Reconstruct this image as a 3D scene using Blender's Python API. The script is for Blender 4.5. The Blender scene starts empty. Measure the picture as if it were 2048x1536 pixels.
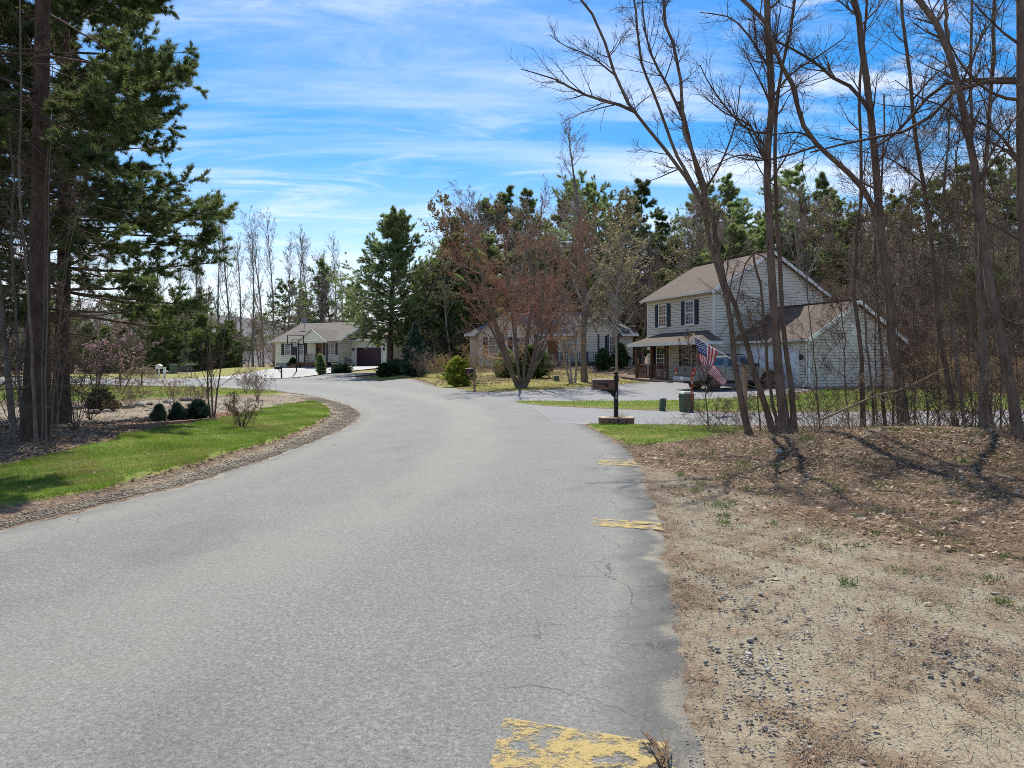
import bpy, bmesh, math, random
import numpy as np
from mathutils import Vector, Matrix

sc = bpy.context.scene
COL = sc.collection
rad = math.radians
# ------------------------------------------------------------------ camera, sky, sun, exposure
FOC, CX, HY, EYE = 1420.0, 1024.0, 725.0, 1.6          # focal length in photo pixels, horizon row, eye height
cam_d = bpy.data.cameras.new('camera'); cam = bpy.data.objects.new('camera', cam_d); COL.objects.link(cam)
cam.location = (0, 0, EYE); cam.rotation_euler = (rad(90), 0, 0)
cam_d.sensor_width = 36.0; cam_d.lens = 36.0 * FOC / 2048.0
cam_d.shift_y = -(768 - HY) / 2048.0
cam_d.clip_start = 0.05; cam_d.clip_end = 20000
sc.camera = cam
SUN_AZ, SUN_EL = rad(-8), rad(55)
world = bpy.data.worlds.new('World'); sc.world = world; world.use_nodes = True
def build_world():
    nt = world.node_tree; N = nt.nodes; L = nt.links; N.clear()
    out = N.new('ShaderNodeOutputWorld'); bg = N.new('ShaderNodeBackground'); bg.inputs[1].default_value = 0.084
    sky = N.new('ShaderNodeTexSky'); sky.sky_type = 'NISHITA'; sky.sun_disc = False
    sky.sun_elevation = SUN_EL; sky.sun_rotation = SUN_AZ; sky.air_density = 1.0; sky.dust_density = 0.6; sky.ozone_density = 2.2
    tc = N.new('ShaderNodeTexCoord'); sep = N.new('ShaderNodeSeparateXYZ'); L.new(tc.outputs['Generated'], sep.inputs[0])
    mx = N.new('ShaderNodeMath'); mx.operation = 'MAXIMUM'; mx.inputs[1].default_value = 0.0; L.new(sep.outputs[2], mx.inputs[0])
    ad = N.new('ShaderNodeMath'); ad.operation = 'ADD'; ad.inputs[1].default_value = 0.10; L.new(mx.outputs[0], ad.inputs[0])
    dx = N.new('ShaderNodeMath'); dx.operation = 'DIVIDE'; L.new(sep.outputs[0], dx.inputs[0]); L.new(ad.outputs[0], dx.inputs[1])
    dy = N.new('ShaderNodeMath'); dy.operation = 'DIVIDE'; L.new(sep.outputs[1], dy.inputs[0]); L.new(ad.outputs[0], dy.inputs[1])
    cmb = N.new('ShaderNodeCombineXYZ'); L.new(dx.outputs[0], cmb.inputs[0]); L.new(dy.outputs[0], cmb.inputs[1])
    def layer(rot, scl, nscale, detail, lo, hi, dist):
        mp = N.new('ShaderNodeMapping'); mp.inputs['Rotation'].default_value[2] = rot; mp.inputs['Scale'].default_value = scl
        L.new(cmb.outputs[0], mp.inputs[0])
        no = N.new('ShaderNodeTexNoise'); no.inputs['Scale'].default_value = nscale; no.inputs['Detail'].default_value = detail
        no.inputs['Roughness'].default_value = 0.62; no.inputs['Distortion'].default_value = dist; L.new(mp.outputs[0], no.inputs['Vector'])
        mr = N.new('ShaderNodeMapRange'); mr.interpolation_type = 'SMOOTHSTEP'; mr.inputs[1].default_value = lo; mr.inputs[2].default_value = hi
        L.new(no.outputs[0], mr.inputs[0]); return mr
    a = layer(rad(14), (0.55, 2.6, 1), 0.6, 10, 0.45, 0.68, 0.6)
    b = layer(rad(-8), (0.8, 2.0, 1), 1.3, 12, 0.49, 0.70, 1.1)
    big = layer(rad(100), (1, 1, 1), 0.34, 3, 0.42, 0.60, 0.2)
    big.inputs[3].default_value = 0.45
    ab = N.new('ShaderNodeMath'); ab.operation = 'MAXIMUM'; L.new(a.outputs[0], ab.inputs[0]); L.new(b.outputs[0], ab.inputs[1])
    ml = N.new('ShaderNodeMath'); ml.operation = 'MULTIPLY'; L.new(ab.outputs[0], ml.inputs[0]); L.new(big.outputs[0], ml.inputs[1])
    # thin veil that thickens towards the horizon, as cirrus seen edge-on
    ve = N.new('ShaderNodeMapRange'); ve.interpolation_type = 'SMOOTHSTEP'; ve.inputs[1].default_value = 0.30; ve.inputs[2].default_value = 0.02
    ve.inputs[3].default_value = 0.04; ve.inputs[4].default_value = 0.62; L.new(mx.outputs[0], ve.inputs[0])
    sm = N.new('ShaderNodeMath'); sm.operation = 'MULTIPLY_ADD'; sm.inputs[1].default_value = 0.78; sm.use_clamp = True
    L.new(ml.outputs[0], sm.inputs[0]); L.new(ve.outputs[0], sm.inputs[2])
    hs = N.new('ShaderNodeHueSaturation'); hs.inputs['Saturation'].default_value = 1.68; hs.inputs['Value'].default_value = 1.0
    L.new(sky.outputs[0], hs.inputs['Color'])
    mix = N.new('ShaderNodeMixRGB'); mix.inputs[2].default_value = (7.2, 7.5, 8.2, 1)
    L.new(sm.outputs[0], mix.inputs[0]); L.new(hs.outputs[0], mix.inputs[1])
    L.new(mix.outputs[0], bg.inputs[0]); L.new(bg.outputs[0], out.inputs[0])
build_world()
sun_d = bpy.data.lights.new('sun', 'SUN'); sun_d.energy = 3.7; sun_d.angle = rad(0.55); sun_d.color = (1.0, 0.945, 0.82)
sun = bpy.data.objects.new('sun', sun_d); COL.objects.link(sun); sun.location = (0, 0, 60)
SDIR = Vector((math.sin(SUN_AZ) * math.cos(SUN_EL), math.cos(SUN_AZ) * math.cos(SUN_EL), math.sin(SUN_EL)))
sun.rotation_euler = SDIR.to_track_quat('Z', 'Y').to_euler()
sc.view_settings.view_transform = 'Standard'; sc.view_settings.look = 'None'
sc.view_settings.exposure = 0.9; sc.view_settings.gamma = 1.0; sc.view_settings.use_curve_mapping = False
sc.render.engine = 'CYCLES'
sc.cycles.max_bounces = 6; sc.cycles.diffuse_bounces = 3; sc.cycles.glossy_bounces = 2; sc.cycles.transmission_bounces = 3
sc.cycles.pixel_filter_type = 'BLACKMAN_HARRIS'; sc.cycles.filter_width = 0.95; sc.cycles.transparent_max_bounces = 8; sc.cycles.caustics_reflective = False; sc.cycles.caustics_refractive = False
try:
    sc.cycles.use_adaptive_sampling = False
    sc.cycles.use_denoising = False; sc.cycles.denoiser = 'OPENIMAGEDENOISE'; sc.cycles.denoising_input_passes = 'RGB_ALBEDO_NORMAL'; sc.cycles.denoising_prefilter = 'ACCURATE'
except Exception:
    pass

# ------------------------------------------------------------------ materials
MATS = {}
def node(nt, t, **kw):
    n = nt.nodes.new(t)
    for k, v in kw.items(): setattr(n, k, v)
    return n
def new_mat(name, rough=0.8, spec=0.3):
    m = bpy.data.materials.new(name); m.use_nodes = True; nt = m.node_tree; nt.nodes.clear()
    o = nt.nodes.new('ShaderNodeOutputMaterial'); p = nt.nodes.new('ShaderNodeBsdfPrincipled')
    nt.links.new(p.outputs[0], o.inputs[0]); p.inputs['Roughness'].default_value = rough
    p.inputs['Specular IOR Level'].default_value = spec
    MATS[name] = m
    return m, nt, p, o
def c4(c): return (c[0], c[1], c[2], 1.0)
def coords(nt, scale=(1, 1, 1), src='Object'):
    tc = nt.nodes.new('ShaderNodeTexCoord'); mp = nt.nodes.new('ShaderNodeMapping'); mp.inputs['Scale'].default_value = scale
    nt.links.new(tc.outputs[src], mp.inputs[0]); return mp.outputs[0]
def noise(nt, vec, scale, detail=4, rough=0.55, dist=0.0):
    n = nt.nodes.new('ShaderNodeTexNoise'); n.inputs['Scale'].default_value = scale; n.inputs['Detail'].default_value = detail
    n.inputs['Roughness'].default_value = rough; n.inputs['Distortion'].default_value = dist; nt.links.new(vec, n.inputs['Vector']); return n.outputs[0]
def ramp(nt, fac, stops):
    r = nt.nodes.new('ShaderNodeValToRGB'); el = r.color_ramp.elements
    while len(el) > 1: el.remove(el[-1])
    el[0].position = stops[0][0]; el[0].color = c4(stops[0][1])
    for p, c in stops[1:]:
        e = el.new(p); e.color = c4(c)
    nt.links.new(fac, r.inputs[0]); return r.outputs[0]
def mix(nt, fac, a, b, mode='MIX'):
    m = nt.nodes.new('ShaderNodeMixRGB'); m.blend_type = mode
    for i, v in ((0, fac), (1, a), (2, b)):
        if isinstance(v, (int, float)): m.inputs[i].default_value = v
        elif isinstance(v, tuple): m.inputs[i].default_value = c4(v)
        else: nt.links.new(v, m.inputs[i])
    return m.outputs[0]
def math_(nt, op, a, b=None, c=None, clamp=False):
    m = nt.nodes.new('ShaderNodeMath'); m.operation = op; m.use_clamp = clamp
    for i, v in enumerate((a, b, c)):
        if v is None: continue
        if isinstance(v, (int, float)): m.inputs[i].default_value = v
        else: nt.links.new(v, m.inputs[i])
    return m.outputs[0]
def mrange(nt, v, a, b, c=0.0, d=1.0, smooth=True):
    m = nt.nodes.new('ShaderNodeMapRange'); m.interpolation_type = 'SMOOTHSTEP' if smooth else 'LINEAR'
    m.inputs[1].default_value = a; m.inputs[2].default_value = b; m.inputs[3].default_value = c; m.inputs[4].default_value = d
    nt.links.new(v, m.inputs[0]); return m.outputs[0]
def bump(nt, p, h, strength=0.3, dist=0.02):
    b = nt.nodes.new('ShaderNodeBump'); b.inputs['Strength'].default_value = strength; b.inputs['Distance'].default_value = dist
    nt.links.new(h, b.inputs['Height']); nt.links.new(b.outputs[0], p.inputs['Normal'])
def obj_random(nt): return nt.nodes.new('ShaderNodeObjectInfo').outputs['Random']
def attr(nt, name):
    a = nt.nodes.new('ShaderNodeAttribute'); a.attribute_name = name; return a

def simple(name, c1, c2=None, scale=6.0, rough=0.7, spec=0.3, bmp=0.0, stretch=(1, 1, 1), metal=0.0, detail=5, bd=0.02):
    m, nt, p, o = new_mat(name, rough, spec)
    if c2 is None: c2 = tuple(v * 0.78 for v in c1)
    v = coords(nt, stretch); n = noise(nt, v, scale, detail)
    nt.links.new(ramp(nt, n, [(0.32, c2), (0.68, c1)]), p.inputs['Base Color'])
    p.inputs['Metallic'].default_value = metal
    if bmp: bump(nt, p, n, bmp, bd)
    return m
def bark(name, c1, c2, scale=14.0, st=0.22, moss=None):
    m, nt, p, o = new_mat(name, 0.92, 0.15)
    v = coords(nt, (1, 1, st)); n = noise(nt, v, scale, 7, 0.7, 0.6); n2 = noise(nt, coords(nt, (1, 1, 1)), 1.7, 3)
    col = ramp(nt, n, [(0.34, c2), (0.5, tuple((a + b) / 2 for a, b in zip(c1, c2))), (0.66, c1)])
    col = mix(nt, mrange(nt, n2, 0.35, 0.7, 0.0, 0.45), col, moss or tuple(x * 1.3 for x in c1))
    nt.links.new(col, p.inputs['Base Color']); bump(nt, p, n, 0.9, 0.02)
    return m
def leafy(name, c1, c2, trans=0.35, rough=0.55, scale=1.2, var=0.35):
    m, nt, p, o = new_mat(name, rough, 0.25)
    v = coords(nt); n = noise(nt, v, scale, 3)
    col = ramp(nt, n, [(0.3, c2), (0.7, c1)])
    hs = nt.nodes.new('ShaderNodeHueSaturation'); nt.links.new(col, hs.inputs['Color'])
    nt.links.new(mrange(nt, obj_random(nt), 0, 1, 1 - var, 1 + var, False), hs.inputs['Value'])
    nt.links.new(hs.outputs[0], p.inputs['Base Color'])
    tr = nt.nodes.new('ShaderNodeBsdfTranslucent'); nt.links.new(hs.outputs[0], tr.inputs[0])
    ms = nt.nodes.new('ShaderNodeMixShader'); ms.inputs[0].default_value = trans
    nt.links.new(p.outputs[0], ms.inputs[1]); nt.links.new(tr.outputs[0], ms.inputs[2]); nt.links.new(ms.outputs[0], o.inputs[0])
    return m

bark('bark_grey', (0.22, 0.175, 0.135), (0.085, 0.064, 0.05), 20.0)
bark('bark_brown', (0.20, 0.145, 0.108), (0.07, 0.048, 0.036), 22.0)
bark('bark_pine', (0.105, 0.07, 0.052), (0.03, 0.02, 0.016), 9.0)
bark('bark_pale', (0.36, 0.33, 0.28), (0.15, 0.13, 0.10), 10.0, 0.6)
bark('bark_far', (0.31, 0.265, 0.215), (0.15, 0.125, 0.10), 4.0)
simple('twig', (0.17, 0.12, 0.085), (0.09, 0.062, 0.045), 3, 0.9)
simple('twig_dark', (0.145, 0.10, 0.075), (0.07, 0.05, 0.038), 3, 0.9)
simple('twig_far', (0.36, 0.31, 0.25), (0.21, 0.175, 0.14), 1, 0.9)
simple('twig_tan', (0.38, 0.29, 0.20), (0.20, 0.14, 0.09), 3, 0.9)
simple('twig_red', (0.38, 0.20, 0.13), (0.22, 0.12, 0.08), 1, 0.9)
simple('twig_mauve', (0.32, 0.245, 0.20), (0.18, 0.13, 0.105), 1, 0.9)
leafy('needles', (0.19, 0.235, 0.072), (0.08, 0.118, 0.045), 0.45, 0.5, 0.9, 0.15)
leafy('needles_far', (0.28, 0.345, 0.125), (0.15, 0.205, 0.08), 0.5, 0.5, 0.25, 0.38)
leafy('needles_light', (0.20, 0.27, 0.075), (0.09, 0.14, 0.045), 0.35, 0.5, 0.4, 0.25)
leafy('needles_blue', (0.09, 0.15, 0.10), (0.04, 0.075, 0.05), 0.2, 0.55, 1.5, 0.2)
leafy('needles_gold', (0.42, 0.42, 0.05), (0.10, 0.19, 0.03), 0.35, 0.5, 2.5, 0.1)
leafy('needles_dark', (0.05, 0.10, 0.035), (0.02, 0.05, 0.02), 0.2, 0.5, 2.5, 0.2)
leafy('bud_red', (0.44, 0.17, 0.085), (0.27, 0.115, 0.065), 0.35, 0.6, 1.0, 0.15)
leafy('bud_pale', (0.42, 0.38, 0.20), (0.26, 0.22, 0.12), 0.35, 0.6, 1.0, 0.15)
leafy('bud_tan', (0.50, 0.38, 0.13), (0.32, 0.24, 0.10), 0.35, 0.6, 1.0, 0.15)
leafy('blossom', (0.66, 0.44, 0.47), (0.48, 0.27, 0.32), 0.35, 0.6, 2.0, 0.1)
leafy('grass', (0.20, 0.295, 0.036), (0.105, 0.195, 0.023), 0.50, 0.6, 0.6, 0.0)
leafy('grass_dry', (0.36, 0.30, 0.12), (0.20, 0.17, 0.06), 0.40, 0.7, 0.6, 0.0)
leafy('weed', (0.10, 0.19, 0.035), (0.05, 0.12, 0.02), 0.35, 0.6, 3.0, 0.0)
leafy('dead_leaf', (0.42, 0.315, 0.21), (0.16, 0.10, 0.062), 0.2, 0.8, 3.0, 0.0)
leafy('dead_leaf_pale', (0.62, 0.53, 0.42), (0.38, 0.28, 0.19), 0.2, 0.8, 3.0, 0.0)
leafy('pine_straw', (0.29, 0.195, 0.125), (0.155, 0.098, 0.062), 0.15, 0.8, 3.0, 0.0)
simple('siding_grey', (0.65, 0.60, 0.505), (0.58, 0.53, 0.445), 0.8, 0.6)
simple('siding_cream', (0.82, 0.77, 0.60), (0.76, 0.71, 0.55), 0.8, 0.6)
simple('siding_white', (0.66, 0.62, 0.54), (0.58, 0.54, 0.47), 0.8, 0.6)
simple('siding_weathered', (0.34, 0.325, 0.30), (0.25, 0.24, 0.22), 2.0, 0.8)
simple('trim_white', (0.78, 0.77, 0.73), (0.70, 0.69, 0.65), 2.0, 0.5)
simple('trim_dark', (0.035, 0.03, 0.03), (0.025, 0.02, 0.02), 3.0, 0.6)
simple('shutter_navy', (0.018, 0.022, 0.036), (0.012, 0.015, 0.025), 5.0, 0.5)
simple('shutter_plum', (0.055, 0.03, 0.035), (0.04, 0.022, 0.026), 5.0, 0.5)
simple('door_plum', (0.05, 0.02, 0.026), (0.038, 0.015, 0.02), 5.0, 0.45)
simple('door_white', (0.72, 0.74, 0.78), (0.64, 0.66, 0.70), 1.0, 0.5)
simple('foundation', (0.36, 0.35, 0.33), (0.27, 0.26, 0.25), 6.0, 0.9, bmp=0.2)
simple('deck_brown', (0.17, 0.085, 0.055), (0.10, 0.05, 0.033), 6.0, 0.7)
simple('deck_top', (0.40, 0.29, 0.21), (0.30, 0.21, 0.15), 6.0, 0.8)
simple('deck_blue', (0.05, 0.06, 0.085), (0.035, 0.042, 0.06), 6.0, 0.7)
simple('cedar', (0.66, 0.38, 0.165), (0.44, 0.24, 0.095), 3.0, 0.8, stretch=(3, 3, 0.5), bmp=0.15)
simple('timber', (0.32, 0.20, 0.12), (0.17, 0.10, 0.06), 9.0, 0.85, stretch=(3, 3, 0.3), bmp=0.3)
simple('timber_pale', (0.42, 0.29, 0.18), (0.25, 0.16, 0.10), 9.0, 0.85, stretch=(3, 3, 0.3), bmp=0.3)
simple('mailbox_brown', (0.15, 0.062, 0.045), (0.105, 0.042, 0.032), 4.0, 0.42, 0.5)
simple('post_black', (0.022, 0.02, 0.018), (0.013, 0.012, 0.011), 5.0, 0.6)
simple('black_metal', (0.02, 0.02, 0.021), (0.013, 0.013, 0.014), 5.0, 0.5)
simple('utility_green', (0.085, 0.135, 0.085), (0.06, 0.10, 0.065), 3.0, 0.6)
simple('utility_cap', (0.46, 0.50, 0.42), (0.36, 0.40, 0.34), 3.0, 0.6)
simple('block_brown', (0.27, 0.175, 0.13), (0.15, 0.095, 0.07), 9.0, 0.9, bmp=0.4)
simple('block_cap', (0.55, 0.42, 0.32), (0.40, 0.30, 0.23), 9.0, 0.9, bmp=0.3)
simple('soil', (0.12, 0.08, 0.055), (0.06, 0.04, 0.03), 14.0, 0.95, bmp=0.5)
simple('stone', (0.42, 0.40, 0.38), (0.17, 0.165, 0.165), 9.0, 0.85, bmp=0.3)
simple('gravel_mat', (0.42, 0.39, 0.34), (0.13, 0.125, 0.12), 1.9, 0.85)
simple('gravel_tan', (0.40, 0.345, 0.26), (0.18, 0.15, 0.115), 2.3, 0.9)
simple('stone_dark', (0.16, 0.13, 0.115), (0.07, 0.055, 0.05), 9.0, 0.9, bmp=0.3)
simple('paint_white', (0.80, 0.80, 0.78), (0.70, 0.70, 0.68), 3.0, 0.5)
simple('paint_red', (0.52, 0.05, 0.03), (0.42, 0.04, 0.025), 3.0, 0.5)
simple('paint_orange', (0.75, 0.22, 0.05), None, 3.0, 0.5)
simple('tail_red', (0.40, 0.015, 0.012), (0.28, 0.01, 0.01), 9.0, 0.2, 0.6)
simple('flag_red', (0.60, 0.02, 0.035), (0.50, 0.015, 0.03), 5.0, 0.8)
simple('flag_white', (0.82, 0.80, 0.78), (0.74, 0.72, 0.70), 5.0, 0.8)
simple('flag_blue', (0.02, 0.035, 0.16), (0.015, 0.025, 0.12), 5.0, 0.8)
simple('gold', (0.65, 0.55, 0.16), None, 5.0, 0.35, 0.6)
simple('aluminium', (0.62, 0.62, 0.63), (0.52, 0.52, 0.53), 5.0, 0.4, 0.5, metal=0.4)
simple('rubber', (0.018, 0.018, 0.018), (0.012, 0.012, 0.012), 9.0, 0.85)
simple('black_plastic', (0.022, 0.022, 0.024), (0.015, 0.015, 0.017), 9.0, 0.6)
simple('chrome', (0.30, 0.31, 0.33), (0.25, 0.26, 0.28), 3.0, 0.25, 0.6, metal=0.9)
simple('lamp_pale', (0.72, 0.72, 0.70), None, 3.0, 0.4)
simple('planter_pale', (0.42, 0.38, 0.34), (0.3, 0.27, 0.24), 6.0, 0.9)
simple('door_wood', (0.26, 0.10, 0.035), (0.18, 0.065, 0.022), 4.0, 0.5)
simple('curtain', (0.33, 0.20, 0.12), (0.24, 0.14, 0.08), 2.0, 0.9)
simple('dish_grey', (0.20, 0.205, 0.215), None, 3.0, 0.6)
def car_paint():
    m, nt, p, o = new_mat('car_silver', 0.32, 0.5)
    p.inputs['Base Color'].default_value = (0.14, 0.15, 0.16, 1); p.inputs['Metallic'].default_value = 0.55
    p.inputs['Coat Weight'].default_value = 0.6; p.inputs['Coat Roughness'].default_value = 0.12
    n = noise(nt, coords(nt), 1.3, 4); nt.links.new(mrange(nt, n, 0.3, 0.7, 0.26, 0.40), p.inputs['Roughness'])
car_paint()
def glass():
    m, nt, p, o = new_mat('glass_dark', 0.06, 0.6)
    n = noise(nt, coords(nt), 0.9, 3)
    nt.links.new(ramp(nt, n, [(0.35, (0.012, 0.014, 0.016)), (0.65, (0.045, 0.045, 0.045))]), p.inputs['Base Color'])
glass()
def shingles(name, c1, c2, c3):
    m, nt, p, o = new_mat(name, 0.9, 0.2)
    uv = coords(nt, (1, 1, 1), 'UV')
    br = nt.nodes.new('ShaderNodeTexBrick'); br.inputs['Scale'].default_value = 1.0; br.inputs['Brick Width'].default_value = 0.32
    br.inputs['Row Height'].default_value = 0.145; br.inputs['Mortar Size'].default_value = 0.012; br.inputs['Mortar Smooth'].default_value = 0.3
    br.inputs['Color1'].default_value = c4(c1); br.inputs['Color2'].default_value = c4(c2); br.inputs['Mortar'].default_value = c4(c3)
    br.inputs['Bias'].default_value = 0.0; nt.links.new(uv, br.inputs['Vector'])
    n = noise(nt, uv, 0.7, 5, 0.6); n2 = noise(nt, uv, 9.0, 3)
    col = mix(nt, mrange(nt, n, 0.3, 0.75, 0.0, 0.5), br.outputs[0], tuple(x * 0.6 for x in c2))
    col = mix(nt, 0.35, col, ramp(nt, n2, [(0.3, c3), (0.7, c1)]))
    nt.links.new(col, p.inputs['Base Color']); bump(nt, p, br.outputs[1], -0.4, 0.01)
shingles('shingle_brown', (0.158, 0.122, 0.10), (0.112, 0.086, 0.07), (0.055, 0.041, 0.034))
shingles('shingle_grey', (0.23, 0.205, 0.18), (0.165, 0.145, 0.13), (0.08, 0.07, 0.065))
shingles('shingle_slate', (0.21, 0.22, 0.235), (0.15, 0.155, 0.165), (0.075, 0.078, 0.085))

# ------------------------------------------------------------------ mesh helpers
RNG = np.random.default_rng(11)
def mesh_np(name, V, tris=None, quads=None, smooth=False, mats=None, fmat=None):
    V = np.asarray(V, dtype=np.float32)
    me = bpy.data.meshes.new(name)
    T = np.zeros((0, 3), np.int32) if tris is None else np.asarray(tris, np.int32).reshape(-1, 3)
    Q = np.zeros((0, 4), np.int32) if quads is None else np.asarray(quads, np.int32).reshape(-1, 4)
    me.vertices.add(len(V)); me.vertices.foreach_set('co', V.ravel())
    li = np.concatenate([T.ravel(), Q.ravel()]).astype(np.int32)
    me.loops.add(len(li)); me.loops.foreach_set('vertex_index', li)
    ls = np.concatenate([np.arange(len(T)) * 3, len(T) * 3 + np.arange(len(Q)) * 4]).astype(np.int32)
    me.polygons.add(len(ls)); me.polygons.foreach_set('loop_start', ls)
    if smooth: me.polygons.foreach_set('use_smooth', np.ones(len(ls), bool))
    if fmat is not None: me.polygons.foreach_set('material_index', np.asarray(fmat, np.int32))
    me.update(calc_edges=True)
    for m in (mats or []): me.materials.append(MATS[m])
    return me
def obj(name, me, parent=None, loc=None):
    o = bpy.data.objects.new(name, me); COL.objects.link(o)
    if parent is not None: o.parent = parent
    if loc is not None: o.location = loc
    return o
def tag(o, label, cat, group=None):
    o['label'] = label; o['category'] = cat
    if group: o['group'] = group
    return o
def thing(name, label, cat, loc=(0, 0, 0), rz=0.0, group=None):
    o = bpy.data.objects.new(name, None); COL.objects.link(o); o.location = loc; o.rotation_euler = (0, 0, rz)
    return tag(o, label, cat, group)
def struct(o): o['kind'] = 'structure'; return o
def stuff(o, label=None, cat=None):
    o['kind'] = 'stuff'
    if label: o['label'] = label
    if cat: o['category'] = cat
    return o
class MB:
    """collects boxes, prisms, tubes; build() makes one mesh object of them"""
    def __init__(s): s.v = []; s.f = []; s.uv = []; s.m = []
    def poly(s, pts, uv=None, mi=0):
        b = len(s.v); s.v += [tuple(p) for p in pts]; s.f.append(tuple(range(b, b + len(pts)))); s.uv.append(uv); s.m.append(mi); return s
    def hexa(s, p, mi=0):   # 8 points: bottom ring 4, top ring 4
        b = len(s.v); s.v += [tuple(q) for q in p]
        for f in ((3, 2, 1, 0), (4, 5, 6, 7), (0, 1, 5, 4), (1, 2, 6, 5), (2, 3, 7, 6), (3, 0, 4, 7)):
            s.f.append(tuple(b + i for i in f)); s.uv.append(None); s.m.append(mi)
        return s
    def box(s, x0, x1, y0, y1, z0, z1, mi=0):
        return s.hexa([(x0, y0, z0), (x1, y0, z0), (x1, y1, z0), (x0, y1, z0), (x0, y0, z1), (x1, y0, z1), (x1, y1, z1), (x0, y1, z1)], mi)
    def beam(s, a, b, w, h, up=(0, 0, 1), mi=0):
        a = Vector(a); b = Vector(b); t = (b - a).normalized(); u = Vector(up); r = t.cross(u)
        if r.length < 1e-4: r = t.cross(Vector((1, 0, 0)))
        r.normalize(); u = r.cross(t).normalized(); r = r * (w / 2); u = u * (h / 2)
        return s.hexa([a - r - u, a + r - u, a + r + u, a - r + u, b - r - u, b + r - u, b + r + u, b - r + u], mi)
    def prism(s, pts2, y0, y1, axis='y', mi=0):   # 2D outline (x,z) extruded along y
        n = len(pts2); b = len(s.v)
        g = (lambda p, t: (p[0], t, p[1])) if axis == 'y' else ((lambda p, t: (t, p[0], p[1])) if axis == 'x' else (lambda p, t: (p[0], p[1], t)))
        s.v += [g(p, y0) for p in pts2] + [g(p, y1) for p in pts2]
        s.f.append(tuple(b + i for i in range(n))); s.uv.append(None); s.m.append(mi)
        s.f.append(tuple(b + n + i for i in reversed(range(n)))); s.uv.append(None); s.m.append(mi)
        for i in range(n):
            j = (i + 1) % n; s.f.append((b + j, b + i, b + n + i, b + n + j)); s.uv.append(None); s.m.append(mi)
        return s
    def tube(s, a, b, r0, r1=None, n=8, mi=0):
        r1 = r0 if r1 is None else r1; a = Vector(a); b = Vector(b); t = (b - a).normalized()
        u = t.orthogonal().normalized(); w = t.cross(u); k = len(s.v)
        for c, r in ((a, r0), (b, r1)):
            for i in range(n):
                q = 2 * math.pi * i / n; s.v.append(tuple(c + (u * math.cos(q) + w * math.sin(q)) * r))
        for i in range(n):
            j = (i + 1) % n; s.f.append((k + i, k + j, k + n + j, k + n + i)); s.uv.append(None); s.m.append(mi)
        s.f.append(tuple(k + i for i in reversed(range(n)))); s.uv.append(None); s.m.append(mi)
        s.f.append(tuple(k + n + i for i in range(n))); s.uv.append(None); s.m.append(mi)
        return s
    def lathe(s, c, prof, n=12, mi=0, ax=(1, 1)):   # profile of (r, z)
        k = len(s.v)
        for r, z in prof:
            for i in range(n):
                q = 2 * math.pi * i / n; s.v.append((c[0] + r * ax[0] * math.cos(q), c[1] + r * ax[1] * math.sin(q), c[2] + z))
        for a in range(len(prof) - 1):
            for i in range(n):
                j = (i + 1) % n; s.f.append((k + a * n + i, k + a * n + j, k + (a + 1) * n + j, k + (a + 1) * n + i)); s.uv.append(None); s.m.append(mi)
        s.f.append(tuple(k + i for i in reversed(range(n)))); s.uv.append(None); s.m.append(mi)
        e = k + (len(prof) - 1) * n; s.f.append(tuple(e + i for i in range(n))); s.uv.append(None); s.m.append(mi)
        return s
    def mesh(s, name, mats, bevel=0.0, smooth=False, fix=True, segs=2):
        if isinstance(mats, str): mats = [mats]
        me = bpy.data.meshes.new(name); me.from_pydata(s.v, [], s.f); me.update()
        for i, p in enumerate(me.polygons): p.material_index = s.m[i]; p.use_smooth = smooth
        if any(u is not None for u in s.uv):
            ul = me.uv_layers.new(name='UVMap')
            for i, p in enumerate(me.polygons):
                if s.uv[i]:
                    for k, li in enumerate(p.loop_indices): ul.data[li].uv = s.uv[i][k]
        if bevel or fix:
            bm = bmesh.new(); bm.from_mesh(me)
            if fix: bmesh.ops.recalc_face_normals(bm, faces=bm.faces)
            if bevel: bmesh.ops.bevel(bm, geom=bm.edges[:], offset=bevel, segments=segs, profile=0.6, affect='EDGES', clamp_overlap=True)
            bm.to_mesh(me); bm.free()
        for m in mats: me.materials.append(MATS[m])
        return me
    def build(s, name, mats, parent=None, bevel=0.0, smooth=False, fix=True, loc=None, segs=2):
        return obj(name, s.mesh(name, mats, bevel, smooth, fix, segs), parent, loc)

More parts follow.
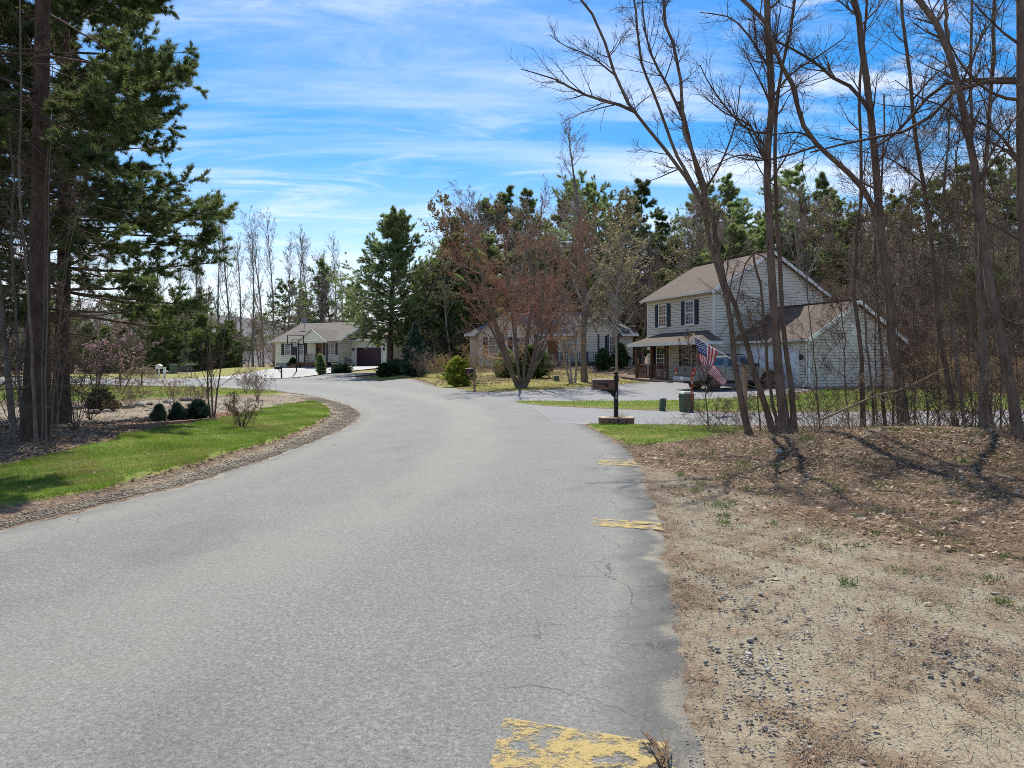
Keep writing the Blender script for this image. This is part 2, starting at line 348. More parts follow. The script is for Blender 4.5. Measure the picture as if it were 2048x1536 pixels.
# ------------------------------------------------------------------ terrain
ANCH = np.array([(x, y, 0.0) for x in (-40, -24, -14, -7, 0, 7, 14, 24, 40) for y in (-30, -8, 4, 12, 20, 28)] +
    [(-4, 36, 0), (-14, 40, 0), (-6, 44, 0), (-22, 48, 0), (-12, 54, 0), (-24, 60, 0), (-36, 58, 0), (-34, 68, .05), (-60, 66, 0), (-22, 66, .05),
     (4, 33, 0), (11, 33, .08), (15.4, 37, .22), (20, 38, .25), (9, 44, .42), (7.5, 52, .62), (17, 46, .6), (24, 36, .1), (28, 44, .6),
     (-1, 40, .10), (3, 42, .28), (0, 48, .5), (-6, 54, .45), (4, 54, .85), (10, 58, 1.2), (7, 62, 1.42), (-3, 64, 1.3), (2, 74, 1.6), (14, 66, 1.5),
     (-14, 66, .55), (-24, 76, .95), (-29, 82, 1.05), (-19, 79, 1.1), (-12, 78, 1.15), (-16, 88, 1.3), (-40, 80, .3), (-50, 90, .2), (-36, 94, .5), (30, 60, 1.6), (50, 50, 1.6),
     (0, 100, 2.2), (40, 100, 3), (90, 80, 3), (-60, 110, 0), (-110, 80, -.5), (-30, 130, .5), (30, 150, 4), (100, 160, 5), (-120, 160, -1), (0, 260, 5), (-200, 260, -4), (200, 260, 7),
     (0, 600, 8), (-400, 600, -8), (400, 600, 12), (-600, 0, 0), (600, 0, 0), (0, -200, 0), (-70, 20, 0), (70, 20, .5)], float)
def smooth01(a, b, x):
    t = np.clip((x - a) / (b - a), 0, 1); return t * t * (3 - 2 * t)
def base_z(X, Y):
    X = np.atleast_1d(np.asarray(X, float)); Y = np.atleast_1d(np.asarray(Y, float)); out = np.zeros(X.shape)
    sh = X.shape; x = X.ravel(); y = Y.ravel(); o = np.zeros(len(x))
    for i in range(0, len(x), 20000):
        d2 = (x[i:i + 20000, None] - ANCH[None, :, 0]) ** 2 + (y[i:i + 20000, None] - ANCH[None, :, 1]) ** 2
        w = 1.0 / (d2 + 6.0) ** 2
        o[i:i + 20000] = (w * ANCH[None, :, 2]).sum(1) / w.sum(1)
    # spoil mound under the trees on the right
    m = 0.44 * np.exp(-((x - 6.6) / 2.7) ** 2 - ((y - 11.9) / 1.5) ** 2) + 0.30 * np.exp(-((x - 9.3) / 2.2) ** 2 - ((y - 10.6) / 1.5) ** 2) + 0.16 * np.exp(-((x - 9) / 6.0) ** 2 - ((y - 14.3) / 1.6) ** 2)
    o = o + m * smooth01(1.95, 3.1, x)
    o = o + 0.13 * np.exp(-((x + 10) / 3.0) ** 2 - ((y - 14) / 2.5) ** 2)
    return o.reshape(sh)
def bz(x, y): return float(base_z(x, y)[0])
def G(px, py, d0=None):
    """ground point seen at photo position (px, py)"""
    z = 0.0; X = Y = 0.0
    for _ in range(40):
        Y = min((EYE - z) * FOC / max(py - HY, 0.5), 400.0); X = (px - CX) / FOC * Y; z = 0.6 * z + 0.4 * bz(X, Y)
    return (X, Y)
def P(px, py, d): return Vector(((px - CX) / FOC * d, d, EYE + (HY - py) / FOC * d))
def at(px, d, dz=0.0):
    X = (px - CX) / FOC * d; return Vector((X, d, bz(X, d) + dz))
def resample(pts, n):
    p = np.asarray(pts, float); s = np.concatenate([[0], np.cumsum(np.linalg.norm(np.diff(p, axis=0), axis=1))])
    t = np.linspace(0, s[-1], n)
    # smooth with Catmull-Rom on the arc parameter
    out = np.zeros((n, p.shape[1]))
    for k in range(n):
        i = min(max(np.searchsorted(s, t[k]) - 1, 0), len(p) - 2); u = (t[k] - s[i]) / (s[i + 1] - s[i])
        p0 = p[max(i - 1, 0)]; p1 = p[i]; p2 = p[i + 1]; p3 = p[min(i + 2, len(p) - 1)]
        out[k] = 0.5 * (2 * p1 + (p2 - p0) * u + (2 * p0 - 5 * p1 + 4 * p2 - p3) * u * u + (3 * p1 - p0 - 3 * p2 + p3) * u ** 3)
    return out
def sdist(poly, x, y):
    """signed distance to a polygon, positive inside, limited to +-3 m"""
    p = np.asarray(poly, float); q = np.roll(p, -1, 0); D = np.full(x.shape, 9e9); ins = np.zeros(x.shape, bool)
    for (ax, ay), (bx, by) in zip(p, q):
        ex, ey = bx - ax, by - ay; L2 = ex * ex + ey * ey + 1e-12
        t = np.clip(((x - ax) * ex + (y - ay) * ey) / L2, 0, 1)
        D = np.minimum(D, (x - ax - t * ex) ** 2 + (y - ay - t * ey) ** 2)
        c = ((ay > y) != (by > y)); 
        with np.errstate(divide='ignore', invalid='ignore'):
            xi = ex * (y - ay) / (by - ay + 1e-12) + ax
        ins ^= c & (x < xi)
    D = np.sqrt(D); return np.clip(np.where(ins, D, -D), -3, 3)
def wob(x, y, s=1.0, seed=0.0):
    return (np.sin(x * 2.1 * s + 1.3 + seed) * np.cos(y * 1.7 * s + .4 + seed * 2) + .5 * np.sin(x * 4.7 * s + y * 3.1 * s + seed) + .35 * np.cos(x * 8.3 * s - y * 9.1 * s + 2 * seed) + .25 * np.sin(17.0 * s * x + 3 + 13 * s * y)) / 2.1

ROAD_L = [(-10.5, -8), (-7.6, -1), (-6.2, 3.0), (-4.9, 6.8), (-4.25, 9.7), (-4.0, 13.4), (-4.12, 17.5), (-4.7, 22.0), (-6.0, 26.1), (-8.65, 32), (-12.4, 38), (-18, 43.5), (-25.2, 48), (-33, 51), (-48, 53), (-80, 54), (-140, 52)]
ROAD_R = [(-2.4, -8), (-.35, -1), (.70, 2.8), (1.06, 4.8), (1.44, 6.8), (1.97, 11.0), (2.12, 14.2), (1.84, 18.5), (1.45, 22.5), (1.05, 26.1), (.12, 29.5), (-1.0, 34), (-2.4, 38.5), (-6.1, 48.5), (-11.1, 57.5), (-17.0, 63.5), (-23, 65.5), (-35, 66.5), (-50, 67), (-80, 67), (-140, 64)]
DA_N = [(1.1, 18.3), (2.3, 18.35), (4.4, 18.1), (7.3, 17.8), (12.6, 18.2), (18, 19.0), (30, 20.5)]     # driveway behind the trees, near edge
DA_F = [(.6, 26.6), (1.5, 25.7), (4.2, 23.6), (7.5, 22.5), (12, 22.9), (17, 23.6), (30, 26)]
DB_N = [(-.9, 29.0), (.4, 29.3), (4.6, 29.2), (8.0, 30.2), (11.5, 32.2), (14.4, 34.8), (16.0, 37.0)]  # driveway with the pickup
DB_F = [(-2.6, 37.2), (-1.2, 36.6), (3.0, 38.2), (6.4, 41.0), (9.2, 42.2), (11.4, 42.4), (13.3, 42.2)]
DC_N = [(-24.5, 64.0), (-20.0, 69.0), (-15.0, 72.4), (-10.3, 75.5)]                                     # pale drive of the cream house
DC_F = [(-30.0, 65.0), (-24.5, 73.0), (-21.0, 77.0), (-17.0, 79.3)]
DD_N = [(-13.5, 60.0), (-11.0, 64.0), (-6.5, 70.0), (-3, 80.0)]                                         # dark drive by the big pine
DD_F = [(-19.0, 63.5), (-15.6, 67.5), (-10.6, 72.5), (-7.0, 81.0)]
roadpoly = ROAD_L + ROAD_R[::-1]
drives = [DA_N + DA_F[::-1], DB_N + DB_F[::-1], DC_N + DC_F[::-1], DD_N + DD_F[::-1]]
def pix(l): return [G(a, b) for a, b in l]
LAWNS = [pix([(-420, 1180), (0, 1018), (200, 982), (400, 926), (560, 880), (640, 845), (662, 826), (650, 811), (622, 803), (560, 812), (500, 826), (430, 841), (320, 858), (235, 880), (110, 912), (0, 936), (-300, 970), (-420, 1000)]),
         pix([(-300, 806), (0, 803), (180, 804), (300, 797), (420, 791), (545, 789), (572, 786), (540, 781), (470, 778), (400, 775), (300, 773), (100, 773), (-300, 777)]),
         [(-.2, 28.6), (1.2, 26.4), (4.2, 23.95), (7.5, 22.9), (12, 23.3), (17, 24.0), (22, 25.2), (24, 28), (22, 33.5), (19, 36.5), (16.6, 36.6), (14.8, 34.5), (11.8, 31.7), (8.2, 29.7), (4.7, 28.7)],
         [(-2.9, 39.2), (-1.2, 37.2), (3.0, 38.8), (6.4, 41.6), (8.3, 43.0), (7.2, 48), (6.2, 56), (3, 58), (-4, 58), (-10.5, 64), (-13.0, 59.0), (-10.2, 57.2), (-6.0, 50.0)],
         [(-60, 68), (-36, 67.5), (-30.2, 66.6), (-25.5, 72.8), (-21.4, 77.0), (-24, 80.0), (-32, 83), (-46, 80), (-62, 76)],
         [(-23.6, 66.6), (-19.2, 64.6), (-16.2, 67.8), (-11, 73), (-10.2, 75), (-15.0, 71.8), (-19.6, 68.2)],
         pix([(1175, 851), (1300, 853), (1470, 855), (1500, 864), (1400, 880), (1330, 888), (1255, 892)])]
SAND = pix([(1362, 1560), (1346, 1200), (1334, 1060), (1312, 985), (1275, 925), (1300, 935), (1480, 985), (1540, 1000), (1480, 1030), (1700, 1075), (1900, 1120), (2300, 1200), (2500, 1500), (1900, 2100), (1330, 2100)])
SHOULDER = ROAD_L[1:11] + [(x - .62 - .02 * max(0, y - 10), y) for x, y in ROAD_L[1:11]][::-1]
GRAVEL = pix([(-300, 818), (0, 814), (180, 808), (300, 801), (420, 795), (545, 792), (620, 790), (668, 800), (640, 806), (570, 811), (510, 824), (430, 832), (300, 838), (150, 847), (0, 852), (-300, 860)])
MULCH = [pix([(215, 851), (285, 836), (380, 830), (470, 823), (520, 822), (500, 832), (430, 842), (330, 853)]), pix([(455, 858), (490, 850), (545, 852), (520, 862), (480, 864)]),
         [(-14.3, 70.6), (-16.0, 69.0), (-12.2, 71.8), (-10.4, 74.2), (-12.8, 73.2)], [(-5, 47), (-2, 45), (1, 45), (4, 46.5), (6.0, 49), (5.5, 52), (1, 55), (-4, 54)]]
def terrain():
    def axis(lo, a, b, hi, st, g):
        m = list(np.arange(a, b + 1e-6, st)); s = st; x = m[-1]
        while x < hi: s *= g; x += s; m.append(x)
        s = st; x = m[0]; l = []
        while x > lo: s *= g; x -= s; l.append(x)
        return np.array(l[::-1] + m)
    xs = axis(-900, -13, 13, 900, 0.15, 1.05); ys = axis(-60, 1.0, 24, 1500, 0.15, 1.035)
    X, Y = np.meshgrid(xs, ys); nx, ny = len(xs), len(ys)
    Z = base_z(X, Y)
    rs = sdist(roadpoly, X, Y)
    for d in drives: rs = np.maximum(rs, sdist(d, X, Y))
    lawn = np.full(X.shape, -3.0)
    for l in LAWNS: lawn = np.maximum(lawn, sdist(l, X, Y))
    sand = np.maximum(sdist(SAND, X, Y), 0); sand = sdist(SAND, X, Y)
    sh = sdist(SHOULDER, X, Y); gr = np.maximum(sdist(GRAVEL, X, Y), sh - .12 * (Y < 16) - .3 * (Y < 9))
    mu = np.full(X.shape, -3.0)
    for l in MULCH: mu = np.maximum(mu, sdist(l, X, Y))
    rough = smooth01(0.0, 0.8, -rs)
    Z = Z + rough * (0.018 * wob(X, Y, 1.0) + 0.016 * wob(X, Y, 2.6, 1.7)) * (1 - .6 * smooth01(0, .3, lawn))
    near = (X > 3) & (Y < 17)
    Z = Z + np.where(near, rough * 0.045 * wob(X, Y, 1.9, 4.0) * smooth01(3.2, 6, X), 0)
    Z = Z + 0.055 * smooth01(-.06, .10, lawn) * (Y < 30)
    Z = Z - 0.06 * smooth01(0.15, 0.5, rs) - 0.02 * smooth01(40, 80, Y) * (rs > .1)
    idx = np.arange(nx * ny).reshape(ny, nx)
    Q = np.stack([idx[:-1, :-1], idx[:-1, 1:], idx[1:, 1:], idx[1:, :-1]], -1).reshape(-1, 4)
    me = mesh_np('ground', np.stack([X, Y, Z], -1).reshape(-1, 3), quads=Q, smooth=True, mats=['ground'])
    for n, a in (('lawn', lawn), ('sand', sand), ('gravel', gr), ('mulch', mu)):
        at_ = me.attributes.new(n, 'FLOAT', 'POINT'); at_.data.foreach_set('value', a.astype(np.float32).ravel())
    return struct(obj('ground', me))
def ground_mat():
    m, nt, p, o = new_mat('ground', 0.95, 0.15)
    v = coords(nt); n0 = noise(nt, v, 0.35, 4); n1 = noise(nt, v, 2.2, 6, 0.65); n2 = noise(nt, v, 11, 6, 0.7); n3 = noise(nt, v, 60, 4, 0.7)
    lit = ramp(nt, n2, [(0.28, (0.055, 0.037, 0.027)), (0.45, (0.125, 0.083, 0.058)), (0.58, (0.21, 0.158, 0.113)), (0.72, (0.33, 0.27, 0.205))])
    lit = mix(nt, mrange(nt, n1, 0.45, 0.7, 0, 0.5), lit, (0.19, 0.118, 0.072))
    lit = mix(nt, mrange(nt, n0, 0.55, 0.75, 0, 0.35), lit, (0.10, 0.13, 0.04))
    sand = ramp(nt, n3, [(0.25, (0.13, 0.11, 0.082)), (0.5, (0.255, 0.226, 0.168)), (0.75, (0.43, 0.392, 0.30))])
    sand = mix(nt, mrange(nt, n0, 0.40, 0.66, 0, 0.4), sand, (0.37, 0.30, 0.20))
    sand = mix(nt, mrange(nt, n1, 0.49, 0.62, 0, 0.6), sand, ramp(nt, n2, [(0.3, (0.08, 0.055, 0.036)), (0.5, (0.18, 0.125, 0.08)), (0.7, (0.30, 0.225, 0.15))]))
    sand = mix(nt, mrange(nt, n2, 0.55, 0.7, 0, 0.4), sand, (0.15, 0.11, 0.08))
    grv = ramp(nt, n3, [(0.25, (0.11, 0.092, 0.07)), (0.5, (0.235, 0.20, 0.15)), (0.75, (0.36, 0.315, 0.245))])
    grv = mix(nt, mrange(nt, n1, 0.48, 0.66, 0, 0.6), grv, (0.27, 0.185, 0.115))
    mul = ramp(nt, n2, [(0.3, (0.10, 0.042, 0.026)), (0.7, (0.28, 0.135, 0.08))])
    lw = ramp(nt, n2, [(0.3, (0.07, 0.115, 0.018)), (0.55, (0.125, 0.18, 0.028)), (0.75, (0.20, 0.24, 0.055))])
    lw = mix(nt, mrange(nt, n1, 0.44, 0.66, 0, 0.62), lw, (0.235, 0.225, 0.065))
    lw = mix(nt, mrange(nt, n0, 0.52, 0.70, 0, 0.45), lw, (0.30, 0.24, 0.085))
    dry = nt.nodes.new('ShaderNodeSeparateXYZ'); tc = nt.nodes.new('ShaderNodeTexCoord'); nt.links.new(tc.outputs['Object'], dry.inputs[0])
    fardry = math_(nt, 'MULTIPLY', mrange(nt, dry.outputs[1], 34, 40, 0, 1), mrange(nt, dry.outputs[0], -30, -4, 0.55, 0.85))
    lw = mix(nt, math_(nt, 'MULTIPLY', fardry, mrange(nt, n1, 0.3, 0.6, 0.35, 1.0)), lw, (0.34, 0.27, 0.115))
    jit = math_(nt, 'MULTIPLY_ADD', n1, 0.9, -0.45); jit = math_(nt, 'ADD', jit, math_(nt, 'MULTIPLY_ADD', n2, 0.5, -0.25))
    def fac(a, w, k): return mrange(nt, math_(nt, 'ADD', attr(nt, a).outputs['Fac'], math_(nt, 'MULTIPLY', jit, k)), -w, w)
    col = mix(nt, fac('sand', 0.35, 2.0), lit, sand)
    col = mix(nt, fac('gravel', 0.06, 0.5), col, grv)
    col = mix(nt, fac('mulch', 0.08, 0.4), col, mul)
    col = mix(nt, fac('lawn', 0.06, 0.30), col, lw)
    nt.links.new(col, p.inputs['Base Color'])
    h = math_(nt, 'ADD', n2, math_(nt, 'MULTIPLY', n3, 0.5)); bump(nt, p, h, 0.8, 0.03)
ground_mat(); terrain()

# ------------------------------------------------------------------ asphalt
def asphalt(name, c1, c2, sandy=0.5, cracks=True):
    m, nt, p, o = new_mat(name, 0.82, 0.35)
    v = coords(nt); uv = coords(nt, (1, 1, 1), 'UV')
    f1 = noise(nt, v, 150, 2, 0.7); f2 = noise(nt, v, 42, 5, 0.85); n1 = noise(nt, v, 1.1, 5, 0.6); n0 = noise(nt, v, 0.22, 3)
    col = ramp(nt, f2, [(0.34, tuple(x * 0.30 for x in c2)), (0.46, c2), (0.55, c1), (0.66, tuple(min(1, x * 1.9) for x in c1))])
    col = mix(nt, 0.35, col, ramp(nt, f1, [(0.36, tuple(x * 0.35 for x in c2)), (0.64, tuple(min(1, x * 1.8) for x in c1))]))
    col = mix(nt, mrange(nt, n1, 0.3, 0.7, 0.0, 0.22), col, tuple(x * 0.72 for x in c2))
    sx = nt.nodes.new('ShaderNodeSeparateXYZ'); nt.links.new(uv, sx.inputs[0])
    w = math_(nt, 'SINE', math_(nt, 'MULTIPLY_ADD', sx.outputs[0], 12.566, math_(nt, 'MULTIPLY', n0, 2.5)))
    band = math_(nt, 'MULTIPLY', mrange(nt, w, -0.2, 1.0, 0, 1), mrange(nt, n1, 0.3, 0.7, 0.25, 1.0))
    col = mix(nt, math_(nt, 'MULTIPLY', band, 0.34 * sandy), col, (0.34, 0.31, 0.245))
    st_ = noise(nt, coords(nt, (1, .35, 1)), 0.8, 5, 0.65); col = mix(nt, mrange(nt, st_, 0.52, 0.72, 0, 0.30), col, tuple(x * 0.55 for x in c2))
    ed = attr(nt, 'edge').outputs['Fac']
    e2 = math_(nt, 'ADD', ed, math_(nt, 'MULTIPLY_ADD', n1, 0.7, -0.35))
    if cracks:
        side = mrange(nt, sx.outputs[0], 0.55, 0.8, 0.35, 1.0)
        old = math_(nt, 'MULTIPLY', mrange(nt, e2, 0.50, 0.22, 0, 1), side); col = mix(nt, math_(nt, 'MULTIPLY', old, 0.6), col, mix(nt, f2, tuple(x * 0.30 for x in c2), tuple(x * 1.05 for x in c2)))
        v2 = nt.nodes.new('ShaderNodeTexVoronoi'); v2.feature = 'DISTANCE_TO_EDGE'; v2.inputs['Scale'].default_value = 7.0; v2.inputs['Randomness'].default_value = 1.0; wq = nt.nodes.new('ShaderNodeTexNoise'); wq.inputs['Scale'].default_value = 9.0; wq.inputs['Detail'].default_value = 4; nt.links.new(v, wq.inputs['Vector']); nt.links.new(mix(nt, 0.10, v, wq.outputs[1]), v2.inputs['Vector'])
        col = mix(nt, math_(nt, 'MULTIPLY', math_(nt, 'MULTIPLY', old, mrange(nt, v2.outputs[0], 0.02, 0.003, 0, 1)), mrange(nt, n1, 0.4, 0.6, 0.0, 0.6)), col, (0.02, 0.019, 0.018))
        vo = nt.nodes.new('ShaderNodeTexVoronoi'); vo.feature = 'DISTANCE_TO_EDGE'; vo.inputs['Scale'].default_value = 1.5
        wv = nt.nodes.new('ShaderNodeMixRGB'); wv.inputs[0].default_value = 0.22; nt.links.new(v, wv.inputs[1])
        nn = nt.nodes.new('ShaderNodeTexNoise'); nn.inputs['Scale'].default_value = 3.0; nn.inputs['Detail'].default_value = 5; nt.links.new(v, nn.inputs['Vector'])
        nt.links.new(nn.outputs[1], wv.inputs[2]); nt.links.new(wv.outputs[0], vo.inputs['Vector'])
        ck = math_(nt, 'MULTIPLY', mrange(nt, vo.outputs[0], 0.009, 0.002, 0, 1), mrange(nt, e2, 1.15, 0.75, 0, 1))
        ck = math_(nt, 'MULTIPLY', ck, mrange(nt, n1, 0.40, 0.56, 0, 1))
        col = mix(nt, math_(nt, 'MULTIPLY', ck, 0.65), col, (0.03, 0.028, 0.026))
    dust = math_(nt, 'MULTIPLY', mrange(nt, math_(nt, 'ADD', e2, math_(nt, 'MULTIPLY_ADD', f2, 0.4, -0.2)), 0.10, -0.04, 0, 1), sandy + 0.3, clamp=True)
    col = mix(nt, dust, col, (0.30, 0.265, 0.21))
    nt.links.new(col, p.inputs['Base Color'])
    bump(nt, p, math_(nt, 'ADD', f2, f1), 0.7, 0.006)
asphalt('asphalt_road', (0.188, 0.189, 0.181), (0.128, 0.129, 0.126), 0.75)
asphalt('asphalt_drive', (0.20, 0.20, 0.207), (0.145, 0.145, 0.152), 0.12, False)
asphalt('asphalt_pale', (0.40, 0.40, 0.395), (0.33, 0.33, 0.325), 0.2, False)
asphalt('asphalt_dark', (0.12, 0.12, 0.125), (0.08, 0.08, 0.084), 0.1, False)
def sheet(name, A, B, n, k, mat, lift, jitter=0.05, rough_edge=True, thick=0.05, crown=0.03):
    A = resample(A, n); B = resample(B, n)
    if rough_edge:
        for E_, sd in ((A, 1.0), (B, 5.0)):
            t = np.gradient(E_, axis=0); t /= np.linalg.norm(t, axis=1)[:, None] + 1e-9; nrm = np.stack([-t[:, 1], t[:, 0]], 1)
            s = np.arange(n); E_ += nrm * (jitter * (np.sin(s * .9 + sd) + np.sin(s * 2.3 + 2 * sd) + .8 * np.sin(s * .31 + sd) + 1.0 * np.sin(s * .07 + sd) + .5 * np.random.default_rng(int(sd)).normal(size=n)) / 2.4)[:, None]
    u = np.linspace(0, 1, k); Pn = A[:, None, :] * (1 - u)[None, :, None] + B[:, None, :] * u[None, :, None]
    X, Y = Pn[..., 0], Pn[..., 1]; Z = base_z(X, Y) + lift + 0.0012 * np.clip(Y - 25, 0, 60) * (lift > 0)
    width = np.linalg.norm(A - B, axis=1)[:, None]
    ed = np.minimum(u[None, :], 1 - u[None, :]) * width
    Z = Z + crown * smooth01(0, 2.0, ed) - (ed < 1e-6) * 0.012
    idx = np.arange(n * k).reshape(n, k)
    Q = np.stack([idx[:-1, :-1], idx[:-1, 1:], idx[1:, 1:], idx[1:, :-1]], -1).reshape(-1, 4)
    V = np.stack([X, Y, Z], -1).reshape(-1, 3)
    # skirt so that the slab has a real edge
    sk = []; VV = [V]; b = len(V)
    for col in (0, k - 1):
        low = V[idx[:, col]].copy(); low[:, 2] -= thick; VV.append(low); li = b + np.arange(n); b += n
        sk.append(np.stack([idx[:-1, col], li[:-1], li[1:], idx[1:, col]], -1))
    Q = np.concatenate([Q] + sk); V = np.concatenate(VV)
    me = mesh_np(name, V, quads=Q, smooth=False, mats=[mat])
    e = me.attributes.new('edge', 'FLOAT', 'POINT'); ee = np.zeros(len(V), np.float32); ee[:n * k] = ed.ravel(); e.data.foreach_set('value', ee)
    uvl = me.uv_layers.new(name='UVMap'); li = np.zeros(len(me.loops), np.int32); me.loops.foreach_get('vertex_index', li)
    uvv = np.zeros((len(V), 2), np.float32); uvv[:n * k, 0] = np.broadcast_to(u[None, :], (n, k)).ravel(); uvv[:n * k, 1] = np.repeat(np.linspace(0, 1, n), k)
    uvl.data.foreach_set('uv', uvv[li].ravel())
    return struct(obj(name, me))
sheet('road', ROAD_L, ROAD_R, 1500, 25, 'asphalt_road', 0.012, 0.07)
sheet('driveway', DA_N, DA_F, 120, 16, 'asphalt_drive', 0.020, 0.03, crown=0.006)
sheet('driveway', DB_N, DB_F, 120, 20, 'asphalt_drive', 0.022, 0.02, crown=0.006)
sheet('driveway', DC_N, DC_F, 60, 14, 'asphalt_pale', 0.03, 0.02, crown=0.006)
sheet('driveway', DD_N, DD_F, 60, 14, 'asphalt_dark', 0.03, 0.02, crown=0.006)
def yellow_mat():
    m, nt, p, o = new_mat('paint_yellow', 0.75, 0.3)
    v = coords(nt, (1, 1.3, 1)); n = noise(nt, v, 11, 7, 0.75); n3 = noise(nt, v, 120, 3, 0.8); n2 = noise(nt, v, 2.2, 3)
    nt.links.new(ramp(nt, n3, [(0.3, (0.26, 0.20, 0.08)), (0.6, (0.46, 0.335, 0.12))]), p.inputs['Base Color'])
    tr = nt.nodes.new('ShaderNodeBsdfTransparent'); ms = nt.nodes.new('ShaderNodeMixShader')
    e = attr(nt, 'edge').outputs['Fac']; k = math_(nt, 'ADD', math_(nt, 'ADD', n, math_(nt, 'MULTIPLY', n2, 0.35)), math_(nt, 'MULTIPLY', mrange(nt, e, 0.0, 0.045, 0.025, 0.0), 1.0))
    k = math_(nt, 'ADD', k, math_(nt, 'MULTIPLY', n3, 0.22))
    nt.links.new(mrange(nt, k, 0.725, 0.86, 0, 0.85), ms.inputs[0]); nt.links.new(tr.outputs[0], ms.inputs[1]); nt.links.new(p.outputs[0], ms.inputs[2]); nt.links.new(ms.outputs[0], o.inputs[0])
yellow_mat()
def stripe(q):
    a, b, c, d = [np.array(G(*t)) for t in q]   # near-left, near-right, far-right, far-left
    A = [a * (1 - t) + d * t for t in (0, .5, 1)]; B = [b * (1 - t) + c * t for t in (0, .5, 1)]
    o = sheet('road_marking', A, B, 12, 20, 'paint_yellow', 0.012, 0.0, False, 0.0)
    me = o.data
    co = np.zeros(len(me.vertices) * 3, np.float32); me.vertices.foreach_get('co', co); co = co.reshape(-1, 3)
    s = sdist([tuple(a), tuple(b), tuple(c), tuple(d)], co[:, 0].astype(float), co[:, 1].astype(float)); me.attributes['edge'].data.foreach_set('value', np.maximum(s, 0).astype(np.float32))
    er = np.clip(sdist(roadpoly, co[:, 0].astype(float), co[:, 1].astype(float)), 0, 3)
    co[:, 2] = base_z(co[:, 0], co[:, 1]) + 0.0165 + 0.03 * smooth01(0, 2.0, er) + 0.001; me.vertices.foreach_set('co', co.ravel())
    return o
stripe([(965, 1590), (1362, 1590), (1352, 1497), (1008, 1446)])
stripe([(1184, 1056), (1327, 1063), (1320, 1048), (1188, 1040)])
stripe([(1196, 932), (1275, 934), (1268, 924), (1200, 923)])

# ------------------------------------------------------------------ houses
def clap(parent, name, face, a0, a1, z0, z1, mat, y=0.0, top=None, step=0.165):
    """lapped siding on one wall. face 'f': wall at local y looking to -y, a = x. face 'r': wall at local x = y looking to +x, a = y. 'l' looks to -x.
    top(z) gives the (a0, a1) limits of a gable."""
    mb = MB(); z = z0
    def pt(a, zz, out):
        return (a, y - out, zz) if face == 'f' else ((y + out, a, zz) if face == 'r' else ((y - out, a, zz) if face == 'l' else (a, y + out, zz)))
    while z < z1 - 1e-3:
        zt = min(z + step, z1); l0, r0 = top(z) if top else (a0, a1); l1, r1 = top(zt) if top else (a0, a1)
        if r0 - l0 > 0.02:
            if r1 - l1 < 0.01: l1 = r1 = (l0 + r0) / 2; r1 += .005; l1 -= .005
            g = .16 * (zt - z); zq = zt - g; lq, rq = l0 + (l1 - l0) * .84, r0 + (r1 - r0) * .84
            mb.poly([pt(l0, z, .042), pt(r0, z, .042), pt(rq, zq, .034), pt(lq, zq, .034)])
            mb.poly([pt(l0, z, -.02), pt(r0, z, -.02), pt(r0, z, .042), pt(l0, z, .042)]); mb.poly([pt(lq, zq, .034), pt(rq, zq, .034), pt(rq, zq, -.02), pt(lq, zq, -.02)])
        z = zt
    return mb.build(name, mat, parent, fix=False)
def roof_gable(parent, x0, x1, yf, yb, zE, zR, mat, trim, th=0.12, ym=None, name='roof', ends=(True, True), gutter=True, back=True):
    """gable roof, ridge along local x"""
    ym = (yf + yb) / 2 if ym is None else ym; root = None
    sf = math.hypot(ym - yf, zR - zE); sb = math.hypot(yb - ym, zR - zE)
    mb = MB()
    mb.poly([(x0, yf, zE), (x1, yf, zE), (x1, ym, zR), (x0, ym, zR)], [(x0, 0), (x1, 0), (x1, sf), (x0, sf)])
    if back: mb.poly([(x1, yb, zE), (x0, yb, zE), (x0, ym, zR), (x1, ym, zR)], [(x1, 0), (x0, 0), (x0, sb), (x1, sb)])
    mb.poly([(x0, yf, zE - th), (x0, ym, zR - th), (x1, ym, zR - th), (x1, yf, zE - th)])
    if back: mb.poly([(x1, yb, zE - th), (x1, ym, zR - th), (x0, ym, zR - th), (x0, yb, zE - th)])
    mb.poly([(x0, yf, zE - th), (x1, yf, zE - th), (x1, yf, zE), (x0, yf, zE)])
    if back: mb.poly([(x1, yb, zE - th), (x0, yb, zE - th), (x0, yb, zE), (x1, yb, zE)])
    for x in (x0, x1):
        mb.poly([(x, yf, zE - th), (x, yf, zE), (x, ym, zR), (x, ym, zR - th)])
        if back: mb.poly([(x, yb, zE - th), (x, ym, zR - th), (x, ym, zR), (x, yb, zE)])
    root = mb.build(name, mat, parent, fix=False)
    mc = MB(); mc.beam((x0, ym, zR + .015), (x1, ym, zR + .015), .22, .03); mc.build('ridge_cap', mat, root)
    for x, s, e in ((x0, -1, ends[0]), (x1, 1, ends[1])):
        if not e: continue
        t = MB(); xx = x + s * .018
        for ya, yz in ((yf, ym), (yb, ym)) if back else ((yf, ym),):
            t.hexa([(xx - .015, ya, zE - th - .12), (xx + .015, ya, zE - th - .12), (xx + .015, ya, zE - .02), (xx - .015, ya, zE - .02)] + [(xx - .015, yz, zR - th - .12), (xx + .015, yz, zR - th - .12), (xx + .015, yz, zR - .02), (xx - .015, yz, zR - .02)])
        t.build('rake_board', trim, root)
    if gutter:
        g = MB(); g.prism([(yf - .11, zE - .02), (yf - .09, zE - .13), (yf - .012, zE - .13), (yf - .012, zE - .02)], x0, x1, 'x'); g.build('gutter', trim, root)
    return root
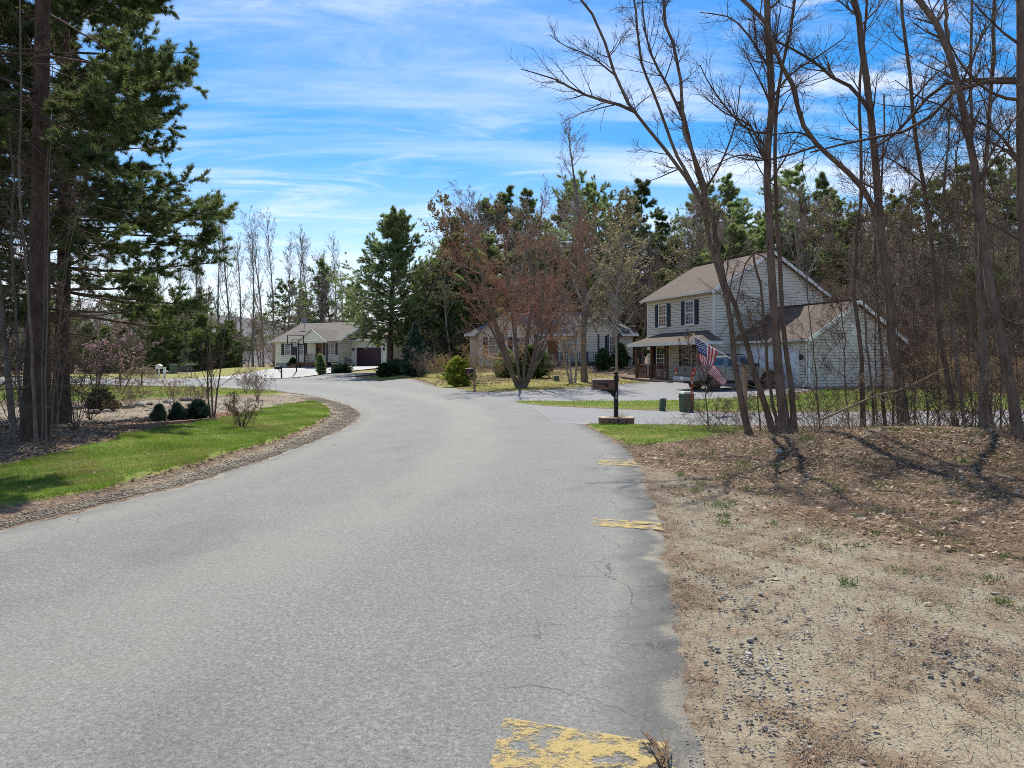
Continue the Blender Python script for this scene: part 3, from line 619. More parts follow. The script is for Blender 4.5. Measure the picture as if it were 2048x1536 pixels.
def window(parent, xc, z0, w, h, yf, frame='trim_white', shutter=None, pane='glass_dark', grid=(2, 3), sw=0.38, curtain=False):
    """double-hung window on a wall that looks to -y"""
    t = .07; mb = MB(); y0, y1 = yf - .075, yf - .005
    mb.box(xc - w / 2, xc - w / 2 + t, y0, y1, z0, z0 + h); mb.box(xc + w / 2 - t, xc + w / 2, y0, y1, z0, z0 + h)
    mb.box(xc - w / 2 + t, xc + w / 2 - t, y0, y1, z0 + h - t, z0 + h); mb.box(xc - w / 2 - .04, xc + w / 2 + .04, y0 - .03, y1, z0 - .05, z0)
    mb.box(xc - w / 2 + t, xc + w / 2 - t, y0 + .01, y1, z0, z0 + t)
    mb.box(xc - w / 2 + t, xc + w / 2 - t, y0 + .015, y1, z0 + h / 2 - .03, z0 + h / 2 + .03)
    win = mb.build('window', frame, parent)
    for s in (0, 1):
        a0, a1 = z0 + t + s * (h / 2 - t + .03), z0 + h / 2 - .03 + s * (h / 2 - t + .03)
        p = MB(); p.box(xc - w / 2 + t, xc + w / 2 - t, yf - .045, yf - .038, a0, a1); p.build('pane', 'curtain' if curtain else pane, win)
        mu = MB()
        for i in range(1, grid[0] + 1):
            x = xc - w / 2 + t + (w - 2 * t) * i / (grid[0] + 1); mu.box(x - .01, x + .01, yf - .056, yf - .046, a0, a1)
        for j in range(1, grid[1]):
            z = a0 + (a1 - a0) * j / grid[1]; mu.box(xc - w / 2 + t, xc + w / 2 - t, yf - .058, yf - .048, z - .01, z + .01)
        mu.build('muntin', frame, win)
    if shutter:
        for s in (-1, 1):
            x = xc + s * (w / 2 + .05 + sw / 2); sh = MB(); sh.box(x - sw / 2, x + sw / 2, yf - .06, yf - .022, z0, z0 + h)
            for k in range(9):
                zz = z0 + .08 + (h - .16) * (k + .5) / 9; sh.hexa([(x - sw / 2 + .05, yf - .074, zz - .04), (x + sw / 2 - .05, yf - .074, zz - .04), (x + sw / 2 - .05, yf - .061, zz - .04), (x - sw / 2 + .05, yf - .061, zz - .04), (x - sw / 2 + .05, yf - .064, zz + .05), (x + sw / 2 - .05, yf - .064, zz + .05), (x + sw / 2 - .05, yf - .061, zz + .05), (x - sw / 2 + .05, yf - .061, zz + .05)])
            sh.build('shutter', shutter, parent)
    return win
_BAL = {}
def railing(parent, a, b, z, mat, h=0.92, gap=0.125, posts=True, name='railing', bal=0.032):
    """railing between local points a and b (x, y) standing on height z"""
    a = Vector((a[0], a[1], z)); b = Vector((b[0], b[1], z)); L = (b - a).length
    mb = MB(); mb.beam(a + Vector((0, 0, h)), b + Vector((0, 0, h)), .10, .045); r = mb.build(name, mat, parent)
    mb = MB(); mb.beam(a + Vector((0, 0, .10)), b + Vector((0, 0, .10)), .045, .06); mb.build('bottom_rail', mat, r)
    key = (mat, h, bal)
    if key not in _BAL:
        q = MB(); q.box(-bal / 2, bal / 2, -bal / 2, bal / 2, .13, h - .022); _BAL[key] = q.mesh('baluster', mat)
    n = max(1, int(L / gap))
    for i in range(n):
        p = a.lerp(b, (i + .5) / n); obj('baluster', _BAL[key], r, p)
    return r
def body(parent, pts, z0, z1, mat, name='wall'):
    mb = MB(); mb.prism(pts, z0, z1, 'z'); return mb.build(name, mat, parent)
def garage_door(parent, x0, x1, yf, z0, z1, mat, trim, cols=4, rows=4):
    t = MB(); w = .12
    t.box(x0 - w, x0, yf - .06, yf - .004, z0, z1 + w); t.box(x1, x1 + w, yf - .06, yf - .004, z0, z1 + w); t.box(x0, x1, yf - .06, yf - .004, z1, z1 + w)
    t.build('door_frame', trim, parent)
    bk = MB(); bk.box(x0, x1, yf - .028, yf - .004, z0, z1); door = bk.build('garage_door', mat, parent)
    for r in range(rows):
        a0, a1 = z0 + (z1 - z0) * r / rows + .012, z0 + (z1 - z0) * (r + 1) / rows - .012
        q = MB(); q.box(x0 + .01, x1 - .01, yf - .045, yf - .030, a0, a1)
        for c in range(cols):
            c0 = x0 + (x1 - x0) * c / cols + .09; c1 = x0 + (x1 - x0) * (c + 1) / cols - .09
            q.box(c0, c1, yf - .055, yf - .046, a0 + .09, a1 - .09)
        q.build('panel', mat, door)
    return door
def wall_lamp(parent, x, yf, z):
    m = MB(); m.box(x - .05, x + .05, yf - .05, yf - .024, z - .08, z + .08); m.lathe((x, yf - .16, z - .14), [(.05, 0), (.09, .05), (.10, .2), (.04, .3), (.015, .34)], 8)
    m.beam((x, yf - .05, z + .1), (x, yf - .16, z + .18), .02, .02); m.build('wall_lamp', 'black_metal', parent)

def house_two_storey():
    th = .36; C = (15.42, 36.9); zb = .22
    h = thing('two_storey_house', 'pale grey two storey house with brown roof, front porch and attached garage', 'house', (C[0], C[1], zb), -(math.pi / 2 - th))
    S, R, T = 'siding_grey', 'shingle_brown', 'trim_white'
    X0, X1, YF, YB, zE, zR = -13.25, -5.95, -1.53, 6.7, 5.72, 8.1     # main block
    GE, GR, GD = 2.72, 4.62, 6.2                                       # garage
    body(h, [(X0 + .03, YF + .03), (X1 - .03, YF + .03), (X1 - .03, YB), (X0 + .03, YB)], -.5, zE, S)
    body(h, [(X1 - .02, .03), (-.03, .03), (-.03, GD), (X1 - .02, GD)], -.5, GE, S)
    f = MB(); f.box(X0 + .02, X1 - .02, YF + .02, YF + .05, -.6, .32); f.box(X1, -.02, .02, .05, -.6, .10); f.box(-.035, -.012, .02, GD, -.6, .12); f.build('foundation', 'foundation', h)
    clap(h, 'siding', 'f', X0, X1, .32, zE - .02, S, YF); clap(h, 'siding', 'f', X1, 0, .10, GE - .02, S, 0.0)
    clap(h, 'siding', 'r', 0, GD, .12, GR - .1, S, 0.0, lambda z: (0, GD) if z < GE else ((z - GE) * (GD / 2) / (GR - GE - .06), GD - (z - GE) * (GD / 2) / (GR - GE - .06)))
    D = YB - YF
    clap(h, 'siding', 'r', YF, YB, .3, zR - .1, S, X1, lambda z: (YF, YB) if z < zE else (YF + (z - zE) * (D / 2) / (zR - zE - .05), YB - (z - zE) * (D / 2) / (zR - zE - .05)))
    clap(h, 'siding', 'l', YF, YB, .3, zR - .1, S, X0, lambda z: (YF, YB) if z < zE else (YF + (z - zE) * (D / 2) / (zR - zE - .05), YB - (z - zE) * (D / 2) / (zR - zE - .05)))
    for x, y, zt in ((X0, YF, zE), (X1, YF, zE), (0, 0, GE), (X1, YB, zE)):
        cb = MB(); sx = 1 if x == X0 else -1; sy = -1 if y == YB else 1
        cb.box(min(x - sx * .034, x + sx * .09), max(x - sx * .034, x + sx * .09), min(y - sy * .034, y + sy * .09), max(y - sy * .034, y + sy * .09), .1, zt - .05); cb.build('corner_board', T, h)
    o = .35; k = (zR - zE) / (D / 2)
    roof_gable(h, X0 - o, X1 + o, YF - o, YB + o, zE - k * o + .12, zR + .12, R, T)
    k = (GR - GE) / (GD / 2)
    roof_gable(h, X1 + .03, o, -o, GD + o, GE - k * o + .12, GR + .12, R, T, ends=(False, True))
    for ya, yb_, z_, zr, xa in ((0, GD, GE, GR, -.05), (YF, YB, zE, zR, X1 - .05), (YF, YB, zE, zR, X0 + .02)):
        gm = MB(); gm.prism([(ya + .03, z_ - .05), (yb_ - .03, z_ - .05), ((ya + yb_) / 2, zr)], xa, xa + .03, 'x'); gm.build('gable_wall', S, h)
    garage_door(h, -5.25, -.75, -.02, .0, 2.15, 'door_white', T, 8, 4)
    wall_lamp(h, -.38, -.02, 1.65)
    v = MB(); v.box(.03, .07, GD / 2 - .28, GD / 2 + .28, 2.85, 3.55)
    for i in range(9): v.box(.07, .09, GD / 2 - .24, GD / 2 + .24, 2.9 + i * .07, 2.94 + i * .07)
    v.build('gable_vent', T, h)
    d = MB(); d.tube((-.05, -.09, GE - .15), (-.05, -.09, .35), .045, n=6); d.tube((-.05, -.09, .35), (.02, -.42, .08), .045, n=6); d.tube((.09, -.05, GE - .15), (.09, -.05, .35), .045, n=6); d.tube((.09, -.05, .35), (.45, -.15, .1), .045, n=6); d.build('downspout', T, h)
    for xc, cu in ((X0 + 1.95, True), (X0 + 5.0, False)):
        window(h, xc, 3.72, .95, 1.5, YF - .02, shutter='shutter_navy', curtain=cu)
        window(h, xc - .25, .85, .95, 1.6, YF - .02, shutter='shutter_navy')
    dr = MB(); dr.box(X1 - .05, X1 - .95, YF - .05, YF - .024, .34, 2.4); dr.build('front_door', 'door_wood', h)
    # porch
    px0, px1, py0 = X0 + .75, X1 + .65, YF - 1.5
    fl = MB(); fl.box(px0, px1, py0, YF - .03, .22, .30); deck = fl.build('porch_floor', 'deck_top', h)
    jo = MB(); jo.box(px0 + .03, px1 - .03, py0 + .02, py0 + .06, -.02, .215); jo.box(px0 + .02, px0 + .06, py0 + .02, YF - .1, -.02, .215); jo.box(px1 - .06, px1 - .02, py0 + .02, YF - .1, -.02, .215); jo.build('skirt_board', 'deck_brown', deck)
    xs = [px0 + .12, px0 + 1.95, px0 + 3.8, px0 + 5.5, px1 - .12]
    for x in xs:
        q = MB(); q.box(x - .06, x + .06, py0 + .05, py0 + .17, .30, 2.50); q.box(x - .085, x + .085, py0 + .03, py0 + .19, 2.36, 2.43); q.build('porch_post', 'deck_brown', h)
    q = MB(); q.box(px0 + .06, px0 + .18, YF - .2, YF - .08, .30, 2.50); q.build('porch_post', 'deck_brown', h)
    for a, b in ((0, 1), (1, 2), (3, 4)): railing(h, (xs[a] + .06, py0 + .11), (xs[b] - .06, py0 + .11), .30, 'deck_brown')
    railing(h, (px0 + .12, py0 + .17), (px0 + .12, YF - .2), .30, 'deck_brown')
    stp = MB(); stp.box(xs[2] + .1, xs[3] - .1, py0 - .32, py0 - .01, .0, .12); stp.build('porch_step', 'deck_brown', h)
    # hipped porch roof
    za, zt = 2.62, 3.32; e = .3; r = MB(); a0, a1, b0 = px0 - e, px1 + e, py0 - e; i0, i1 = X0 + 1.75, X1 - .55
    A, B, Cc, Dd = (a0, b0, za), (a1, b0, za), (i1, YF - .03, zt), (i0, YF - .03, zt); E0, E1 = (a0, YF - .03, za), (a1, YF - .03, za)
    r.poly([A, B, Cc, Dd], [(a0, 0), (a1, 0), (i1, 2.2), (i0, 2.2)]); r.poly([E0, A, Dd], [(0, 0), (1.8, 0), (1.8, 1.2)]); r.poly([B, E1, Cc], [(0, 0), (2.2, 0), (0, 1.4)])
    r.poly([(a0, b0, za - .03), E0[:2] + (za - .03,), E1[:2] + (za - .03,), (a1, b0, za - .03)]); pr = r.build('porch_roof', R, h, fix=False)
    fa = MB(); fa.box(a0, a1, b0 - .03, b0 - .003, za - .2, za + .01); fa.box(a0 - .03, a0 - .003, b0 - .03, YF - .03, za - .2, za + .01); fa.box(a1 + .003, a1 + .03, b0 - .03, YF - .03, za - .2, za + .01); fa.build('fascia', T, pr)
    be = MB(); be.box(px0, px1, py0 + .04, py0 + .18, 2.50, za - .04); be.build('porch_beam', T, h)
    for x in (px0 + 1.2, px0 + 3.2):
        hb = MB(); hb.lathe((x, py0 + .3, 1.95), [(.03, 0), (.14, .06), (.17, .16), (.10, .24)], 8); hb.tube((x, py0 + .3, 2.15), (x, py0 + .3, 2.5), .008, n=4); hb.build('hanging_basket', 'weed', h)
    return h
house_two_storey()

def house_cream():
    zb = 1.06; u = (.912, -.41)
    C = (-18.86, 77.4)                               # right corner of the front wall
    h = thing('ranch_house', 'cream ranch house with grey roof, gabled porch and plum garage door', 'house', (C[0], C[1], zb), math.atan2(-.41, .912))
    S, R, T = 'siding_cream', 'shingle_grey', 'trim_white'
    X0, X1, D, zE, zR = -8.9, 0.0, 10.0, 3.0, 5.2
    gx, gy, gD, gE, gR = 4.75, 2.25, 8.5, 3.05, 4.75
    body(h, [(X0 + .03, .03), (X1 - .03, .03), (X1 - .03, D), (X0 + .03, D)], -.6, zE, S); body(h, [(X1, gy + .03), (gx - .03, gy + .03), (gx - .03, gy + gD), (X1, gy + gD)], -.6, gE, S)
    f = MB(); f.box(X0 + .02, X1 - .01, .015, .05, -.6, .5); f.box(gx - .02, gx - .008, gy + .02, gy + gD, -.6, .25); f.build('foundation', 'foundation', h)
    clap(h, 'siding', 'f', X0, X1, .5, zE - .02, S, 0.0, step=.24); clap(h, 'siding', 'f', X1, gx, .1, gE - .02, S, gy, step=.24)
    clap(h, 'siding', 'r', 0, D, .25, zR - .1, S, X1, lambda z: (0, D) if z < zE else ((z - zE) * (D / 2) / (zR - zE), D - (z - zE) * (D / 2) / (zR - zE)), step=.24)
    clap(h, 'siding', 'r', gy, gy + gD, .25, gR - .1, S, gx, lambda z: (gy, gy + gD) if z < gE else (gy + (z - gE) * (gD / 2) / (gR - gE), gy + gD - (z - gE) * (gD / 2) / (gR - gE)), step=.24)
    clap(h, 'siding', 'l', 0, D, .5, zE, S, X0, step=.24)
    for ya, yb_, z_, zr, xa in ((0, D, zE, zR, X1 - .05), (0, D, zE, zR, X0 + .02), (gy, gy + gD, gE, gR, gx - .05)):
        gm = MB(); gm.prism([(ya + .03, z_ - .05), (yb_ - .03, z_ - .05), ((ya + yb_) / 2, zr - .05)], xa, xa + .03, 'x'); gm.build('gable_wall', S, h)
    o = .4; k = (zR - zE) / (D / 2); roof_gable(h, X0 - o, X1 + .35, -o, D + o, zE - k * o + .13, zR + .13, R, T)
    k = (gR - gE) / (gD / 2); roof_gable(h, X1 + .03, gx + .35, gy - o, gy + gD + o, gE - k * o + .13, gR + .13, R, T, ends=(False, True))
    garage_door(h, .72, 4.0, gy - .02, .05, 2.2, 'door_plum', T, 4, 4)
    wall_lamp(h, .35, gy - .02, 2.0); wall_lamp(h, 4.38, gy - .02, 2.0)
    window(h, X0 + 1.8, 1.35, .95, 1.35, -.02, shutter='shutter_plum'); window(h, X0 + 3.65, 1.35, .95, 1.35, -.02, shutter='shutter_plum')
    window(h, X1 - 1.42, 1.35, .64, 1.35, -.02); window(h, X1 - .76, 1.35, .64, 1.35, -.02)
    for x in (X1 - 1.98, X1 - .22):
        sh = MB(); sh.box(x - .19, x + .19, -.08, -.025, 1.35, 2.7); sh.build('shutter', 'shutter_plum', h)
    dr = MB(); dr.box(X0 + 5.75, X0 + 6.6, -.07, -.025, .62, 2.65); dr.build('front_door', 'door_wood', h)
    wr = MB()
    for q in range(12): wr.lathe((X0 + 6.17 + .16 * math.cos(q * .524), -.12, 2.0 + .16 * math.sin(q * .524)), [(.02, -.05), (.05, 0), (.02, .05)], 5)
    wr.build('wreath', 'needles_dark', h)
    # porch with pediment
    p0, p1, pf = X0 + 4.75, X1 - .05, -1.9
    fl = MB(); fl.box(p0, p1, pf, -.03, .50, .58); deck = fl.build('porch_floor', 'deck_brown', h); jo = MB(); jo.box(p0 + .03, p1 - .03, pf + .02, pf + .06, .15, .495); jo.build('skirt_board', 'deck_brown', deck)
    for i in range(3):
        s = MB(); s.box(p0 - .62 + .0, p0 + .55, pf - .95 + i * .32, pf - .64 + i * .32, -.1, .10 + i * .15); s.build('porch_step', 'deck_brown', h)
    for x in (p0 + .1, p0 + .95, p0 + 2.65, p1 - .12):
        q = MB(); q.box(x - .05, x + .05, pf + .05, pf + .15, .58, 2.72); q.build('porch_post', 'trim_dark', h)
    railing(h, (p0 + .98, pf + .1), (p0 + 2.6, pf + .1), .58, 'deck_brown', .85, .14); railing(h, (p0 + 2.7, pf + .1), (p1 - .15, pf + .1), .58, 'deck_brown', .85, .14)
    xc = p0 + 2.2; w = 1.95; zt = 4.22
    mb = MB(); yb = 2.4; A = [(xc - w, pf - .25, zE - .15), (xc, pf - .25, zt), (xc + w, pf - .25, zE - .15)]
    L = math.hypot(w, zt - zE + .15)
    mb.poly([A[0], A[1], (xc, yb, zt), (xc - w, yb, zE - .15)], [(0, 0), (0, L), (4, L), (4, 0)]); mb.poly([A[1], A[2], (xc + w, yb, zE - .15), (xc, yb, zt)], [(0, L), (0, 0), (4, 0), (4, L)])
    pr = mb.build('porch_roof', R, h, fix=False)
    cl = MB()
    clap(h, 'pediment_siding', 'f', xc - w, xc + w, zE - .18, zt - .08, S, pf - .05, lambda z: (xc - w * (zt - .05 - z) / (zt - zE + .15), xc + w * (zt - .05 - z) / (zt - zE + .15)), step=.24)
    pb = MB(); pb.prism([(xc - w + .1, zE - .2), (xc + w - .1, zE - .2), (xc, zt - .1)], pf - .04, pf + .05, 'y'); pb.build('pediment', S, h)
    tr = MB(); tr.beam((xc - w, pf - .27, zE - .2), (xc, pf - .27, zt - .05), .03, .16, (0, 1, 0)); tr.beam((xc, pf - .27, zt - .05), (xc + w, pf - .27, zE - .2), .03, .16, (0, 1, 0)); tr.box(xc - w, xc + w, pf - .09, pf + .12, zE - .32, zE - .21); tr.build('pediment_trim', T, pr)
    pc = MB(); pc.box(p0, p1, pf + .03, -.03, 2.74, 2.80); pc.build('porch_ceiling', T, h)
    d = MB(); d.tube((X1 - .04, -.1, zE - .2), (X1 - .04, -.1, .3), .045, n=6); d.tube((X1 - .04, -.1, .3), (X1 + .5, -.55, -.1), .045, n=6); d.tube((gx - .05, gy - .1, gE - .2), (gx - .05, gy - .1, .2), .045, n=6); d.build('downspout', T, h)
    mt = MB(); mt.box(X1 + .03, X1 + .22, .8, 1.15, .5, 1.1); mt.lathe((X1 + .15, 1.5, .75), [(.12, 0), (.15, .1), (.1, .25)], 8); mt.box(X1 + .03, X1 + .2, 1.75, 1.95, .55, .85); mt.build('utility_meter', 'stone', h)
    ds = MB(); ds.tube((X0 + 1.5, 3.2, zE + 1.4), (X0 + 1.5, 3.0, zE + 2.4), .03, n=6); ds.hexa([(X0 + 1.5 + a, 2.9 + c, zE + 2.45 + b) for a, b, c in ((-.4, -.3, 0), (.4, -.3, 0), (.4, -.3, .06), (-.4, -.3, .06), (-.4, .3, .2), (.4, .3, .2), (.4, .3, .26), (-.4, .3, .26))]); ds.build('satellite_dish', 'dish_grey', h, bevel=.05)
    return h
house_cream()

def house_white():
    d = 62.0; X = (1195 - CX) / FOC * d; zb = 1.42
    h = thing('gabled_house', 'white bungalow with slate roof half hidden behind the reddish maple', 'house', (X, d, zb), rad(-2))
    S, R, T = 'siding_white', 'shingle_slate', 'trim_white'
    x0, x1, yf, yb, zE, zR = -11.3, 3.25, 1.5, 9.5, 2.75, 5.0
    body(h, [(x0, yf + .03), (x1 - .03, yf + .03), (x1 - .03, yb), (x0, yb)], -1, zE, S); f = MB(); f.box(x0, x1 - .02, yf + .01, yf + .06, -1, .25); f.build('foundation', 'foundation', h)
    clap(h, 'siding', 'f', x0, x1, .25, zE, S, yf, step=.22); clap(h, 'siding', 'r', yf, yb, .25, zE, S, x1, step=.22)
    e = .45; a0, a1, b0, b1 = x0 - e, x1 + e, yf - e, yb + e; r0, r1, ym = -7.9, 1.35, (yf + yb) / 2; ze = zE - .05
    m = MB(); A, B, C_, D_ = (a0, b0, ze), (a1, b0, ze), (a1, b1, ze), (a0, b1, ze); p, q = (r0, ym, zR), (r1, ym, zR)
    m.poly([A, B, q, p], [(a0, 0), (a1, 0), (r1, 5), (r0, 5)]); m.poly([B, C_, q], [(0, 0), (9, 0), (4.5, 4)]); m.poly([C_, D_, p, q], [(a1, 0), (a0, 0), (r0, 5), (r1, 5)]); m.poly([D_, A, p], [(0, 0), (9, 0), (4.5, 4)]); m.poly([A, D_, C_, B])
    rf = m.build('roof', R, h, fix=False); fa = MB(); fa.box(a0, a1, b0 - .04, b0 - .003, ze - .18, ze + .02); fa.box(a1 + .003, a1 + .04, b0 - .04, b1, ze - .18, ze + .02); fa.box(a0 - .04, a0 - .003, b0 - .04, b1, ze - .18, ze + .02); fa.build('fascia', T, rf)
    for xc, w, zt, y in ((0.0, 1.8, 4.15, 0.0), (-8.0, 2.45, 4.6, .4)):
        body(h, [(xc - w + .03, y + .03), (xc + w - .03, y + .03), (xc + w - .03, yf + .5), (xc - w + .03, yf + .5)], -1, zE, S)
        kk = (zt - zE) / w
        clap(h, 'siding', 'f', xc - w, xc + w, .25, zt - .05, S, y, lambda z, xc=xc, w=w, zt=zt: (xc - w, xc + w) if z < zE else (xc - w * (zt - z) / (zt - zE), xc + w * (zt - z) / (zt - zE)), step=.22)
        clap(h, 'siding', 'r', y, yf, .25, zE, S, xc + w, step=.22)
        g = MB(); g.prism([(xc - w, zE - .05), (xc + w, zE - .05), (xc, zt)], y + .02, y + .05, 'y'); g.build('gable_wall', S, h)
        mb = MB(); o = .35; L = math.hypot(w + o, kk * (w + o)); y2 = y + 5.0; zl = zE - kk * o + .1
        mb.poly([(xc - w - o, y - o, zl), (xc, y - o, zt + .1), (xc, y2, zt + .1), (xc - w - o, y2, zl)], [(0, 0), (0, L), (5, L), (5, 0)]); mb.poly([(xc, y - o, zt + .1), (xc + w + o, y - o, zl), (xc + w + o, y2, zl), (xc, y2, zt + .1)], [(0, L), (0, 0), (5, 0), (5, L)])
        mb.poly([(xc - w - o, y - o, zl - .1), (xc - w - o, y2, zl - .1), (xc, y2, zt), (xc, y - o, zt)]); mb.poly([(xc, y - o, zt), (xc, y2, zt), (xc + w + o, y2, zl - .1), (xc + w + o, y - o, zl - .1)])
        gr = mb.build('gable_roof', R, h, fix=False)
        t = MB(); t.beam((xc - w - o, y - o - .02, zl - .08), (xc, y - o - .02, zt + .02), .03, .2, (0, 1, 0)); t.beam((xc, y - o - .02, zt + .02), (xc + w + o, y - o - .02, zl - .08), .03, .2, (0, 1, 0)); t.build('rake_board', T, gr)
    window(h, 1.25, .95, .5, 1.55, -.02, shutter='shutter_navy', sw=.3)
    for xc in (-9.1, -6.9): window(h, xc, .95, 1.0, 1.5, .38, shutter='shutter_navy')
    dr = MB(); dr.box(-4.3, -3.4, yf - .06, yf - .025, .3, 2.35); dr.build('front_door', 'door_wood', h); window(h, -2.6, .95, .8, 1.4, yf - .02)
    # dark deck in front of the right gable
    fl = MB(); fl.box(-5.6, 1.45, -2.2, -.03, .05, .15); deck = fl.build('deck_floor', 'deck_blue', h); jo = MB(); jo.box(-5.58, 1.43, -2.18, -2.13, -.75, .045); jo.build('skirt_board', 'deck_blue', deck)
    for a, b in ((-5.5, -3.2), (-3.1, -1.1), (-1.0, .1), (.2, 1.4)): railing(h, (a, -2.1), (b, -2.1), .15, 'deck_blue', .9, .16, bal=.045)
    for x, zt in ((-5.5, 1.1), (-3.15, 1.1), (-1.05, 1.1), (-.1, 2.55), (.72, 2.55), (1.4, 1.1)):
        q = MB(); q.box(x - .08, x + .08, -2.2, -2.04, .15, zt); q.build('deck_post', 'deck_blue', h)
    return h
house_white()

def house_far_grey():
    d = 94.0; X = (417 - CX) / FOC * d; zb = bz(X, d)
    h = thing('weathered_house', 'weathered grey gable end half hidden in trees beyond the far road', 'house', (X, d, zb), rad(22))
    w, zt, ze = 4.1, 5.2, 3.4
    body(h, [(-w, 0), (w, 0), (w, 9), (-w, 9)], -1, ze, 'siding_weathered'); g = MB(); g.prism([(-w, ze - .02), (w, ze - .02), (0, zt)], .02, .2, 'y'); g.build('gable_wall', 'siding_weathered', h)
    clap(h, 'siding', 'f', -w, w, .1, zt - .1, 'siding_weathered', 0.0, lambda z: (-w, w) if z < ze else (-w * (zt - z) / (zt - ze), w * (zt - z) / (zt - ze)), step=.2)
    m = MB(); o = .35; k = (zt - ze) / w; zl = ze - k * o + .1
    m.poly([(-w - o, -.4, zl), (0, -.4, zt + .1), (0, 9.4, zt + .1), (-w - o, 9.4, zl)], [(0, 0), (0, 5), (9, 5), (9, 0)]); m.poly([(0, -.4, zt + .1), (w + o, -.4, zl), (w + o, 9.4, zl), (0, 9.4, zt + .1)], [(0, 5), (0, 0), (9, 0), (9, 5)])
    r = m.build('roof', 'shingle_grey', h, fix=False); t = MB(); t.beam((-w - o, -.42, zl - .1), (0, -.42, zt), .03, .22, (0, 1, 0)); t.beam((0, -.42, zt), (w + o, -.42, zl - .1), .03, .22, (0, 1, 0)); t.build('rake_board', 'siding_weathered', r)
house_far_grey()

# ------------------------------------------------------------------ pickup
def pickup():
    ax = rad(18)
    loc = (8.89, 36.5); z = bz(10.5, 35.2) + .055
    t = thing('pickup_truck', 'silver double cab pickup truck parked on the driveway before the garage', 'pickup', (loc[0], loc[1], z), ax)
    W = .93; S = 'car_silver'
    def arch(xc, r, z0, n=9): return [(xc + r * math.cos(math.pi * i / n), z0 + r * math.sin(math.pi * i / n)) for i in range(n + 1)]
    # rear of the truck at x = 0, front at x = 5.4; wheels at x = 1.15 and x = 4.45
    low = .52
    out = [(0.03, low + .02), (0.0, .80), (0.02, 1.21), (1.72, 1.21), (1.74, 1.20), (3.72, 1.19), (3.95, 1.17), (5.05, 1.08), (5.28, .98), (5.36, .78), (5.34, low + .06), (5.0, low)]
    bot = arch(4.45, .46, low)[0:] + arch(1.15, .46, low)
    pts = out + bot
    m = MB(); m.prism(pts, -W, W, 'y'); m.build('body', S, t, bevel=.035, smooth=False, segs=2)
    # bed: dark inside under a soft cover
    c = MB(); c.box(.06, 1.66, -W + .07, W - .07, 1.212, 1.235); c.build('bed_cover', 'black_plastic', t)
    rl = MB(); rl.box(.03, 1.70, -W + .01, -W + .08, 1.212, 1.245); rl.box(.03, 1.70, W - .08, W - .01, 1.212, 1.245); rl.box(.02, .09, -W + .02, W - .02, 1.212, 1.25); rl.build('bed_rail', S, t)
    # cab
    gh = [(1.74, 1.19), (1.92, 1.74), (2.15, 1.80), (3.05, 1.79), (3.22, 1.74), (3.95, 1.17)]
    m = MB(); n = len(gh); w0, w1 = W - .03, W - .20
    def yy(p): return w0 + (w1 - w0) * min(1, max(0, (p[1] - 1.19) / .6))
    V = [(p[0], -yy(p), p[1]) for p in gh] + [(p[0], yy(p), p[1]) for p in gh]; m.v = V
    m.f = [tuple(range(n)), tuple(reversed(range(n, 2 * n)))] + [((i + 1) % n, i, n + i, n + (i + 1) % n) for i in range(n)]; m.uv = [None] * len(m.f); m.m = [0] * len(m.f)
    cab = m.build('cab', S, t, bevel=.03)
    for s in (-1, 1):                                   # side glass, two panes a side
        for q in ([(1.98, 1.26), (2.10, 1.66), (2.62, 1.70), (2.66, 1.25)], [(2.78, 1.25), (2.74, 1.70), (3.10, 1.69), (3.66, 1.25)]):
            g = MB(); a = [(x, s * (yy((x, z_)) + .004), z_) for x, z_ in q]; b = [(x, s * (yy((x, z_)) - .02), z_) for x, z_ in q]; g.hexa(a + b); g.build('side_window', 'glass_dark', cab)
    g = MB(); g.hexa([(1.775, -.72, 1.33), (1.775, .72, 1.33), (1.80, .72, 1.33), (1.80, -.72, 1.33), (1.876, -.66, 1.66), (1.876, .66, 1.66), (1.90, .66, 1.66), (1.90, -.66, 1.66)]); g.build('rear_window', 'glass_dark', cab)
    g = MB(); g.hexa([(3.90, -.74, 1.24), (3.90, .74, 1.24), (3.82, .74, 1.24), (3.82, -.74, 1.24), (3.32, -.68, 1.70), (3.32, .68, 1.70), (3.26, .68, 1.70), (3.26, -.68, 1.70)]); g.build('windscreen', 'glass_dark', cab)
    rk = MB()
    for s in (-1, 1): rk.beam((2.05, s * .66, 1.86), (3.15, s * .66, 1.85), .04, .035)
    for x in (2.25, 2.95): rk.beam((x, -.66, 1.865), (x, .66, 1.865), .05, .03)
    for x in (2.1, 3.1):
        for s in (-1, 1): rk.beam((x, s * .66, 1.78), (x, s * .66, 1.86), .04, .04, (1, 0, 0))
    rk.build('roof_rack', 'black_plastic', t)
    dl = MB()
    for s in (-1, 1):
        for x in (1.78, 2.70, 3.72): dl.box(x - .006, x + .006, s * W - .003 if s > 0 else s * W - .006, s * W + .006 if s > 0 else s * W + .003, .66, 1.17)
        for x in (2.05, 2.95): dl.box(x, x + .2, s * (W + .012) - .012, s * (W + .012) + .012, 1.06, 1.10)
    dl.build('door_handle', 'black_plastic', t)
    tg = MB(); tg.box(-.022, .0, -.70, .70, .78, 1.20); tg.box(-.030, -.022, -.62, .62, .88, 1.10); tgo = tg.build('tailgate', S, t, bevel=.008)
    hd = MB(); hd.box(-.04, -.031, -.15, .05, 1.03, 1.13); hd.build('handle', 'black_plastic', tgo)
    for s in (-1, 1):
        l = MB(); l.box(-.028, .06, s * .725 if s > 0 else -W - .004, W + .004 if s > 0 else -.725, .80, 1.14); tl = l.build('tail_light', 'tail_red', t, bevel=.01)
        w_ = MB(); w_.box(-.034, -.028, s * .76 if s > 0 else -.90, .90 if s > 0 else -.76, .86, .94); w_.build('reverse_lamp', 'lamp_pale', tl)
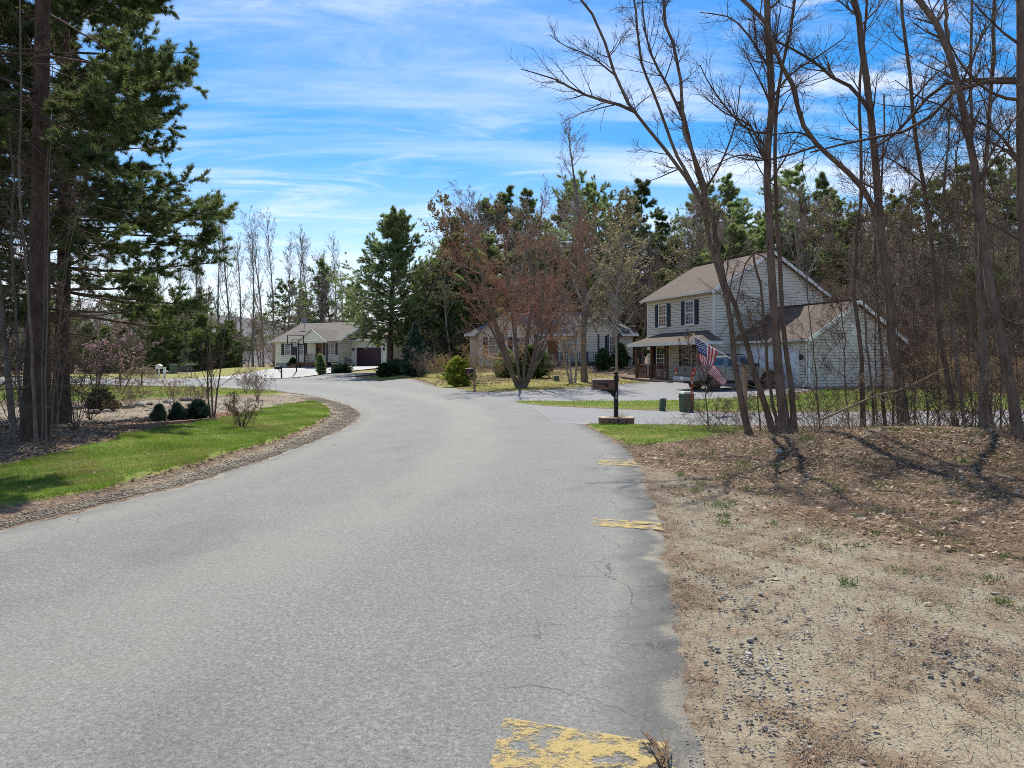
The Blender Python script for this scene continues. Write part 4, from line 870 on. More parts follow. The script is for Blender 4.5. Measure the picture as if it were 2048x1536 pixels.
    bp = MB(); bp.prism([(-.14, .50), (-.17, .60), (-.14, .74), (.10, .76), (.10, .52)], -.90, .90, 'y'); b_ = bp.build('rear_bumper', 'chrome', t, bevel=.015)
    pl = MB(); pl.box(-.185, -.172, -.16, .16, .58, .72); pl.build('licence_plate', 'paint_white', b_); st = MB(); st.box(-.16, -.05, -.75, .75, .745, .772); st.build('step_pad', 'black_plastic', b_)
    fb = MB(); fb.prism([(5.20, .48), (5.20, .74), (5.42, .74), (5.46, .62), (5.40, .48)], -.90, .90, 'y'); fb.build('front_bumper', 'black_plastic', t, bevel=.02)
    for s in (-1, 1):
        hl = MB(); hl.box(5.16, 5.33, s * .60 if s > 0 else -.88, .88 if s > 0 else -.60, .84, 1.0); hl.build('headlight', 'lamp_pale', t, bevel=.02)
        mr = MB(); mr.box(3.50, 3.66, s * (W + .02) if s > 0 else -W - .26, W + .26 if s > 0 else -W - .02, 1.22, 1.42); mr.build('wing_mirror', 'black_plastic', t, bevel=.03)
        for xc in (1.15, 4.45):
            fl = MB(); A = arch(xc, .52, low, 12); B = arch(xc, .455, low, 12); yo = s * (W + .045); yi = s * (W - .02)
            for i in range(12):
                fl.hexa([(A[i][0], yi, A[i][1]), (A[i + 1][0], yi, A[i + 1][1]), (B[i + 1][0], yi, B[i + 1][1]), (B[i][0], yi, B[i][1]), (A[i][0], yo, A[i][1]), (A[i + 1][0], yo, A[i + 1][1]), (B[i + 1][0], yo, B[i + 1][1]), (B[i][0], yo, B[i][1])])
            fl.build('wheel_flare', 'black_plastic', t)
            y0 = s * (W - .24); y1 = s * (W + .015); prof = [(.20, 0), (.34, 0), (.385, .03), (.39, .22), (.37, .25), (.22, .255)]
            ty = MB(); k = 20
            for r, a in prof:
                for i in range(k): q = 2 * math.pi * i / k; ty.v.append((xc + r * math.cos(q), y0 + s * a, .39 + r * math.sin(q)))
            for j in range(len(prof) - 1):
                for i in range(k): ii = (i + 1) % k; ty.f.append((j * k + i, j * k + ii, (j + 1) * k + ii, (j + 1) * k + i)); ty.uv.append(None); ty.m.append(0)
            wh = ty.build('wheel', 'rubber', t, smooth=True)
            rm = MB()
            for q in range(6): an = q * math.pi / 3; rm.beam((xc + .05 * math.cos(an), s * (W - .01), .39 + .05 * math.sin(an)), (xc + .23 * math.cos(an), s * (W - .01), .39 + .23 * math.sin(an)), .03, .075, (0, 1, 0))
            rm.tube((xc, s * (W - .03), .39), (xc, s * (W + .005), .39), .07, n=10); rm.tube((xc, s * (W - .16), .39), (xc, s * (W - .14), .39), .235, n=16); rm.build('rim', 'dish_grey', wh)
    un = MB(); un.box(.3, 5.0, -.55, .55, .36, .56); un.box(1.7, 3.9, -W + .02, -W + .12, .40, .46); un.box(1.7, 3.9, W - .12, W - .02, .40, .46); un.build('underbody', 'black_plastic', t)
pickup()

# ------------------------------------------------------------------ trees: tubes, branching, needles
def norm(v): return v / (np.linalg.norm(v, axis=-1, keepdims=True) + 1e-9)
def tubes(groups):
    """groups: list of (pts (B,n,3), rad (B,n), sides) -> V, Q"""
    Vs, Qs, b = [], [], 0
    for pts, r, k in groups:
        if len(pts) == 0: continue
        B, n, _ = pts.shape
        t = norm(np.gradient(pts, axis=1)); mt = np.abs(norm(t.mean(1))); ref = np.zeros((B, 3)); ref[np.arange(B), np.argmin(mt, 1)] = 1.0
        u = norm(np.cross(t, ref[:, None, :])); w = np.cross(t, u)
        q = 2 * np.pi * np.arange(k) / k
        V = pts[:, :, None, :] + r[:, :, None, None] * (u[:, :, None, :] * np.cos(q)[None, None, :, None] + w[:, :, None, :] * np.sin(q)[None, None, :, None])
        idx = b + np.arange(B * n * k).reshape(B, n, k); nx = np.roll(idx, -1, 2)
        Q = np.stack([idx[:, :-1], nx[:, :-1], nx[:, 1:], idx[:, 1:]], -1).reshape(-1, 4)
        Vs.append(V.reshape(-1, 3)); Qs.append(Q); b += B * n * k
    if not Vs: return np.zeros((0, 3)), np.zeros((0, 4), int)
    return np.concatenate(Vs), np.concatenate(Qs)
def polyline(rng, p0, d0, L, n, wobble, up):
    """B random bent lines"""
    B = len(p0); d = norm(d0)[:, None, :] + np.cumsum(rng.normal(0, wobble, (B, n, 3)), 1)
    upv = np.asarray(up, float)
    d[..., 2] += (upv[:, None] if upv.ndim else upv) * np.linspace(0, 1, n)[None, :]
    d = norm(d); d[:, 0] = 0
    return p0[:, None, :] + np.cumsum(d * (np.asarray(L)[:, None, None] / (n - 1)), 1)
def spawn(rng, pts, r, k, t0, t1, a0, a1, Lf, rf, n, wobble, up, taper=0.25, lenpow=0.6, flat=0.0, minr=0.0, Labs=None):
    B, n0, _ = pts.shape
    idx = np.repeat(np.arange(B), k); M = len(idx); t = rng.uniform(t0, t1, M)
    s = t * (n0 - 1.001); i = s.astype(int); f = (s - i)[:, None]
    p = pts[idx, i] * (1 - f) + pts[idx, i + 1] * f; tan = norm(pts[idx, i + 1] - pts[idx, i])
    pr = r[idx, i] * (1 - f[:, 0]) + r[idx, i + 1] * f[:, 0]
    q = rng.normal(size=(M, 3)); q[:, 2] *= (1 - flat); q -= (q * tan).sum(1)[:, None] * tan; q = norm(q)
    a = rng.uniform(a0, a1, M)[:, None]; d = tan * np.cos(a) + q * np.sin(a)
    plen = np.linalg.norm(np.diff(pts, axis=1), axis=2).sum(1)[idx] if Labs is None else Labs
    L = plen * Lf * (1 - lenpow * t) * rng.uniform(0.6, 1.3, M)
    r0 = np.maximum(pr * rf * rng.uniform(.7, 1.1, M), minr)
    c = polyline(rng, p, d, L, n, wobble, up)
    rr = r0[:, None] * np.linspace(1, taper, n)[None, :]
    return c, rr
def needles(rng, pos, dr, K, ln, wd, spread):
    M = len(pos); D = norm(dr)[:, None, :] + rng.normal(0, spread, (M, K, 3)); D = norm(D)
    L = ln * rng.uniform(.6, 1.2, (M, K, 1)); side = norm(np.cross(D, rng.normal(size=(M, K, 3)))) * wd * rng.uniform(.6, 1.3, (M, K, 1)) / 2
    p = pos[:, None, :] + rng.normal(0, ln * .12, (M, K, 3))
    V = np.stack([p - side, p + side, p + D * L], 2).reshape(-1, 3)
    return V, np.arange(len(V)).reshape(-1, 3)
def leaves(rng, pos, size, asp=0.6, flat=0.0, curl=0.2):
    """small bent two-triangle blades"""
    M = len(pos); a = rng.normal(size=(M, 3)); a[:, 2] *= (1 - flat); a = norm(a); n_ = rng.normal(size=(M, 3)); n_[:, 2] += flat * 4; b = norm(np.cross(a, n_)); c = np.cross(a, b)
    s = size * rng.uniform(.6, 1.3, (M, 1))
    V = np.stack([pos - a * s, pos + b * s * asp + c * s * curl, pos + a * s, pos - b * s * asp + c * s * curl * rng.uniform(-1, 1, (M, 1))], 1).reshape(-1, 3)
    k = np.arange(M)[:, None] * 4
    return V, np.concatenate([k + np.array([[0, 1, 2]]), k + np.array([[0, 2, 3]])], 0)
def along(rng, pts, k, t0=0.2, t1=1.0):
    B, n0, _ = pts.shape; idx = np.repeat(np.arange(B), k); t = rng.uniform(t0, t1, len(idx)) * (n0 - 1.001); i = t.astype(int); f = (t - i)[:, None]
    return pts[idx, i] * (1 - f) + pts[idx, i + 1] * f, norm(pts[idx, i + 1] - pts[idx, i])

def bare_mesh(seed, H, r0, lean=(0, 0), k1=16, k2=9, k3=7, ang=(.5, 1.0), l1=.42, up=.35, t0=.3, minr=.004, bud=None, budk=0, buds=.03, wob=.06, n_stem=1, spread=.0, l2=.5, l3=.5, keep=1.0, k4=0):
    """bare deciduous tree: trunk mesh, branch mesh and (if bud) a bud mesh"""
    rng = np.random.default_rng(seed)
    a = rng.uniform(0, 6.28) + np.arange(n_stem) * 6.28 / n_stem
    p0 = np.stack([np.cos(a), np.sin(a), np.zeros(n_stem)], 1) * (r0 * 1.2 if n_stem > 1 else 0)
    d0 = np.stack([np.cos(a) * spread + lean[0], np.sin(a) * spread + lean[1], np.ones(n_stem)], 1)
    tr = polyline(rng, p0, d0, np.full(n_stem, H) * rng.uniform(.85, 1.0, n_stem), 12, wob, .25)
    rr = np.repeat((r0 * np.linspace(1, .12, 12) ** .9)[None, :], n_stem, 0) * (1 if n_stem == 1 else .62); rr[:, 0] *= 1.25
    B1, R1 = spawn(rng, tr, rr, k1, t0, 1.0, ang[0], ang[1], l1, .55, 8, .10, up, .2, .65, 0, minr)
    B2, R2 = spawn(rng, B1, R1, k2, .2, 1.0, .4, 1.0, l2, .55, 6, .12, up * .7, .3, .5, 0, minr)
    B3, R3 = spawn(rng, B2, R2, k3, .15, 1.0, .35, 1.0, l3, .6, 4, .14, up * .5, .4, .4, 0, minr)
    V1, Q1 = tubes([(tr, rr, 8)]); grp = [(B1, R1, 5), (B2, R2, 3), (B3, R3, 3)]
    if k4:
        B4, R4 = spawn(rng, B3, R3, k4, .2, 1.0, .35, 1.0, .55, .7, 3, .12, up * .4, .5, .3, 0, minr); grp.append((B4, R4, 3)); B3 = B4
    V2, Q2 = tubes(grp)
    out = [(V1, None, Q1), (V2, None, Q2)]
    if bud:
        pp, dd = along(rng, B3, budk, .3, 1.0); Vb, Tb = leaves(rng, pp, buds, .6); out.append((Vb, Tb, None))
    return out
def pine_mesh(seed, H, R, r0, base=.12, whorl=.5, per=5, K=8, ln=.34, wd=.055, tuft=8, sub=8, droop=.15, shape=1.0, irregular=.3, minr=.006, dead=True, top=.25, spread=.55, subL=.42):
    """white pine like conifer: trunk, boughs, needles"""
    rng = np.random.default_rng(seed)
    tr = polyline(rng, np.zeros((1, 3)), np.array([[0, 0, 1.0]]), np.array([H]), 14, .02, .3); rr = (r0 * np.linspace(1, .06, 14))[None, :]; rr[:, 0] *= 1.3
    zs = np.arange(base * H, H * .985, whorl); zs = np.repeat(zs, per); M = len(zs); zs = np.clip(zs + rng.normal(0, whorl * .25, M), .05 * H, H * .99)
    f = (zs / H - base) / (1 - base); Lb = R * (np.clip(1 - f, 0.0, 1) ** shape * (1 - top) + top * (1 - f) + .05) * np.clip(rng.normal(1, irregular, M), .3, 1.7) * np.minimum(1, .55 + 2.2 * np.clip(f, 0, 1))
    i = zs / H * 13 * .999; ii = i.astype(int); p0 = tr[0, ii] * (1 - (i - ii))[:, None] + tr[0, ii + 1] * (i - ii)[:, None]
    az = rng.uniform(0, 6.28, M); el = rng.normal(.12 + .55 * np.clip(f, 0, 1) ** 1.5 - droop * (1 - f), .12, M)
    d0 = np.stack([np.cos(az) * np.cos(el), np.sin(az) * np.cos(el), np.sin(el)], 1)
    B1 = polyline(rng, p0, d0, Lb, 7, .05, .22); R1 = (np.clip(Lb * .016, .012, .09))[:, None] * np.linspace(1, .25, 7)[None, :]
    B2, R2 = spawn(rng, B1, R1, sub, .28, 1.0, .5, 1.1, subL, .5, 5, .08, .12, .4, .45, .75, minr)
    tips = [along(rng, B2, tuft, .15, 1.0), along(rng, B1, 5, .55, 1.0)]
    pos = np.concatenate([t[0] for t in tips]); dr = np.concatenate([t[1] for t in tips]); dr[:, 2] += .25
    Vn, Tn = needles(rng, pos, dr, K, ln, wd, spread)
    V1, Q1 = tubes([(tr, rr, 9)]); V2, Q2 = tubes([(B1, R1, 4), (B2, R2, 3)])
    return [(V1, None, Q1), (V2, None, Q2), (Vn, Tn, None)]
def make_tree_meshes(name, parts, mats):
    nm = ('trunk', 'branches', 'crown')
    return [(nm[i], mesh_np(name + '_' + nm[i], p[0], p[1], p[2], smooth=(i == 0), mats=[mats[i]])) for i, p in enumerate(parts)]
def place_tree(meshes, name, label, cat, loc, rz=0.0, s=1.0, sz=None, group=None):
    t = thing(name, label, cat, loc, rz, group); t.scale = (s, s, sz or s)
    for n, me in meshes: obj(n, me, t)
    return t

# ---- the wood behind: a few meshes of each kind, copied
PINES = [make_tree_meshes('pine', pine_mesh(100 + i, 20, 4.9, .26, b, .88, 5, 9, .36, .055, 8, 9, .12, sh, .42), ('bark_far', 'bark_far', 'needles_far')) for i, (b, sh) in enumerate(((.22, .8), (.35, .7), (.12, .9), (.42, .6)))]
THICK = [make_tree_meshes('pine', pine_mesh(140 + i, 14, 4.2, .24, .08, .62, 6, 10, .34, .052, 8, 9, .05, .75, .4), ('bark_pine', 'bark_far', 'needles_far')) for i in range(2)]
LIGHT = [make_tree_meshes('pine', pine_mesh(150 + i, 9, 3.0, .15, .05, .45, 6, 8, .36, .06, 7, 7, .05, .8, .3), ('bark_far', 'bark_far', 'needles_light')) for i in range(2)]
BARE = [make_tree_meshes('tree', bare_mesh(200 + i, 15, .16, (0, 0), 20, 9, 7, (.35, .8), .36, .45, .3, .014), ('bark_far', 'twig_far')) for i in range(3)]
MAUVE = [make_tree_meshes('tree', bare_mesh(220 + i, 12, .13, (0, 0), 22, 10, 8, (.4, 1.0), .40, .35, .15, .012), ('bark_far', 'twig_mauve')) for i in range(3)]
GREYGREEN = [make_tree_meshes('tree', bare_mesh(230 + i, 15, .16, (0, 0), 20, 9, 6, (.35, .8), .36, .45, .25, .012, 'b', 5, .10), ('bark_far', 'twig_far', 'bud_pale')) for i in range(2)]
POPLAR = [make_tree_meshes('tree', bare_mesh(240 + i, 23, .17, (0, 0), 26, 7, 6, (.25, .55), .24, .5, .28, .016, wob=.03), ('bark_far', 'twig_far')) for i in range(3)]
BRUSH = [make_tree_meshes('brush', bare_mesh(260 + i, 3.6, .035, (0, 0), 9, 7, 6, (.3, .9), .5, .3, .08, .007, n_stem=7, spread=.45, wob=.10), ('twig_mauve' if i < 2 else 'twig_tan', 'twig_mauve' if i < 2 else 'twig_tan')) for i in range(3)]
def top_h(px_top, d, X): return (HY - px_top) / FOC * d + EYE - bz(X, d)
ORD = 'first second third fourth fifth sixth seventh eighth ninth tenth eleventh twelfth thirteenth fourteenth fifteenth sixteenth seventeenth eighteenth nineteenth twentieth twenty-first twenty-second twenty-third twenty-fourth'.split()
ORD += ['twenty-' + o for o in ORD[4:9]] + ['thirtieth'] + ['thirty-' + o for o in ORD[:9]] + ['fortieth'] + ['forty-' + o for o in ORD[:9]]
def forest():
    rng = np.random.default_rng(5)
    def put(kind, H0, px, d, ytop, name, label, cat, group):
        X = (px - CX) / FOC * d; h = max(top_h(ytop, d, X), 2.0); z = bz(X, d); m = kind[rng.integers(len(kind))]; s = h / H0
        place_tree(m, name, label, cat, (X, d, z - .05), rng.uniform(0, 6.28), s * rng.uniform(.9, 1.15) if s < 1.2 else s * .95, s, group)
    LP = 'tall white pine in the wood standing behind the three houses'
    # skyline pines behind the white and the grey house: (px, top row, distance)
    for n_, (px, yt, d) in enumerate(sorted(((885, 432, 76), (925, 418, 80), (965, 400, 84), (1010, 385, 86), (1060, 380, 84), (1105, 392, 88), (1160, 347, 84), (1200, 365, 90), (1245, 420, 84), (1283, 347, 82), (1330, 430, 86),
                      (1400, 370, 92), (1440, 400, 86), (1475, 352, 90), (1520, 372, 84), (1575, 340, 88), (1610, 345, 86), (1655, 385, 90), (1790, 380, 84), (1850, 360, 80), (1925, 330, 78), (1990, 320, 80), (2060, 310, 76), (1745, 420, 90)))):
        put(PINES, 20, px, d, yt, 'pine_tree', ORD[n_] + ' from the left of the tall skyline pines behind the houses', 'tree', 'pines behind the houses')
    for n_, (px, yt, d) in enumerate(sorted(((905, 470, 72), (940, 500, 70), (870, 520, 74), (975, 470, 74), (1030, 500, 76), (1090, 480, 76), (1140, 500, 74), (1490, 450, 64), (1540, 430, 68), (1600, 470, 66), (1440, 480, 66), (1690, 430, 66), (1390, 520, 70), (1320, 540, 72), (1270, 560, 74), (1210, 540, 74), (1960, 520, 58), (2010, 500, 56), (2070, 470, 54), (1850, 560, 62)))):
        put(THICK, 14, px, d, yt, 'pine_tree', ORD[n_] + ' from the left of the bushy lower pines just behind the houses', 'tree', 'bushy pines behind the houses')
    for i in range(46):
        px = rng.uniform(1180, 2150); d = rng.uniform(60, 96); yt = rng.uniform(370, 520)
        if 1290 < px < 1830 and d < 62: d += 8
        kind = (BARE, MAUVE, GREYGREEN)[rng.choice(3, p=[.35, .4, .25])]
        put(kind, {0: 15, 1: 12, 2: 15}[[BARE, MAUVE, GREYGREEN].index(kind)], px, d, yt, 'bare_tree', ('tall grey leafless tree among the pines behind the houses', 'twiggy mauve brown leafless tree in the wood behind the houses', 'pale budding tree among the pines behind the houses')[[BARE, MAUVE, GREYGREEN].index(kind)], 'tree', 'leafless trees behind the houses')
    for i in range(105):
        px = rng.uniform(840, 2150); d = rng.uniform(64, 84); yt = rng.uniform(385, 570); j = rng.choice(3, p=[.3, .45, .25]); kind = (BARE, MAUVE, GREYGREEN)[j]
        put(kind, (15, 12, 15)[j], px, d, yt, 'bare_tree', ('grey leafless tree at the front edge of the wood', 'twiggy brown leafless tree at the front edge of the wood', 'pale budding tree at the front edge of the wood')[j], 'tree', 'front row of the wood')
    for i in range(22):
        px = rng.uniform(1660, 2150); d = rng.uniform(44, 58); put(MAUVE, 12, px, d, rng.uniform(430, 600), 'bare_tree', 'dense brown thicket tree beyond the cedar fence', 'tree', 'thicket beyond the cedar fence')
    for i in range(34):
        px = rng.uniform(840, 1290); d = rng.uniform(66, 80); put(BRUSH if rng.random() < .7 else LIGHT, 3.6 if True else 9, px, d, rng.uniform(620, 680), 'brush', 'low brown brush at the edge of the wood behind the white house', 'shrub', 'brush behind the white house')
    for i in range(30):
        px = rng.uniform(1640, 2150); d = rng.uniform(40, 50); put(BRUSH, 3.6, px, d, rng.uniform(600, 690), 'brush', 'tangled brown brush beside the grey house garage', 'shrub', 'brush beside the garage')
    # the left: lower and farther wood across the far road
    for i in range(44):
        px = rng.uniform(-160, 720); d = rng.uniform(98, 150); kind, H0, lab = ((PINES, 20, 'far green pine across the road beyond the left garden'), (MAUVE, 12, 'far brown leafless tree across the road beyond the left garden'), (GREYGREEN, 15, 'far pale budding tree across the road beyond the left garden'))[rng.choice(3, p=[.4, .38, .22])]
        put(kind, H0, px, d, rng.uniform(555, 625), 'far_tree', lab, 'tree', 'low wood across the far road')
    for i in range(40):
        px = rng.uniform(-120, 560); d = rng.uniform(84, 100) + (8 if 340 < px < 490 else 0); kind, H0, lab = ((LIGHT, 9, 'bright green young pine across the far road'), (MAUVE, 12, 'brown leafless tree close behind the far road'), (BRUSH, 3.6, 'brown roadside brush along the far road'))[rng.choice(3, p=[.4, .3, .3])]
        put(kind, H0, px, d, rng.uniform(600, 690), 'roadside_tree', lab, 'tree', 'young growth along the far road')
    for n_, (px, yt) in enumerate(sorted(((388, 440), (412, 470), (436, 425), (462, 405), (483, 440), (506, 412), (527, 425), (548, 430), (575, 440), (597, 425), (618, 470), (640, 480), (672, 475), (322, 470), (350, 455), (296, 480), (690, 500)))):
        put(POPLAR, 23, px, rng.uniform(100, 116), yt, 'poplar_tree', ORD[n_] + ' from the left of the tall slender leafless poplars above the low wood', 'tree', 'row of tall poplars')
    for px, yt, d, k in ((640, 520, 96, PINES), (672, 505, 98, MAUVE), (625, 540, 95, MAUVE), (655, 560, 94, MAUVE), (600, 590, 96, MAUVE), (560, 600, 98, MAUVE), (700, 560, 94, PINES), (520, 610, 97, MAUVE)):
        put(k, 20 if k is PINES else 12, px, d, yt, 'bare_tree', 'dark thicket tree rising behind the cream ranch house', 'tree', 'thicket behind the cream house')
forest()
def single_out():
    by = {}
    for o in COL.objects:
        if o.parent is None and 'label' in o and o.type == 'EMPTY': by.setdefault(o['label'], []).append(o)
    for lb, l in by.items():
        if len(l) > 1:
            for n_, o in enumerate(sorted(l, key=lambda q: q.location.x / q.location.y)): o['label'] = ORD[n_] + ' from left, ' + lb
single_out()

# ------------------------------------------------------------------ near trees on the right, traced as stems in space
def stem_pts(px, d0, d1=None, extend=0.0, n=18):
    d1 = d0 if d1 is None else d1; m = len(px)
    p = [P(x, y, d0 + (d1 - d0) * i / (m - 1)) for i, (x, y) in enumerate(px)]
    if px[0][1] > 820: p[0].z = min(p[0].z, bz(p[0].x, p[0].y)) - .12
    if extend: p.append(p[-1] + (p[-1] - p[-2]).normalized() * extend)
    return resample([tuple(q) for q in p], n)
def near_tree(name, label, seed, stems, limbs=(), mats=('bark_brown', 'twig_dark'), k1=9, k2=7, k3=6, t0=.45, l1=.16, up=.2, minr=.0032, group=None, bud=None, budk=2, buds=.02, ang=(.5, 1.25), cat='tree', l2=.6, l3=.6):
    """stems / limbs: (pixel path, width at start, width at end, distance[, end distance, extend])"""
    rng = np.random.default_rng(seed); S, R = [], []; k1 = int(k1 * 1.5); k2 += 1; k3 += 2
    for px, w0, w1, d, *o in stems:
        S.append(stem_pts(px, d, o[0] if o else None, o[1] if len(o) > 1 else 0)); t = np.linspace(0, 1, 18); r = .72 * (w0 + (w1 - w0) * t ** .45) / 2 / FOC * d; r[0] *= 1.7 if px[0][1] > 820 else 1; r[1] *= 1.12; R.append(r)
    S = np.array(S); R = np.array(R); base = S[0, 0].copy(); base[2] += .12
    S[:, 2:] += rng.normal(0, .012, S[:, 2:].shape)
    B1, R1 = spawn(rng, S, R, k1, t0, 1.0, ang[0], ang[1], l1, .42, 8, .12, up, .25, .35, 0, minr * 2)
    if limbs:
        lb = np.array([resample([tuple(P(x, y, d + (o[0] - d if o else 0) * i / (len(px) - 1))) for i, (x, y) in enumerate(px)], 8) for px, w0, w1, d, *o in limbs])
        lr = np.array([.85 * (np.linspace(w0, w1, 8)) / 2 / FOC * d for px, w0, w1, d, *o in limbs])
        B1x, R1x = spawn(rng, lb, lr, 14, .15, 1.0, .4, 1.0, .42, .5, 6, .12, up, .25, .4, 0, minr * 1.5)
        LB = [(lb, lr, 6), (B1x, R1x, 4)]; e1, f1 = spawn(rng, B1x, R1x, k3, .15, 1.0, .4, 1.0, .6, .6, 4, .14, up, .4, .3, 0, minr); LB.append((e1, f1, 3))
    else: LB = []
    B2, R2 = spawn(rng, B1, R1, k2, .15, 1.0, .4, 1.0, l2, .55, 6, .13, up, .35, .4, 0, minr * 1.3)
    B3, R3 = spawn(rng, B2, R2, k3, .15, 1.0, .4, 1.0, l3, .6, 4, .14, up, .4, .3, 0, minr)
    t = thing(name, label, cat, tuple(base), 0, group)
    for i in range(len(S)):
        V, Q = tubes([(S[i:i + 1], R[i:i + 1], 10)]); obj('trunk', mesh_np('trunk', V - base, None, Q, True, [mats[0]]), t)
    V, Q = tubes([(B1, R1, 5), (B2, R2, 3), (B3, R3, 3)] + LB); obj('branches', mesh_np('branches', V - base, None, Q, False, [mats[1]]), t)
    if bud:
        tw = [B3, e1] if limbs else [B3]; vb, tb, n = [], [], 0
        for w in tw:
            pp, dd = along(rng, w, budk, .3, 1.0); v, tt = leaves(rng, pp, buds, .35); vb.append(v); tb.append(tt + n); n += len(v)
        obj('buds', mesh_np('buds', np.concatenate(vb) - base, np.concatenate(tb), None, False, [bud]), t)
    return t
def right_trees():
    br, tw = 'bark_brown', 'twig_dark'
    near_tree('leaning_tree', 'bare tree leaning left over the flag and splitting into three tall stems', 301,
        [([(1508, 900), (1480, 790), (1466, 690), (1457, 612), (1442, 545), (1419, 475), (1400, 400), (1345, 320), (1306, 270), (1271, 226), (1232, 152), (1212, 84), (1188, 34), (1155, -10)], 24, 6, 14.4, 14.6, .8),
         ([(1403, 405), (1380, 360), (1350, 305), (1330, 251), (1306, 182), (1286, 133), (1276, 64), (1268, -5)], 13, 5, 14.4, 14.8, 1.5),
         ([(1412, 440), (1409, 384), (1399, 344), (1379, 290), (1367, 241), (1360, 162), (1343, 84), (1330, 39), (1329, -5)], 15, 6, 14.4, 14.0, 1.6)],
        [([(1271, 224), (1237, 209), (1192, 197), (1153, 182), (1114, 160), (1042, 138)], 9, 2, 14.5), ([(1367, 241), (1340, 180), (1306, 118), (1290, 60), (1284, -5)], 8, 3, 14.2), ([(1232, 152), (1180, 112), (1130, 92), (1100, 70)], 5, 1.5, 14.6), ([(1400, 395), (1440, 330), (1470, 250), (1480, 170)], 6, 2, 14.4)], (br, tw), 11, 6, 5, .45, .10)
    near_tree('leaning_tree', 'bare slender trunk leaning left just behind the wooden flag post', 302,
        [([(1556, 895), (1533, 817), (1504, 738), (1489, 670), (1466, 603), (1451, 565), (1436, 500), (1425, 440), (1405, 380), (1392, 330)], 24, 9, 14.9, 15.4, 1.5)], [], (br, tw), 10, 5, 5, .4, .14)
    near_tree('snapped_sapling', 'thin dark sapling with a drooping broken top beside the thick straight trunk', 303,
        [([(1566, 890), (1539, 773), (1530, 685), (1524, 583), (1512, 533), (1506, 500)], 14, 6, 14.6)], [([(1507, 505), (1490, 530), (1478, 580), (1465, 640), (1462, 700)], 4, 1.2, 14.5), ([(1507, 505), (1535, 520), (1545, 560)], 4, 1.2, 14.6)], (br, tw), 8, 5, 4, .5, .16, -.2)
    near_tree('straight_tree', 'thick straight bare trunk with dark bark, nearest the middle of the clump', 304,
        [([(1576, 895), (1566, 820), (1557, 730), (1548, 626), (1542, 539), (1538, 440), (1535, 344), (1542, 246), (1540, 123), (1536, 60), (1532, -5)], 31, 15, 14.2, 14.2, 4)],
        [([(1540, 265), (1500, 262), (1460, 225), (1420, 170), (1400, 130)], 7, 2, 14.2), ([(1535, 330), (1500, 250), (1455, 230), (1405, 190)], 8, 2, 14.1), ([(1540, 140), (1500, 75), (1460, 35), (1400, 25)], 7, 2, 14.4), ([(1542, 200), (1580, 150), (1640, 110), (1690, 75)], 6, 2, 14.4), ([(1536, 320), (1480, 310), (1430, 330)], 5, 1.5, 14.0)], (br, tw), 14, 6, 5, .4, .12)
    near_tree('straight_tree', 'slimmer straight bare trunk close on the right of the thick one', 305,
        [([(1592, 893), (1586, 830), (1577, 744), (1565, 626), (1559, 509), (1554, 443), (1549, 295), (1556, 180), (1575, 90), (1590, -5)], 20, 7, 14.7, 14.9, 2)], [], (br, tw), 10, 6, 5, .4, .13)
    near_tree('forked_tree', 'big rough barked tree forking into a limb that sweeps far left', 306,
        [([(1815, 895), (1803, 808), (1797, 746), (1784, 667), (1778, 605), (1772, 542), (1762, 470), (1755, 380), (1749, 295), (1744, 236), (1734, 162), (1724, 98), (1717, 39), (1706, -5)], 34, 13, 14.3, 14.3, 3.5),
         ([(1766, 500), (1758, 443), (1734, 394), (1714, 364), (1670, 320), (1630, 285), (1601, 241), (1591, 182), (1571, 143), (1547, 89), (1527, 39), (1480, -5)], 19, 9, 14.3, 13.6, 1.5)],
        [([(1744, 232), (1710, 180), (1665, 155), (1630, 125), (1570, 90), (1540, 78)], 11, 5, 14.3), ([(1749, 295), (1800, 260), (1850, 200), (1900, 165), (2045, 158)], 5, 10, 14.3, 13.0), ([(1630, 285), (1600, 265), (1540, 270)], 6, 2, 14.1), ([(1640, 290), (1560, 315), (1500, 320), (1430, 300)], 6, 2, 13.9)], (br, tw), 13, 6, 5, .4, .11)
    near_tree('slim_tree', 'slim bare trunk standing before the garage gable vent', 307,
        [([(1728, 890), (1725, 792), (1723, 714), (1716, 652), (1706, 605), (1709, 542), (1712, 480), (1719, 408), (1722, 300), (1716, 200), (1725, 100), (1735, -5)], 16, 6, 14.9, 15.2, 1.5)], [], (br, tw), 10, 5, 5, .35, .13)
    near_tree('slim_tree', 'very thin bare sapling just right of the garage gable vent', 308,
        [([(1748, 888), (1744, 777), (1734, 699), (1730, 620), (1722, 558), (1723, 480), (1720, 380), (1738, 300)], 9, 3, 15.0)], [], ('bark_grey', 'twig'), 9, 5, 4, .35, .16)
    near_tree('slim_tree', 'thin bare trunk close on the left of the big forked tree', 309,
        [([(1776, 890), (1766, 777), (1764, 699), (1756, 620), (1751, 542), (1750, 460), (1765, 360), (1768, 260), (1770, 190)], 13, 4, 15.2)], [], (br, tw), 9, 5, 4, .4, .16)
    near_tree('slim_tree', 'short thin stem half hidden behind the big forked tree', 310, [([(1786, 888), (1787, 800), (1789, 720), (1800, 600), (1812, 500)], 9, 3, 15.8)], [], ('bark_grey', 'twig'), 9, 5, 4, .35, .2)
